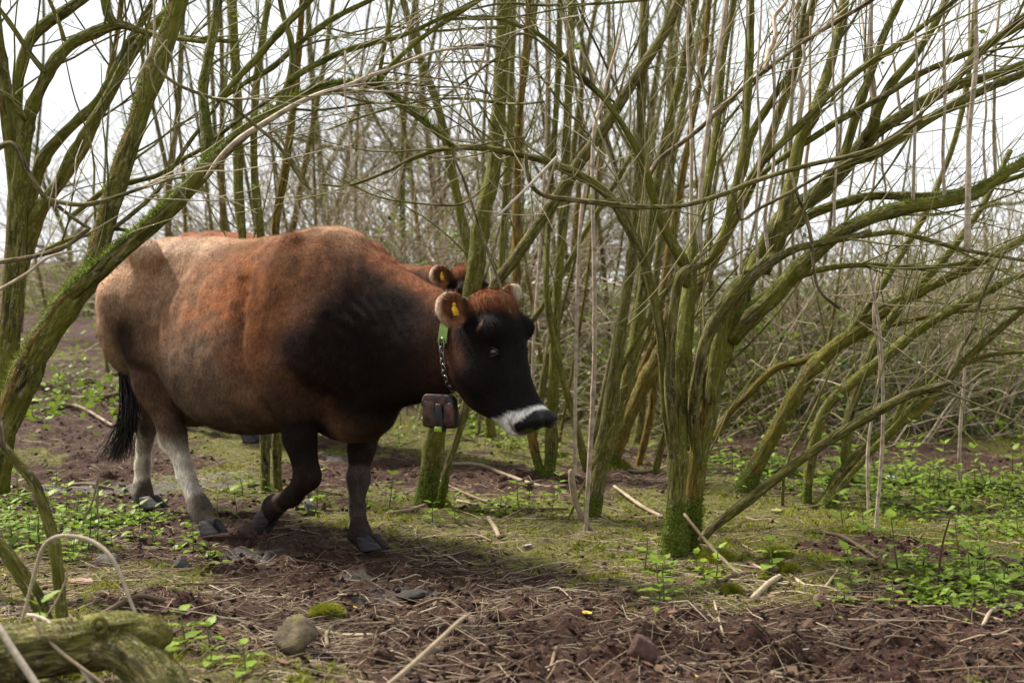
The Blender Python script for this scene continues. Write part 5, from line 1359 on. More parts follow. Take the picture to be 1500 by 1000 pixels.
# ---- pale upright suckers in front of the right-hand thicket (each its own plant)
def sucker(px0, py0, px1, py1, Y, rp, label, seed, tone=1.0, name="sucker_shoot", grp="pale upright sucker shoots"):
    r = np.random.default_rng(seed)
    a, b = P(px0, py0, Y), P(px1, py1, Y + r.normal(0, .1))
    g0 = np.array([b[0] - (a[0] - b[0]) * 0.15 + r.normal(0, .03), b[1], float(g_smooth(b[0], b[1])[0])])
    T = Tree(name, label, "shoot", g0, grp, seed)
    m1 = (a * 0.5 + b * 0.5) + r.normal(0, .02, 3)
    T.limb([g0 - np.array([0, 0, .03]), (g0 + b) / 2 + r.normal(0, .015, 3), b, m1, a, a + (a - b) * 0.2], np.array([1.15, 1.08, 1, .85, .7, .5]) * rp * Y / FPX, "stem", tone=tone, sides=6, fine=True)
    T.twigs(per_m=1.2, ln=(.1, .35), start=.3, second=0, rmax=.003, tone=tone, bias=(0, 0, .5)); T.done()
LM = [(40, "behind the dark crooked tree"), (120, "beside the leaning trunk"), (200, "behind the leaning tree's upper trunk"), (275, "above the cow's rump"), (325, "beside the pair-stemmed tree"), (375, "directly behind the pair-stemmed tree"), (425, "above the middle of the cow's back"), (480, "above the cow's withers"), (550, "above the cow's neck"), (620, "beside the straight tree"), (690, "directly behind the straight tree"), (740, "above the cow's poll"), (785, "behind the vee-stemmed tree"), (825, "beside the vee-stemmed tree"), (860, "between the vee-stemmed and forked trees"), (905, "behind the forked tree"), (950, "between the forked tree and the elder"), (1000, "directly behind the elder's trunks"), (1060, "behind the elder's lowest limbs"), (1110, "behind the slanting tree's foot"), (1170, "behind the thin mossy tree"), (1230, "behind the split leaning trunk"), (1290, "over the split trunk's bend"), (1345, "by the tip of the elder's low limb"), (1420, "near the nettle patch"), (1480, "at the frame's edge")]
def lm_words(px): return min(LM, key=lambda a: abs(a[0] - px))[1]
SK_OLD = [(1432, 0, 1425, 330, 6.2, 5), (1420, 0, 1414, 520, 7.6, 3.5), (1275, 0, 1276, 190, 6.0, 4.5), (1262, 20, 1270, 180, 6.0, 3), (1148, 0, 1120, 110, 6.1, 4.5), (1062, 0, 1030, 245, 5.9, 6),
      (1290, 380, 1289, 540, 6.6, 3), (1285, 220, 1290, 500, 6.3, 3.6), (1105, 430, 1098, 510, 6.3, 4), (1150, 400, 1152, 530, 6.5, 3), (1340, 430, 1352, 540, 6.4, 2.6), (1175, 90, 1168, 190, 6.9, 4), (1186, 80, 1180, 300, 7.2, 3.2),
      (1060, 350, 1056, 470, 6.5, 6), (1072, 350, 1066, 480, 6.7, 4), (1043, 380, 1040, 480, 6.9, 3.5), (1480, 20, 1476, 330, 7.0, 3.2), (1462, 0, 1455, 360, 7.4, 3), (1385, 0, 1380, 380, 7.8, 3), (1340, 100, 1338, 420, 7.8, 3), (1240, 150, 1236, 420, 7.7, 3),
      (1132, 120, 1126, 380, 7.4, 3.3), (1310, 60, 1316, 260, 7.0, 2.6), (1355, 260, 1352, 500, 7.0, 2.4), (1250, 300, 1255, 520, 7.0, 2.6), (978, 20, 972, 440, 6.4, 3), (905, 65, 868, 230, 6.2, 4), (880, 120, 850, 330, 7.8, 3.2), (1010, 60, 1006, 380, 7.3, 3),
      (960, 545, 962, 680, 7.4, 3.2), (1400, 100, 1398, 450, 8.2, 2.4), (1440, 120, 1442, 460, 8.4, 2.4), (1220, 60, 1222, 380, 8.4, 2.4), (1092, 40, 1088, 400, 8.2, 2.6), (860, 0, 850, 420, 8.4, 3), (690, 30, 684, 400, 9.2, 2.6), (800, 20, 790, 380, 8.8, 3), (775, 60, 782, 420, 9.3, 3)]
SK = [s_ for s_ in SK_OLD if (s_[0] in (1420, 1290, 1285)) or s_[0] in (905, 880, 800)]
for i, s_ in enumerate(SK):
    where = ("among the slanting trunks" if s_[0] > 1230 else "beside the twin-trunked elder" if s_[0] > 1000 else "between the forked tree and the cow's head")
    where = lm_words(s_[2]); th = "finger-thick" if s_[5] > 3.4 else "thin" if s_[5] > 2.5 else "very thin"
    s_ = (*s_[:5], s_[5] * .75)
    sucker(*s_[:6], f"{th} pale pinkish upright shoot {where}", 300 + i, grp="pale upright shoots", tone=1.0)

# ---- background saplings, one stem each
def sapling(px, Y, lean, rp, label, seed, grp, tone, lich, tops=-40):
    r = np.random.default_rng(seed)
    X = (px - 750) / FPX * Y
    g0 = np.array([X, Y, float(g_smooth(X, Y)[0]) - .03])
    T = Tree("sapling", label, "sapling", g0, grp, seed)
    hgt = (1.05 + (430 - tops) / FPX * Y) * r.uniform(0.9, 1.15)
    n = 6; pts = []
    ph = r.uniform(0, 6)
    for i in range(n + 1):
        t = i / n
        pts.append(g0 + np.array([lean * hgt * t ** 1.2 + 0.04 * math.sin(ph + t * 5) * hgt * .4, r.normal(0, .03), hgt * t]))
    R = rp * Y / FPX
    T.limb(pts, [R * (1.15 - .6 * i / n) for i in range(n + 1)], "stem", sides=7, moss=r.uniform(0.05, .4), tone=tone, lich=lich, fine=False)
    if r.random() < .45:
        i = r.integers(1, 4); q, rr = shoot(r, pts[i], np.array([r.normal(0, .5), r.normal(0, .2), 1]), hgt * .6, R * .7, n=8, wig=.06, up=.1)
        T.limb(list(q), list(rr), "branch", sides=6, moss=.2, tone=tone, fine=False)
    T.twigs(per_m=4.6, ln=(.3, 1.0), start=.2, second=1.6, rmax=.0045, bias=(0, 0, .35), leaf=.10, sides=3); T.done()
rs = np.random.default_rng(77)
ZN = [((310, 480), (10.5, 12.8), 8, "behind the cows' backs"), ((690, 1010), (8.8, 12.8), 28, "in the dense stand behind the cow's head"), ((1010, 1260), (9.5, 12.8), 9, "behind the twin-trunked elder"), ((20, 300), (9.6, 13), 6, "beyond the leaning mossy tree"), ((470, 690), (12.5, 15), 7, "in the gap above the cow's shoulder")]
sd = 500
for (x0, x1), (y0, y1), n, where in ZN:
    for i in range(n):
        px = x0 + (x1 - x0) * (i + rs.random()) / n
        orange = rs.random() < .16
        adj = "orange-tinged" if orange else "grey-green"
        Ys, ln, rp = rs.uniform(y0, y1), rs.normal(0.05 if x0 > 600 else .03, .10), 2.0 + 4.2 * rs.random() ** 1.6
        th = "thin" if rp < 3 else "medium-thick" if rp < 4.4 else "stout"
        le = "leaning right" if ln > .09 else "leaning left" if ln < -.02 else "upright"
        far = "" if Ys < (y0 + y1) / 2 else "farther "
        sapling(px, Ys, ln, rp, f"{far}{th} {adj} sapling, {le}, {lm_words(px)}" + (", nearest" if Ys < y0 + .8 else ", rearmost" if Ys > y1 - .8 else ""), sd, f"saplings {where}", 0.12 + 0.45 * rs.random(), .7 if orange else .15)
        sd += 1

# ---- taller hedge trees further off
def hedge_tree(X, Y, hgt, seed, label, dense=1.0, lean=0.0, leaf=.5):
    r = np.random.default_rng(seed)
    g0 = np.array([X, Y, float(g_smooth(X, Y)[0]) - .05])
    T = Tree("hedge_tree", label, "tree", g0, "trees of the far hedge", seed)
    n = 7; pts = [g0]; d = unit([lean, 0, 1])
    for i in range(n): d = unit(d + r.normal(0, .12, 3) + np.array([0, 0, .15])); pts.append(pts[-1] + d * hgt / n)
    T.limb(pts, list(np.linspace(.07, .015, n + 1) * hgt / 3.5), "trunk", sides=8, moss=.4, fine=False)
    for b in range(int(9 * dense)):
        i = r.integers(1, n); a = r.uniform(0, 2 * math.pi)
        q, rr = shoot(r, pts[i], np.array([math.cos(a), math.sin(a), r.uniform(.1, .8)]), hgt * r.uniform(.35, .65), .028, n=9, wig=.13, up=.03, r1=.005)
        T.limb(list(q), list(rr), "branch", sides=5, moss=.3, fine=False)
    T.twigs(per_m=17 * dense, ln=(.3, 1.0), start=.1, second=2.6, rmax=.008, rfac=.6, wig=.16, up=.02, bias=(0, 0, .1), leaf=leaf, tone=.8, sides=3)
    T.done()
HT = [(-1.8, 14.4, 2.3), (-0.95, 15.4, 2.5), (-0.2, 14.8, 2.5), (0.7, 15.2, 2.6), (-3.4, 16.5, 1.7), (-4.9, 16, 2.0), (1.8, 15.2, 2.3), (3.0, 15.6, 1.3), (4.3, 15.2, 1.3), (5.4, 15.5, 2.2)]
HL = ["gnarled leafy-twigged hedge tree far behind the cow's withers", "low bushy hedge tree far behind the straight tree's left side", "bushy hedge tree far behind the straight tree", "tall hedge tree far behind the vee-shaped slim tree", "low hedge tree seen beyond the rump of the cow", "hedge tree on the bank beyond the dark crooked tree", "hedge tree far behind the twin-trunked elder", "low hedge tree far behind the slanting orange tree", "low hedge tree at the back above the nettles", "hedge tree at the frame's far right back"]
for i, ((x, y, h), l) in enumerate(zip(HT, HL)): hedge_tree(x, y, h, 900 + i, l, dense=1.25 if abs(x) < 2.2 else .9)

# ---- bramble thickets
def bramble(px, Y, w, h, label, seed, canes=150, leaves=500, pale=.5):
    r = np.random.default_rng(seed); X = (px - 750) / FPX * Y
    g0 = np.array([X, Y, float(g_smooth(X, Y)[0])])
    root = thing("bramble_thicket", label, "bramble", g0, "bramble thickets at the back")
    mb = MB(); lf = MB()
    for c in range(canes):
        p = np.array([r.uniform(-w, w), r.normal(0, .5), -.05]); d = np.array([r.normal(0, .7), r.normal(0, .4), r.uniform(.3, 1.2)])
        ln = r.uniform(.7, 2.0) * h / 1.1
        n = 9; pts = [p]; d = unit(d)
        for i in range(n):
            d = unit(d + r.normal(0, .14, 3) + np.array([0, 0, -.16 if i > 3 else .02])); pts.append(pts[-1] + d * ln / n)
            if pts[-1][2] < 0: pts[-1][2] = abs(pts[-1][2]) * .3
        tube(mb, np.array(pts), np.linspace(.0065, .002, n + 1) * r.uniform(.6, 1.5), 4, tone=np.clip(pale + r.normal(0, .3), 0, 1), cap=False)
    for c in range(leaves):
        p = np.array([r.uniform(-w, w), r.normal(-.1, .5), abs(r.normal(0, h * .38))])
        for q in range(3):
            a = unit(r.normal(0, 1, 3) + np.array([0, -.3, .3])); b = unit(np.cross(a, r.normal(0, 1, 3))); l = r.uniform(.025, .06)
            pp = p + r.normal(0, .03, 3)
            lf.add([pp, pp + a * l * .5 + b * l * .36, pp + a * l, pp + a * l * .5 - b * l * .36], [[0, 1, 2, 3]], tone=r.random())
    mb.build("canes", TWIG, root, kind="stuff"); lf.build("leaves", NETTLE if seed % 4 else IVY, root, kind="stuff")
BR = [(455, 12.6, .9, 1.35, "pale scrub right above the cow's withers", 260), (540, 12.2, .9, 1.45, "pale scrub right above the cow's neck", 280), (625, 12.0, .8, 1.5, "pale scrub left of the straight tree", 280), (1120, 10.4, .8, 1.15, "nearer bramble thicket behind the slanting tree's foot", 240), (1270, 10.8, .9, 1.15, "nearer bramble thicket behind the split trunk", 260), (1400, 10.9, .9, 1.1, "nearer pale thicket behind the nettle patch", 270), (1510, 10.8, .7, 1.35, "nearer pale thicket at the frame's edge", 220), (760, 11.2, .9, .8, "bramble tangle at the foot of the stand just behind the cow's muzzle", 190), (870, 11.6, .8, .9, "bramble tangle behind the forked tree", 160), (980, 11.4, .8, .9, "bramble tangle behind the twin-trunked elder's foot", 160), (1090, 11.8, .9, 1.1, "bramble thicket behind the elder and the slanting orange tree", 190), (1220, 12.2, 1.0, 1.2, "bramble thicket behind the split leaning trunk", 200), (1360, 12.4, 1.0, 1.3, "pale bramble thicket behind the nettle patch", 220), (1480, 12.8, 1.0, 1.2, "pale bramble thicket at the frame's right side", 200), (1420, 14.0, 1.6, 1.25, "tall pale bramble bank beyond the other thickets", 220), (600, 13.2, 1.1, 1.8, "bramble bank seen above the cow's neck", 230), (480, 13.6, 1.0, 1.6, "bramble bank seen above the cow's withers", 200), (690, 12.4, .8, 1.2, "bramble tangle behind the straight tree's foot", 160), (60, 16.0, 1.5, .9, "bare bramble on top of the earth bank", 130), (230, 15.5, 1.3, 1.0, "bramble beyond the cow's rump", 130)]
for i, (px, Y, w, h, l, c) in enumerate(BR):
    bramble(px, Y, w, h, l, 1200 + i, int(c * 1.6), int(340 * (1.5 if Y < 12.9 else .7)), .8 if px > 1300 or 400 < px < 650 else .6)
# ------------------------------------------------------------------ forest floor
fr = np.random.default_rng(41)
def scatter_pts(n, y0=3.0, y1=11.0, power=1.6, wide=0.42):
    """points on the ground, thinning with distance from the path side"""
    a, b = y0 ** (1 - power), y1 ** (1 - power)
    y = (a + (b - a) * fr.random(n)) ** (1 / (1 - power))
    x = fr.uniform(-1, 1, n) * y * wide
    return x, y
def clear_of_feet(x, y, d=0.09):
    ok = np.ones(len(x), bool)
    for fx, fy, _ in FEET: ok &= np.hypot(x - fx - .06, y - fy + .05) > d
    return ok
# --- crumbs of soil
def soil_crumbs():
    x, y = scatter_pts(36000, 3.0, 10.5, 1.7)
    mo = mossiness(x, y); ok = (fr.random(len(x)) < (1.05 - mo)) & clear_of_feet(x, y, .06)
    x, y = x[ok], y[ok]; n = len(x); z = g_full(x, y)
    sz = 0.0022 + 0.0105 * fr.random(n) ** 3.5
    g_ = (1 + 5 ** .5) / 2
    oc = np.array([[-1, g_, 0], [1, g_, 0], [-1, -g_, 0], [1, -g_, 0], [0, -1, g_], [0, 1, g_], [0, -1, -g_], [0, 1, -g_], [g_, 0, -1], [g_, 0, 1], [-g_, 0, -1], [-g_, 0, 1]]) / 1.9
    tri = np.array([[0, 11, 5], [0, 5, 1], [0, 1, 7], [0, 7, 10], [0, 10, 11], [1, 5, 9], [5, 11, 4], [11, 10, 2], [10, 7, 6], [7, 1, 8], [3, 9, 4], [3, 4, 2], [3, 2, 6], [3, 6, 8], [3, 8, 9], [4, 9, 5], [2, 4, 11], [6, 2, 10], [8, 6, 7], [9, 8, 1]])
    v = oc[None] * sz[:, None, None] * (1 + 0.22 * fr.normal(0, 1, (n, 12, 1))) * np.array([1.15, 1.15, .8])
    v += np.stack([x, y, z + sz * .25], 1)[:, None]
    mb = MB(); mb.add(v.reshape(-1, 3), None, (tri[None] + (np.arange(n) * 12)[:, None, None]).reshape(-1, 3), tone=np.repeat(np.clip(fr.normal(.45, .25, n), 0, 1), 12))
    mb.build("soil_crumbs", SOILBIT, kind="stuff", smooth=False)
soil_crumbs()
# --- straw and twig litter
def litter(name, n, lrange, rrange, matl, mossy, y1=11.5, power=1.5, tone=(.55, .25), lift=.3, seed=0):
    x, y = scatter_pts(n, 3.0, y1, power)
    mo = mossiness(x, y); so = soilness(x, y)
    cl = 0.5 + 0.9 * N2(x, y, 1.8, 77 + seed, 2)
    ok = (fr.random(len(x)) < np.clip(.15 + .85 * cl, .05, 1) * (1 - .72 * so)) & clear_of_feet(x, y)
    x, y = x[ok], y[ok]; n = len(x)
    L_ = lrange[0] + (lrange[1] - lrange[0]) * fr.random(n) ** 2.2; R = fr.uniform(*rrange, n)
    a = fr.normal(0.1, .8, n) + np.where(fr.random(n) < .3, math.pi / 2, 0)
    d = np.stack([np.cos(a), np.sin(a)], 1); bend = fr.normal(0, .12, n) * L_
    rows = []
    for t in (-.5, 0, .5):
        px = x + d[:, 0] * L_ * t - d[:, 1] * bend * (1 - 4 * t * t); py = y + d[:, 1] * L_ * t + d[:, 0] * bend * (1 - 4 * t * t)
        z = np.maximum(g_full(px, py), g_smooth(px, py) - .006)
        rows.append(np.stack([px, py, z + R * .8 + .003], 1))
    lf_ = np.abs(fr.normal(0, lift, n)) * L_ * .22
    rows[2][:, 2] += lf_; rows[1][:, 2] += lf_ * .45
    rows = np.stack(rows, 1)                         # n,3,3
    side = np.stack([-d[:, 1], d[:, 0], np.zeros(n)], 1)
    rad = R[:, None] * np.array([1, .85, .55])
    v = []
    for k in range(3):
        ang = k * 2 * math.pi / 3 + math.pi / 2
        v.append(rows + side[:, None] * (math.cos(ang) * rad)[:, :, None] + np.array([0, 0, 1.0]) * (math.sin(ang) * rad)[:, :, None])
    v = np.stack(v, 2).reshape(n, 9, 3)               # station*3+k
    q = np.array([[s * 3 + k, s * 3 + (k + 1) % 3, (s + 1) * 3 + (k + 1) % 3, (s + 1) * 3 + k] for s in (0, 1) for k in range(3)])
    mb = MB(); mb.add(v.reshape(-1, 3), (q[None] + (np.arange(n) * 9)[:, None, None]).reshape(-1, 4), [[0, 2, 1]], tone=np.repeat(np.clip(fr.normal(*tone, n), 0, 1), 9))
    mb.build(name, matl, kind="stuff")
litter("straw_litter", 31000, (.03, .20), (.0008, .0022), DRY, 0, tone=(.68, .26))
litter("twig_litter", 4200, (.10, .42), (.0012, .0030), DRY, 0, y1=12, power=1.3, tone=(.42, .25), seed=3)
# --- dead leaf scraps
def leaf_scraps():
    x, y = scatter_pts(4200, 3.0, 10, 1.6); ok = clear_of_feet(x, y); x, y = x[ok], y[ok]; n = len(x); z = g_full(x, y) + .006
    s = .006 + .018 * fr.random(n) ** 2.5
    a = fr.uniform(0, 6.28, n); d = np.stack([np.cos(a), np.sin(a), fr.normal(0, .35, n)], 1); b = np.stack([-np.sin(a), np.cos(a), fr.normal(0, .35, n)], 1)
    c = np.stack([x, y, z], 1); up = np.array([0, 0, 1.0])
    v = np.stack([c - d * s[:, None], c + b * s[:, None] * .55 + up * (s * .4)[:, None], c + d * s[:, None] + up * (s * .3)[:, None], c - b * s[:, None] * .55], 1)
    mb = MB(); mb.add(v.reshape(-1, 3), np.arange(n * 4).reshape(-1, 4), tone=np.repeat(np.clip(fr.normal(.12, .25, n), 0, 1), 4))
    mb.build("leaf_scraps", DEADLEAF, kind="stuff")
leaf_scraps()
# --- moss fronds over the mossy ground
def moss_carpet():
    x, y = scatter_pts(210000, 3.0, 10.5, 1.7)
    mo = mossiness(x, y); tuft = .4 + 1.0 * N2(x, y, 11.0, 91, 3)
    ok = (fr.random(len(x)) < np.clip((mo - .45) * 2.6, 0, 1) * np.clip(tuft, .08, 1)) & clear_of_feet(x, y, .12)
    x, y, tuft = x[ok], y[ok], tuft[ok]; n = len(x); z = g_full(x, y) - .002
    h = (.006 + .014 * fr.random(n)) * (.6 + .7 * np.clip(tuft, 0, 1.2)); w = h * .30 + .0012
    a = fr.uniform(0, 6.28, n); s = np.stack([np.cos(a), np.sin(a), 0 * a], 1)
    c = np.stack([x, y, z], 1)
    tip = c + np.stack([fr.normal(0, .5, n) * h, fr.normal(0, .5, n) * h, h], 1)
    v = np.stack([c - s * w[:, None], c + s * w[:, None], tip], 1).reshape(-1, 3)
    big = np.clip(.42 + .45 * N2(x, y, 2.4, 93, 2) + fr.normal(0, .16, n), 0, 1)
    mb = MB(); mb.add(v, None, np.arange(n * 3).reshape(-1, 3), tone=np.repeat(big, 3))
    mb.build("moss_carpet", MOSSBLADE, kind="stuff")
moss_carpet()

# --- nettles: stem and toothed leaves
def leaf_mesh(seed, l=1.0, w=.62):
    r = np.random.default_rng(seed); n = 11
    v, q = [], []
    for i in range(n + 1):
        t = i / n; ww = w * .5 * (math.sin(math.pi * min(1, t * .96 + .06) ** .75) ** .8) * (1 - .15 * t)
        if i == n: ww = 0.0
        zz = -.28 * t * t
        tooth = 1.0 + (.26 if i % 2 else -.14)
        v += [(t * l, -ww * tooth, zz + .10 * ww), (t * l + .03, 0, zz - .02), (t * l, ww * tooth, zz + .10 * ww)]
    for i in range(n):
        a = i * 3; q += [[a, a + 1, a + 4, a + 3], [a + 1, a + 2, a + 5, a + 4]]
    mb = MB(); mb.add(np.array(v) + r.normal(0, .012, (len(v), 3)), q, tone=np.clip(.5 + r.normal(0, .12, len(v)), 0, 1))
    return mb.mesh("leaf", NETTLE)
LEAVES = [leaf_mesh(s, 1, w) for s, w in ((1, .60), (2, .70), (3, .54), (4, .64))]
def make_nettle(seed, pairs, hgt, near=True, name="nettle", matl=None, lsz=1.0, lean=.12):
    r = np.random.default_rng(seed)
    root = thing(name, "x", "nettle", (0, 0, 0))
    q, rr = shoot(r, (0, 0, -.02), (r.normal(0, lean), r.normal(0, lean), 1), hgt + .02, .0028, n=6, wig=.05, up=.05, r1=.0013)
    mb = MB(); tube(mb, q, rr, 5, tone=.3, cap=False); mb.build("stem", NETTLESTEM, root)
    joined = MB()
    a0 = r.uniform(0, 6.28)
    for k in range(pairs):
        t = (k + .8) / pairs; i = t * (len(q) - 1); i0 = int(min(i, len(q) - 2)); p = q[i0] + (q[i0 + 1] - q[i0]) * (i - i0)
        for s in (0, 1):
            a = a0 + k * math.pi / 2 + s * math.pi + r.normal(0, .2)
            L_ = lsz * (.062 - .030 * t) * r.uniform(.8, 1.2); el = r.uniform(-.05, .55) + .5 * (t > .9)
            M = Matrix.Translation(Vector(p)) @ Matrix.Rotation(a, 4, 'Z') @ Matrix.Rotation(-el, 4, 'Y') @ Matrix.Translation((.008, 0, 0)) @ Matrix.Scale(L_, 4)
            me = LEAVES[r.integers(4)]
            if near:
                o = bpy.data.objects.new("leaf", me); COL.objects.link(o); o.parent = root; o.matrix_local = M
            else:
                vv = np.array([M @ v.co for v in me.vertices]); joined.add(vv, [list(f.vertices) for f in me.polygons], tone=r.random())
    if not near: joined.build("leaves", NETTLE, root)
    return root
NETTLESTEM = make_leafmat("nettle_stem", (.05, .07, .02), (.10, .13, .035), (.16, .19, .06), 0)
PROTO = {True: [make_nettle(50 + i, p, h) for i, (p, h) in enumerate(((4, .06), (4, .09), (3, .045), (5, .12)))],
         False: [make_nettle(60 + i, p, h, False) for i, (p, h) in enumerate(((4, .08), (5, .12), (4, .06), (6, .15)))]}
used = set()
NC = [(45, 800, .20, 10, True, "in the clump by the twig stems"), (120, 775, .22, 13, True, "in the clump right of the twig stems"), (185, 812, .17, 8, True, "in the low clump just before the cow's hind hooves"),
      (20, 745, .3, 10, True, "at the frame's edge left of the cow's tail"), (40, 975, .12, 5, True, "growing against the front of the mossy log"), (282, 955, .03, 2, True, "standing alone right of the mossy log"), (300, 985, .06, 2, True, "low at the bottom beside the mossy log's end"),
      (130, 525, .5, 12, False, "on the far bank behind the cow's tail"), (90, 590, .45, 8, False, "beside the worn path behind the cow's tail"), (930, 838, .02, 1, True, "alone on the soil before the twin-trunked elder"), (962, 888, .03, 2, True, "sprouting low in the bare soil in front of the elder"), (1022, 842, .05, 2, True, "hugging the elder's mossy foot"),
      (1350, 720, .35, 20, False, "in the large patch before the brambles"), (1430, 740, .35, 18, False, "in the large patch's right side"), (1475, 780, .3, 10, True, "at the edge below the large patch"), (1290, 700, .25, 9, False, "beside the split leaning trunk"), (1400, 845, .20, 11, True, "in the small patch on the soil"), (1470, 880, .2, 5, True, "in the corner patch right of the small nettles"), (1350, 880, .15, 4, True, "low by the dry twigs on the right"),
      (1090, 680, .3, 10, False, "behind the slanting orange tree's foot"), (1160, 700, .2, 5, False, "between the slanting trunks"), (690, 640, .3, 9, False, "behind the straight tree's foot"), (640, 770, .06, 2, True, "beside the straight tree's mossy foot"), (770, 745, .15, 4, True, "in the moss left of the forked tree"), (860, 610, .4, 8, False, "behind the forked tree"), (790, 660, .2, 4, False, "round the vee-shaped tree's foot"), (350, 720, .15, 3, True, "under the cow's belly"), (510, 745, .15, 3, True, "between the cow's forelegs and the straight tree"), (1050, 860, .12, 3, True, "among the sticks right of the elder")]
for ci, (px, py, sp, n, near, where) in enumerate(NC):
    c = ghit(px, py)
    for i in range(int(n * 1.5) if n > 2 else n):
        x, y = c[0] + fr.normal(0, sp), c[1] + fr.normal(0, sp * .8)
        y = max(y, 3.3)
        if not -40 < 750 + FPX * x / y < 1540: continue
        k = int(fr.integers(4)); pr = PROTO[near][k]
        if (near, k) in used: o = copy_tree(pr)
        else: o = pr; used.add((near, k))
        o.location = (x, y, float(g_full(x, y)[0]) - .004); o.rotation_euler = (0, 0, fr.uniform(0, 6.28))
        s = fr.uniform(.95, 1.6); o.scale = (s, s, s)
        
        side = "near" if y < c[1] - .25 * sp else "far" if y > c[1] + .25 * sp else "middle"
        lr = "left" if x < c[0] - .3 * sp else "right" if x > c[0] + .3 * sp else "central"
        hs = ("low", "tiny", "squat", "taller")[{0: 2, 1: 0, 2: 1, 3: 3}[k]] if s < 1.3 else ("lush squat", "lush", "small lush", "tallest")[k]
        o["label"] = f"{hs} young green nettle {where}" if n <= 2 else f"{hs} nettle, {side} {lr} {where}"; o["group"] = f"nettles {where}"; o["category"] = "nettle"
# --- low leafy mat between the single nettles
def leafy_mat():
    mb = MB()
    for px, py, sp, n, near, where in NC:
        if n < 4: continue
        c = ghit(px, py); m = int(np.clip(n * 70, 200, 1700))
        x = c[0] + fr.normal(0, sp * 1.05, m); y = np.maximum(c[1] + fr.normal(0, sp * .85, m), 3.2)
        ok = (.5 + N2(x, y, 4.0, 66, 2) > .35) & clear_of_feet(x, y, .14); x, y = x[ok], y[ok]; m = len(x)
        z = g_full(x, y) + np.abs(fr.normal(.012, .028, m))
        a = fr.uniform(0, 6.28, m); e = fr.normal(.1, .3, m); l = fr.uniform(.016, .040, m)[:, None]
        d = np.stack([np.cos(a), np.sin(a), e], 1); b = np.stack([-np.sin(a), np.cos(a), fr.normal(0, .25, m)], 1); p = np.stack([x, y, z], 1)
        v = np.stack([p, p + d * l * .45 + b * l * .34, p + d * l - np.array([0, 0, .2]) * l, p + d * l * .45 - b * l * .34, p + d * l * .5 + np.array([0, 0, -.08]) * l], 1)
        q = np.array([[0, 1, 4], [1, 2, 4], [2, 3, 4], [3, 0, 4]])
        mb.add(v.reshape(-1, 3), None, (q[None] + (np.arange(m) * 5)[:, None, None]).reshape(-1, 3), tone=np.repeat(np.clip(fr.normal(.6, .25, m), 0, 1), 5))
    mb.build("leafy_ground_cover", NETTLE, kind="stuff")
leafy_mat()
# --- ground cover of small leaves further back
def ground_cover():
    mb = MB(); n = 9000
    x = fr.uniform(-4.2, 5.2, n); y = fr.uniform(8.6, 13.5, n)
    m = .1 + 1.0 * N2(x, y, .8, 55, 2) + .35 * sstep(9.2, 11, y)
    ok = fr.random(n) < np.clip(m, 0, 1); x, y = x[ok], y[ok]; n = len(x)
    z = g_full(x, y) + np.abs(fr.normal(0, .09, n))
    a = fr.normal(0, 1, (n, 3)); a[:, 2] = np.abs(a[:, 2]) * .5; a /= np.linalg.norm(a, axis=1)[:, None]
    b = np.cross(a, fr.normal(0, 1, (n, 3))); b /= np.linalg.norm(b, axis=1)[:, None]
    l = fr.uniform(.03, .075, n)[:, None]; p = np.stack([x, y, z], 1)
    v = np.stack([p, p + a * l * .5 + b * l * .35, p + a * l, p + a * l * .5 - b * l * .35], 1).reshape(-1, 3)
    mb.add(v, np.arange(n * 4).reshape(-1, 4), tone=np.repeat(fr.random(n), 4))
    mb.build("undergrowth", NETTLE, kind="stuff")
ground_cover()

# ------------------------------------------------------------------ sticks, stones, log
def stick(rows, name, label, cat="stick", tone=.6, matl=None, group=None, lift=0.0, sides=7, ground=True, Y=None):
    """rows of (px, py, radius px[, height]) lying on the ground, or at depth Y when given"""
    pts, rad = [], []
    for r_ in rows:
        px, py, rp = r_[:3]
        if Y is None:
            p = ghit(px, py); p[2] = float(g_full(p[0], p[1])[0]) + rp * p[1] / FPX * .9 + (r_[3] if len(r_) > 3 else 0) + .004
        else:
            p = P(px, py, Y + (r_[3] if len(r_) > 3 else 0))
        pts.append(p); rad.append(rp * 0.75 * p[1] / FPX)
    p, ra = catmull(pts, rad, .025)
    ra = ra * (1 + .12 * fbm(p * 25, 2, 3))
    b = p[0].copy(); mb = MB(); tube(mb, p - b, ra, sides, tone=np.clip(tone + .2 * fbm(p * 9, 2, 6), 0, 1), rough=.08, seed=int(rows[0][0]))
    o = mb.build(name, matl or DRY); o.location = b
    return tag(o, label, cat, group)
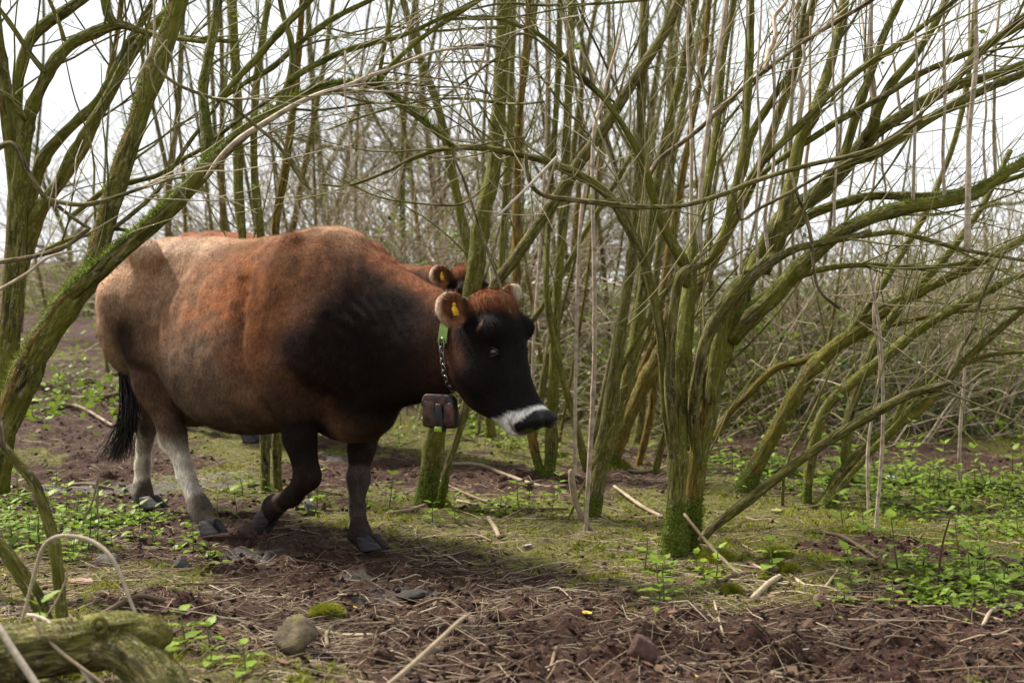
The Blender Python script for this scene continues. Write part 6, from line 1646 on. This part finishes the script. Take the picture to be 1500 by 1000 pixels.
ST = [([(565, 882, 3), (600, 890, 3.5), (650, 893, 3.2), (700, 908, 2.6), (720, 910, 2)], "crooked twig on the bare soil before the cow's front hoof", .35),
      ([(660, 684, 3.5), (700, 683, 4), (740, 698, 4), (790, 713, 3.5), (830, 716, 3)], "long pale branch on the moss right of the straight tree", .7),
      ([(640, 700, 2.5), (680, 728, 3), (720, 742, 3), (770, 748, 3), (835, 747, 2.5)], "long thin branch curving across the moss to the forked tree", .5),
      ([(728, 715, 3), (760, 716, 3.5), (790, 708, 3)], "short dark branch lying across a longer pale one", .3),
      ([(670, 735, 3), (700, 747, 3.5)], "short stub stick beside the straight tree", .75),
      ([(567, 757, 3), (600, 750, 3.5), (625, 745, 3)], "pale stick at the straight tree's mossy foot", .75),
      ([(670, 790, 2), (700, 790, 3), (720, 800, 2)], "short bent stick in the moss", .6),
      ([(715, 765, 5), (725, 780, 5), (731, 795, 5)], "short thick split stick in the moss below the branches", .7),
      ([(1103, 882, 6), (1125, 865, 6.5), (1142, 850, 5.5)], "short thick pale peeled stick in the dry twigs right of the elder", .95),
      ([(1052, 862, 4), (1070, 850, 5), (1100, 846, 5), (1130, 845, 6), (1158, 832, 6)], "grey forked dead branch among the dry twigs", .35),
      ([(985, 842, 2.5), (1060, 852, 3), (1110, 855, 3), (1170, 862, 3)], "long straight pale stalk on the moss right of the elder", .8),
      ([(1155, 843, 3), (1180, 862, 4)], "short pale stick pointing at the mossy mound", .9),
      ([(1095, 825, 2), (1120, 845, 3)], "thin pale splinter by the mossy mound", .9),
      ([(1210, 862, 3), (1228, 843, 3)], "pale splinter sticking up from the moss", .85),
      ([(1185, 778, 3), (1230, 795, 4), (1260, 810, 4), (1285, 825, 3.5)], "dark reddish branch on the soil behind the mossy mound", .15),
      ([(1185, 745, 2.5), (1260, 740, 3), (1330, 745, 3.5), (1400, 758, 2.5)], "long pale stalk on the moss under the leaning trunks", .65),
      ([(1270, 733, 3), (1340, 732, 3)], "straight pale stick by the split leaning trunk", .85),
      ([(1440, 920, 3.5), (1455, 900, 4), (1490, 885, 4)], "pale curved dead stick at the right by the corner nettles", .9),
      ([(1335, 890, 3), (1400, 893, 3), (1470, 910, 3)], "long pale stalk along the soil at the right", .75),
      ([(1330, 910, 4), (1300, 920, 5), (1260, 930, 5)], "grey mossy stick half sunk in the soil", .3),
      ([(1060, 937, 2.5), (1050, 900, 2.5), (1045, 878, 2)], "thin pale stalk standing in the soil", .9),
      ([(410, 730, 2.5), (450, 722, 3), (500, 725, 2)], "pale stick behind the raised hoof", .6),
      ([(510, 915, 3), (560, 922, 3), (620, 918, 3), (640, 925, 2)], "dry stalk lying on the soil in the lower middle", .7),
      ([(440, 918, 4), (490, 928, 4), (545, 940, 4)], "pale straight stick right of the stone", .85),
      ([(480, 950, 4), (478, 935, 4), (486, 920, 3), (500, 915, 3)], "small hooked pale twig right of the stone", .7),
      ([(760, 992, 3), (800, 985, 4), (815, 965, 3)], "small bent stick near the bottom of the clearing", .5),
      ([(1130, 995, 7), (1160, 992, 8), (1195, 985, 7)], "thick pale stick at the bottom right of the clearing", .75),
      ([(800, 1000, 2), (812, 985, 3), (822, 955, 2)], "thin forked twig upright at the bottom of the clearing", .45),
      ([(260, 868, 2.5), (320, 858, 3), (365, 850, 2.5)], "brown straw stem left of the worn soil", .6),
      ([(150, 905, 6), (200, 893, 6), (240, 890, 5)], "brown sunken stick behind the mossy log", .3),
      ([(90, 715, 3), (130, 716, 3.5), (190, 717, 3)], "pale broken stalk by the mud behind the cow", .7),
      ([(100, 578, 3), (150, 575, 4), (180, 577, 3)], "pale stick on the path behind the cow's tail", .75),
      ([(60, 575, 3), (110, 600, 3), (165, 628, 3)], "long pale stalk across the path behind the cow", .7),
      ([(900, 720, 3), (940, 748, 4), (970, 765, 4)], "long pale stick behind the elder's foot", .85),
      ([(900, 690, 2.5), (950, 693, 3), (1000, 680, 3)], "pale stalk between the forked tree and the elder", .75)]
for rows, lab, tone in ST: stick(rows, "stick", lab, "stick", tone)
# random further sticks, told apart by the ground they lie on
def place_words(px, py):
    lm = [(150, 880, "near the mossy log"), (330, 820, "below the cow's hind hooves"), (450, 870, "on the soil below her raised foreleg"), (600, 800, "right of the cow's front hoof"), (720, 770, "on the moss in front of the straight tree"), (860, 800, "left of the elder's foot"), (1060, 890, "in front of the elder"), (1250, 860, "below the mossy mound"), (1400, 800, "by the nettles on the right"), (1200, 760, "under the slanting trunks"), (750, 950, "on the bare soil at the bottom"), (1100, 960, "on the bare soil at the lower right"), (350, 950, "beside the square stone"), (120, 660, "behind the cow's tail"), (900, 740, "beside the forked tree")]
    return min(lm, key=lambda a: (a[0] - px) ** 2 + 2 * (a[1] - py) ** 2)[2]
for i in range(64):
    px, py = fr.uniform(0, 1500), 690 + 300 * fr.random() ** .9
    if 180 < px < 590 and py < 830: continue
    a = fr.normal(0, .55); l = fr.uniform(40, 120) * (py - 400) / 450; tn = fr.uniform(.3, 1)
    rows = [(px + math.cos(a) * l * t + fr.normal(0, 3), py + math.sin(a) * l * t * .45 + fr.normal(0, 2), fr.uniform(1.1, 2.2) * (py - 400) / 450) for t in (-.5, -.1, .2, .5)]
    ln_ = "short " if l < 70 * (py - 400) / 450 else "long " if l > 100 * (py - 400) / 450 else ""; tl_ = "flat across" if abs(a) < .25 else "slanting away" if a < 0 else "slanting nearer"; w = place_words(px, py); adj = "pale" if tn > .7 else "brown" if tn > .48 else "dark"
    stick(rows, "stick", f"{adj} {ln_}stick {tl_} {w}", "stick", tn, None, f"{adj} thin sticks {w}", sides=5)

# upright broken peg by the forked tree
g = ghit(862, 770)
mb = MB(); pts, rad = [], []
for px, py, rp in [(880, 792, 3.5), (862, 770, 4), (850, 752, 4.5), (842, 730, 5), (838, 705, 5), (836, 688, 3.5)]:
    Y_ = g[1] - .25; pts.append(P(px, py, Y_)); rad.append(rp * Y_ / FPX)
p, ra = catmull(pts, rad, .02); p[:, 2] = np.maximum(p[:, 2], [float(g_smooth(a, b)[0]) + .004 for a, b, c in p]); b = p[0].copy(); tube(mb, p - b, ra, 8, tone=.75, rough=.15); o = mb.build("broken_branch", DRY); o.location = b
tag(o, "peeled broken branch curving up from the moss against the forked tree's foot", "branch")
# pale stalk leaning on the elder's foot
stick([(1002, 752, 3, 0), (1020, 775, 3.3, -.05), (1045, 805, 3.8, -.1), (1065, 825, 3.6, -.15), (1083, 842, 3, -.2)], "dry_stalk", "long dry tan stalk leaning on the twin-trunked elder's foot", "stalk", .65, None, None, Y=Y1 - .28)
# stems in the foreground on the left
def foreground_stem(rows, Y, name, label, cat, tone, matl, sides=8, twig=0, group=None):
    pts, rad = zip(*[(P(a, b, Y + d), r_ * (0.58 if matl is PALE else 0.85) * (Y + d) / FPX) for a, b, d, r_ in rows])
    p, ra = catmull(pts, rad, .02); b = p[0].copy()
    if matl is BARK and len(p) > 4: ra = ra * (1 + .10 * fbm(p * 30, 2, 4))
    mb = MB(); tube(mb, p - b, ra, sides, tone=tone, rough=.1, seed=int(rows[0][0]))
    o = mb.build(name, matl); o.location = b
    return tag(o, label, cat, group)
foreground_stem([(95, 925, 0, 12), (90, 895, 0, 11), (86, 850, 0, 11), (80, 800, 0, 10.5), (66, 750, 0, 10), (50, 708, 0, 10), (28, 680, 0, 9), (5, 655, 0, 8.5), (-20, 630, 0, 8)], 4.05, "twig_stem", "stout brown twig stem bending left above the mossy log", "stem", .15, BARK)
foreground_stem([(78, 925, .05, 8), (62, 880, .05, 8), (40, 845, .05, 8), (15, 810, .05, 8), (-10, 785, .05, 7)], 4.0, "twig_stem", "thinner brown stem slanting left behind the mossy log", "stem", .1, BARK)
foreground_stem([(70, 930, .1, 6), (52, 890, .1, 6), (28, 850, .1, 6), (0, 805, .1, 6), (-20, 770, .1, 5)], 4.0, "twig_stem", "thinnest dark stem slanting left behind the mossy log", "stem", .1, BARK)
foreground_stem([(5, 655, 0, 4), (2, 630, 0, 5), (-3, 600, 0, 5), (-6, 560, 0, 4)], 4.04, "twig_stem", "short pale upright shoot on the bent twig stem at the frame's edge", "stem", .8, BARK)
foreground_stem([(28, 925, .08, 4), (40, 880, .08, 4.5), (52, 835, .06, 5), (64, 800, .03, 5), (82, 786, 0, 5), (105, 785, 0, 5), (135, 793, 0, 5.5), (160, 812, -.02, 5.5), (178, 845, -.04, 5.5), (195, 890, -.06, 5.5), (220, 940, -.08, 5.2), (256, 1005, -.1, 5), (275, 1040, -.1, 5)], 3.75, "arched_stalk", "pale dead stalk arching over in front of the mossy log", "stalk", .75, PALE)
foreground_stem([(40, 900, .05, 4), (62, 905, .03, 6), (85, 925, 0, 6), (105, 955, -.03, 6), (132, 1000, -.05, 6), (150, 1035, -.06, 5)], 3.6, "dead_stalk", "white dead stalk running down over the mossy log", "stalk", 1.0, PALE)
foreground_stem([(50, 905, .03, 4), (60, 925, .02, 5), (90, 955, 0, 5), (120, 978, -.02, 4.5), (150, 1000, -.04, 4), (180, 1030, -.05, 4)], 3.55, "dead_stalk", "tan dead stalk beside the white one over the mossy log", "stalk", .45, PALE)
foreground_stem([(-20, 890, .03, 8), (0, 920, 0, 9), (25, 960, -.03, 9), (55, 1005, -.06, 9), (75, 1040, -.08, 8)], 3.2, "dead_stalk", "thick pale jointed stalk in the near bottom left corner", "stalk", .9, PALE)
foreground_stem([(545, 1020, -.05, 7), (590, 985, 0, 7.5), (640, 940, .08, 7), (672, 910, .15, 5.5), (690, 897, .2, 2)], 3.3, "dead_stalk", "blurred tan stalk slanting up from the bottom middle of the clearing", "stalk", .5, PALE)
foreground_stem([(65, 905, .1, 2.5), (80, 885, .1, 2.6), (96, 850, .1, 2.6), (98, 830, .1, 2)], 3.9, "dead_stalk", "thin straw leaning on the brown twig stem behind the log", "stalk", .5, PALE)
foreground_stem([(123, 760, .1, 3), (135, 735, .1, 3.2), (143, 700, .1, 2.5)], 5.6, "dead_stalk", "short dry stalk standing among nettles near the hind hooves", "stalk", .25, PALE)
foreground_stem([(143, 760, .1, 2.5), (143, 730, .1, 2.6), (144, 702, .1, 2)], 5.65, "dead_stalk", "second dry stalk crossing the first among nettles near the hind hooves", "stalk", .25, PALE)
foreground_stem([(1370, 905, 0, 2), (1374, 850, 0, 2.3), (1380, 800, 0, 2.2), (1392, 755, 0, 1.6)], 4.9, "dead_stalk", "thin reddish stem standing in the small nettle patch", "stalk", .05, DRY)
foreground_stem([(1330, 965, 0, 2.4), (1320, 945, 0, 2.4), (1305, 925, 0, 2)], 4.3, "dead_stalk", "short dark twig standing in the bare soil at the right", "stalk", .05, DRY)
foreground_stem([(730, 316, 0, 3.2), (760, 287, 0, 3.6), (795, 252, 0, 3.8), (816, 230, 0, 4)], 4.7, "snapped_twig", "straight white snapped twig caught among branches above the cow's head", "twig", 1.0, PALE)
foreground_stem([(800, 285, 0, 3), (806, 262, 0, 3), (815, 232, 0, 3.2)], 4.72, "snapped_twig", "short brown twig hanging from the white snapped twig", "twig", .3, PALE)

# --- the mossy log
LOGM = make_bark(); LOGM.name = "log_bark"
def make_log():
    Y_ = 3.62
    b = P(60, 965, Y_)
    root = thing("mossy_log", "thick moss-covered fallen log with a short side stub in the near corner", "log", b)
    def part(rows, name, rough=.16, sides=30):
        pts, rad = zip(*[(P(a, c, Y_ + d), r_ * (Y_ + d) / FPX) for a, c, d, r_ in rows])
        p, ra = catmull(pts, rad, .012); ra = ra * (1 + .09 * fbm(p * 14, 2, 12))
        mb = MB(); tube(mb, p - b, ra, sides, moss=.34, mosstop=.16, tone=.25, rough=rough, seed=33); mb.build(name, BARK, root); return p, ra
    mosses = [part([(-70, 962, 0, 46), (0, 958, 0, 45), (60, 950, 0, 44), (110, 945, 0, 42), (150, 938, -.01, 40), (190, 935, -.02, 37), (225, 930, -.02, 30), (243, 924, -.02, 20), (250, 920, -.02, 6)], "trunk"),
              part([(150, 945, -.02, 30), (190, 958, -.05, 34), (225, 985, -.09, 34), (255, 1020, -.13, 30), (280, 1060, -.16, 28)], "limb", .2),]
    mb = MB()
    c = P(157, 917, Y_ - .02); d = unit([-.1, -1, .25])
    th = np.linspace(0, 2 * math.pi, 17); u = unit(np.cross(d, [0, 0, 1])); w = np.cross(u, d)
    tube(mb, c + d * .055 + np.outer(np.cos(th), u) * .018 + np.outer(np.sin(th), w) * .020 - b, np.full(17, .007), 7, moss=.3, tone=.2, cap=False)
    mb.build("knot", BARK, root)
    fz = Tree.__new__(Tree); fz.r = np.random.default_rng(9); fz.base = np.array(b); fz.mossmb = MB()
    for p, ra in mosses: fz.fuzz(p, ra, np.full(len(p), .30), .3, 4000, .5)
    fz.mossmb.build("moss", LOGMOSS, root, kind="stuff")
LOGMOSS = make_leafmat("log_moss", (.05, .045, .012), (.13, .115, .035), (.23, .20, .07), .25, .85)
make_log()

# --- stones
def make_stone(px, py, w, h, label, seed, col=(.16, .13, .09), mossy=.4, flat=1.0, box=.5):
    r = np.random.default_rng(seed); c = ghit(px, py); sc = c[1] / FPX
    mb = MB(); n = 14
    ph = np.linspace(0, math.pi, n + 1); th = np.arange(2 * n) * math.pi / n
    d = np.stack([np.outer(np.sin(ph), np.cos(th)), np.outer(np.sin(ph), np.sin(th)), np.repeat(np.cos(ph)[:, None], 2 * n, 1)], 2).reshape(-1, 3)
    pn = r.normal(0, 1, (9, 3)); pn /= np.linalg.norm(pn, axis=1)[:, None]; off = r.uniform(.55, .95, 9)
    R = np.min(np.where(d @ pn.T > .05, off / np.maximum(d @ pn.T, .05), 9), 1); R = np.minimum(R, 1.15)
    v = d * R[:, None] * (1 + .05 * fbm(d * 4 + seed, 3, 1))[:, None] * np.array([w * sc / 2, w * sc * .42 * flat, h * sc * .62])
    i = np.arange(n)[:, None] * 2 * n; j = np.arange(2 * n)[None]; j2 = (j + 1) % (2 * n)
    mb.add(v, np.stack([i + j, i + 2 * n + j, i + 2 * n + j2, i + j2], 2).reshape(-1, 4), tone=.5)
    m, nt, b_ = mat("stone"); g_ = nt.nodes.new("ShaderNodeNewGeometry").outputs
    cc = ramp(nt, noise(nt, g_["Position"], 40, 5, .7), [(.3, tuple(k * .45 for k in col)), (.55, col), (.75, tuple(min(1, k * 1.7) for k in col))])
    mo = ramp(nt, math_(nt, 'ADD', noise(nt, g_["Position"], 22, 4, .7), mossy - .6), [(.45, 0.0), (.55, 1.0)])
    cc = mixc(nt, mo, cc, (.13, .13, .025)); nt.links.new(cc, b_.inputs["Base Color"]); b_.inputs["Roughness"].default_value = .9
    bump(nt, b_, noise(nt, g_["Position"], 90, 4), .6, .006)
    o = mb.build("stone", m, smooth=True); o.location = (c[0], c[1], float(g_full(c[0], c[1])[0]) + h * sc * .28); tag(o, label, "stone"); return o
make_stone(430, 962, 66, 52, "square-shouldered mossy stone on the soil right of the log", 5, (.115, .088, .055), .5)
make_stone(940, 968, 42, 46, "small upright reddish stone beside a dark hollow in the soil", 8, (.10, .055, .045), .2)
make_stone(158, 828, 30, 24, "small grey stone in the moss before the hind hooves", 9, (.09, .085, .075), .35)
make_stone(265, 835, 26, 16, "small flat grey stone on the moss near the path", 10, (.08, .078, .072), .35)
make_stone(455, 752, 26, 22, "small pale stone behind the raised hoof", 11, (.12, .105, .085), .3)
make_stone(640, 958, 24, 18, "little pale pebble on the bare soil in the lower middle", 12, (.24, .2, .16), .1)
make_stone(745, 985, 60, 26, "flat brown stone at the bottom of the clearing", 13, (.13, .09, .07), .2)
make_stone(1200, 885, 24, 14, "small brown stone below the mossy mound", 14, (.12, .08, .06), .2)
# grey clods of dung-grey mud
make_stone(605, 872, 62, 9, "flat grey lump of dried mud in front of the cow", 15, (.050, .045, .039), 0)

# --- moss mounds
def moss_mound(px, py, w, h, label, seed):
    r = np.random.default_rng(seed); c = ghit(px, py); sc = c[1] / FPX; R = np.array([w * sc / 2, w * sc * .5, h * sc])
    mb = MB(); n = 2600
    sphere(mb, (0, 0, -.01), R * .92, 10, tone=.15)
    d = r.normal(0, 1, (n, 3)); d[:, 2] = np.abs(d[:, 2]); d /= np.linalg.norm(d, axis=1)[:, None]
    k = 1 + .12 * fbm(d * 3 + seed, 2, 2)
    p = d * R * .9 * k[:, None]; s = np.cross(d, r.normal(0, 1, (n, 3))); s /= np.linalg.norm(s, axis=1)[:, None]
    hh = r.uniform(.007, .014, n)[:, None]; tip = p + (d + r.normal(0, .35, (n, 3))) * hh
    mb.add(np.stack([p - s * .0022, p + s * .0022, tip], 1).reshape(-1, 3), None, np.arange(n * 3).reshape(-1, 3), tone=np.repeat(np.clip(r.normal(.75, .18, n), 0, 1), 3))
    o = mb.build("moss_mound", MOSSBLADE); o.location = (c[0], c[1], float(g_full(c[0], c[1])[0])); tag(o, label, "moss")
moss_mound(1153, 840, 42, 17, "bright green round moss cushion behind the grey forked branch", 1)
moss_mound(1140, 816, 40, 13, "duller moss cushion just behind the bright round one", 2)
moss_mound(1072, 870, 26, 10, "small moss cushion beside the short peeled stick", 3)
moss_mound(1050, 820, 60, 14, "broad low moss cushion at the right side of the elder's foot", 4)
moss_mound(480, 880 if False else 905, 50, 12, "low yellow-green moss cushion on the soil above the stone", 5)
moss_mound(640, 742, 40, 14, "moss cushion at the straight tree's foot", 6)
moss_mound(905, 690, 40, 18, "bright moss cushion behind the forked tree", 7)

# --- single fallen leaves that can be picked out
def flat_leaf(px, py, sz, label, lo, mid, hi, seed):
    r = np.random.default_rng(seed); c = ghit(px, py); s = sz * c[1] / FPX / 2
    a = r.uniform(0, 6.28); n = 8; v, q = [], []
    for i in range(n + 1):
        t = i / n; w = .55 * math.sin(math.pi * t) ** .7
        for k in (-1, 0, 1): v.append(((t - .5) * 2, k * w, .25 * abs(k) * w + .15 * (t - .5) ** 2 * 4 + r.normal(0, .03)))
    for i in range(n):
        for k in (0, 1): q.append([i * 3 + k, i * 3 + k + 1, i * 3 + k + 4, i * 3 + k + 3])
    v = np.array(v) * s; R = np.array(Matrix.Rotation(a, 3, 'Z') @ Matrix.Rotation(r.normal(0, .3), 3, 'X'))
    mb = MB(); mb.add(v @ R.T, q, tone=.5); o = mb.build("fallen_leaf", make_leafmat("fallen_leaf", lo, mid, hi, .2, .6)); o.location = (c[0], c[1], float(g_full(c[0], c[1])[0]) + .008)
    tag(o, label, "leaf")
YG = ((.20, .20, .06), (.34, .34, .12), (.48, .46, .22)); BRN = ((.10, .05, .03), (.25, .14, .09), (.40, .27, .18)); YEL = ((.35, .24, .03), (.5, .36, .05), (.62, .46, .1)); GRY = ((.2, .2, .18), (.36, .37, .34), (.5, .5, .47)); RED = ((.12, .03, .01), (.25, .06, .02), (.4, .12, .04))
for px, py, sz, lab, c in [(484, 889, 26, "yellow-green leaf on the moss above the square stone", YG), (478, 908, 16, "small pale green leaf just below the yellow-green one", YG), (1320, 811, 18, "yellow leaf on the dark soil behind the small nettle patch", YEL), (1137, 755, 26, "pale yellow-green leaf on the moss right of the elder's low limb", YG), (860, 905, 22, "curled yellow leaf on the soil left of the sprouting nettles", YEL),
                           (1268, 880, 30, "orange-brown leaf in the dry twigs", BRN), (1322, 882, 44, "large pale brown leaf beside the orange-brown one", BRN), (1345, 893, 36, "pale brown leaf resting on the long stalk", BRN), (118, 858, 48, "broad brown dead leaf behind the mossy log", BRN), (160, 878, 34, "smaller brown dead leaf nearer the mossy log", BRN), (1490, 952, 26, "pinkish brown leaf on the soil at the right edge", BRN), (772, 804, 22, "pale grey leaf on the moss before the forked tree", GRY), (1305, 703, 24, "white scrap lying in the nettles behind the split leaning trunk", ((.6, .6, .6), (.72, .72, .72), (.8, .8, .8))),
                           (1100, 812, 12, "small red leaf on the moss behind the sticks", RED), (362, 755, 20, "yellowish leaf beside the raised hoof", YG), (28, 765, 24, "red-brown leaf in the nettles at the left edge", RED), (1015, 997, 22, "yellow leaf at the bottom of the clearing", YEL), (520, 900, 14, "small yellow leaf by the moss cushion", YEL), (1180, 968, 14, "pale splinter-like leaf on the lower right soil", GRY)]:
    flat_leaf(px, py, sz, lab, *c, int(px))

# ------------------------------------------------------------------ every label points to one thing
def tell_apart():
    by = {}
    for o in scene.objects:
        if "label" in o and o.parent is None: by.setdefault(o["label"], []).append(o)
    for lab, os_ in by.items():
        n = len(os_)
        if n < 2 or n > 4 or len(lab.split()) > (14 if n == 2 else 13): continue
        os_.sort(key=lambda o: o.location.x / o.location.y)
        w = {2: ["left one", "right one"], 3: ["leftmost of three", "middle of three", "rightmost of three"], 4: ["leftmost of four", "second from left", "third from left", "rightmost of four"]}[n]
        for o, k in zip(os_, w): o["label"] = f"{lab}, {k}"
tell_apart()
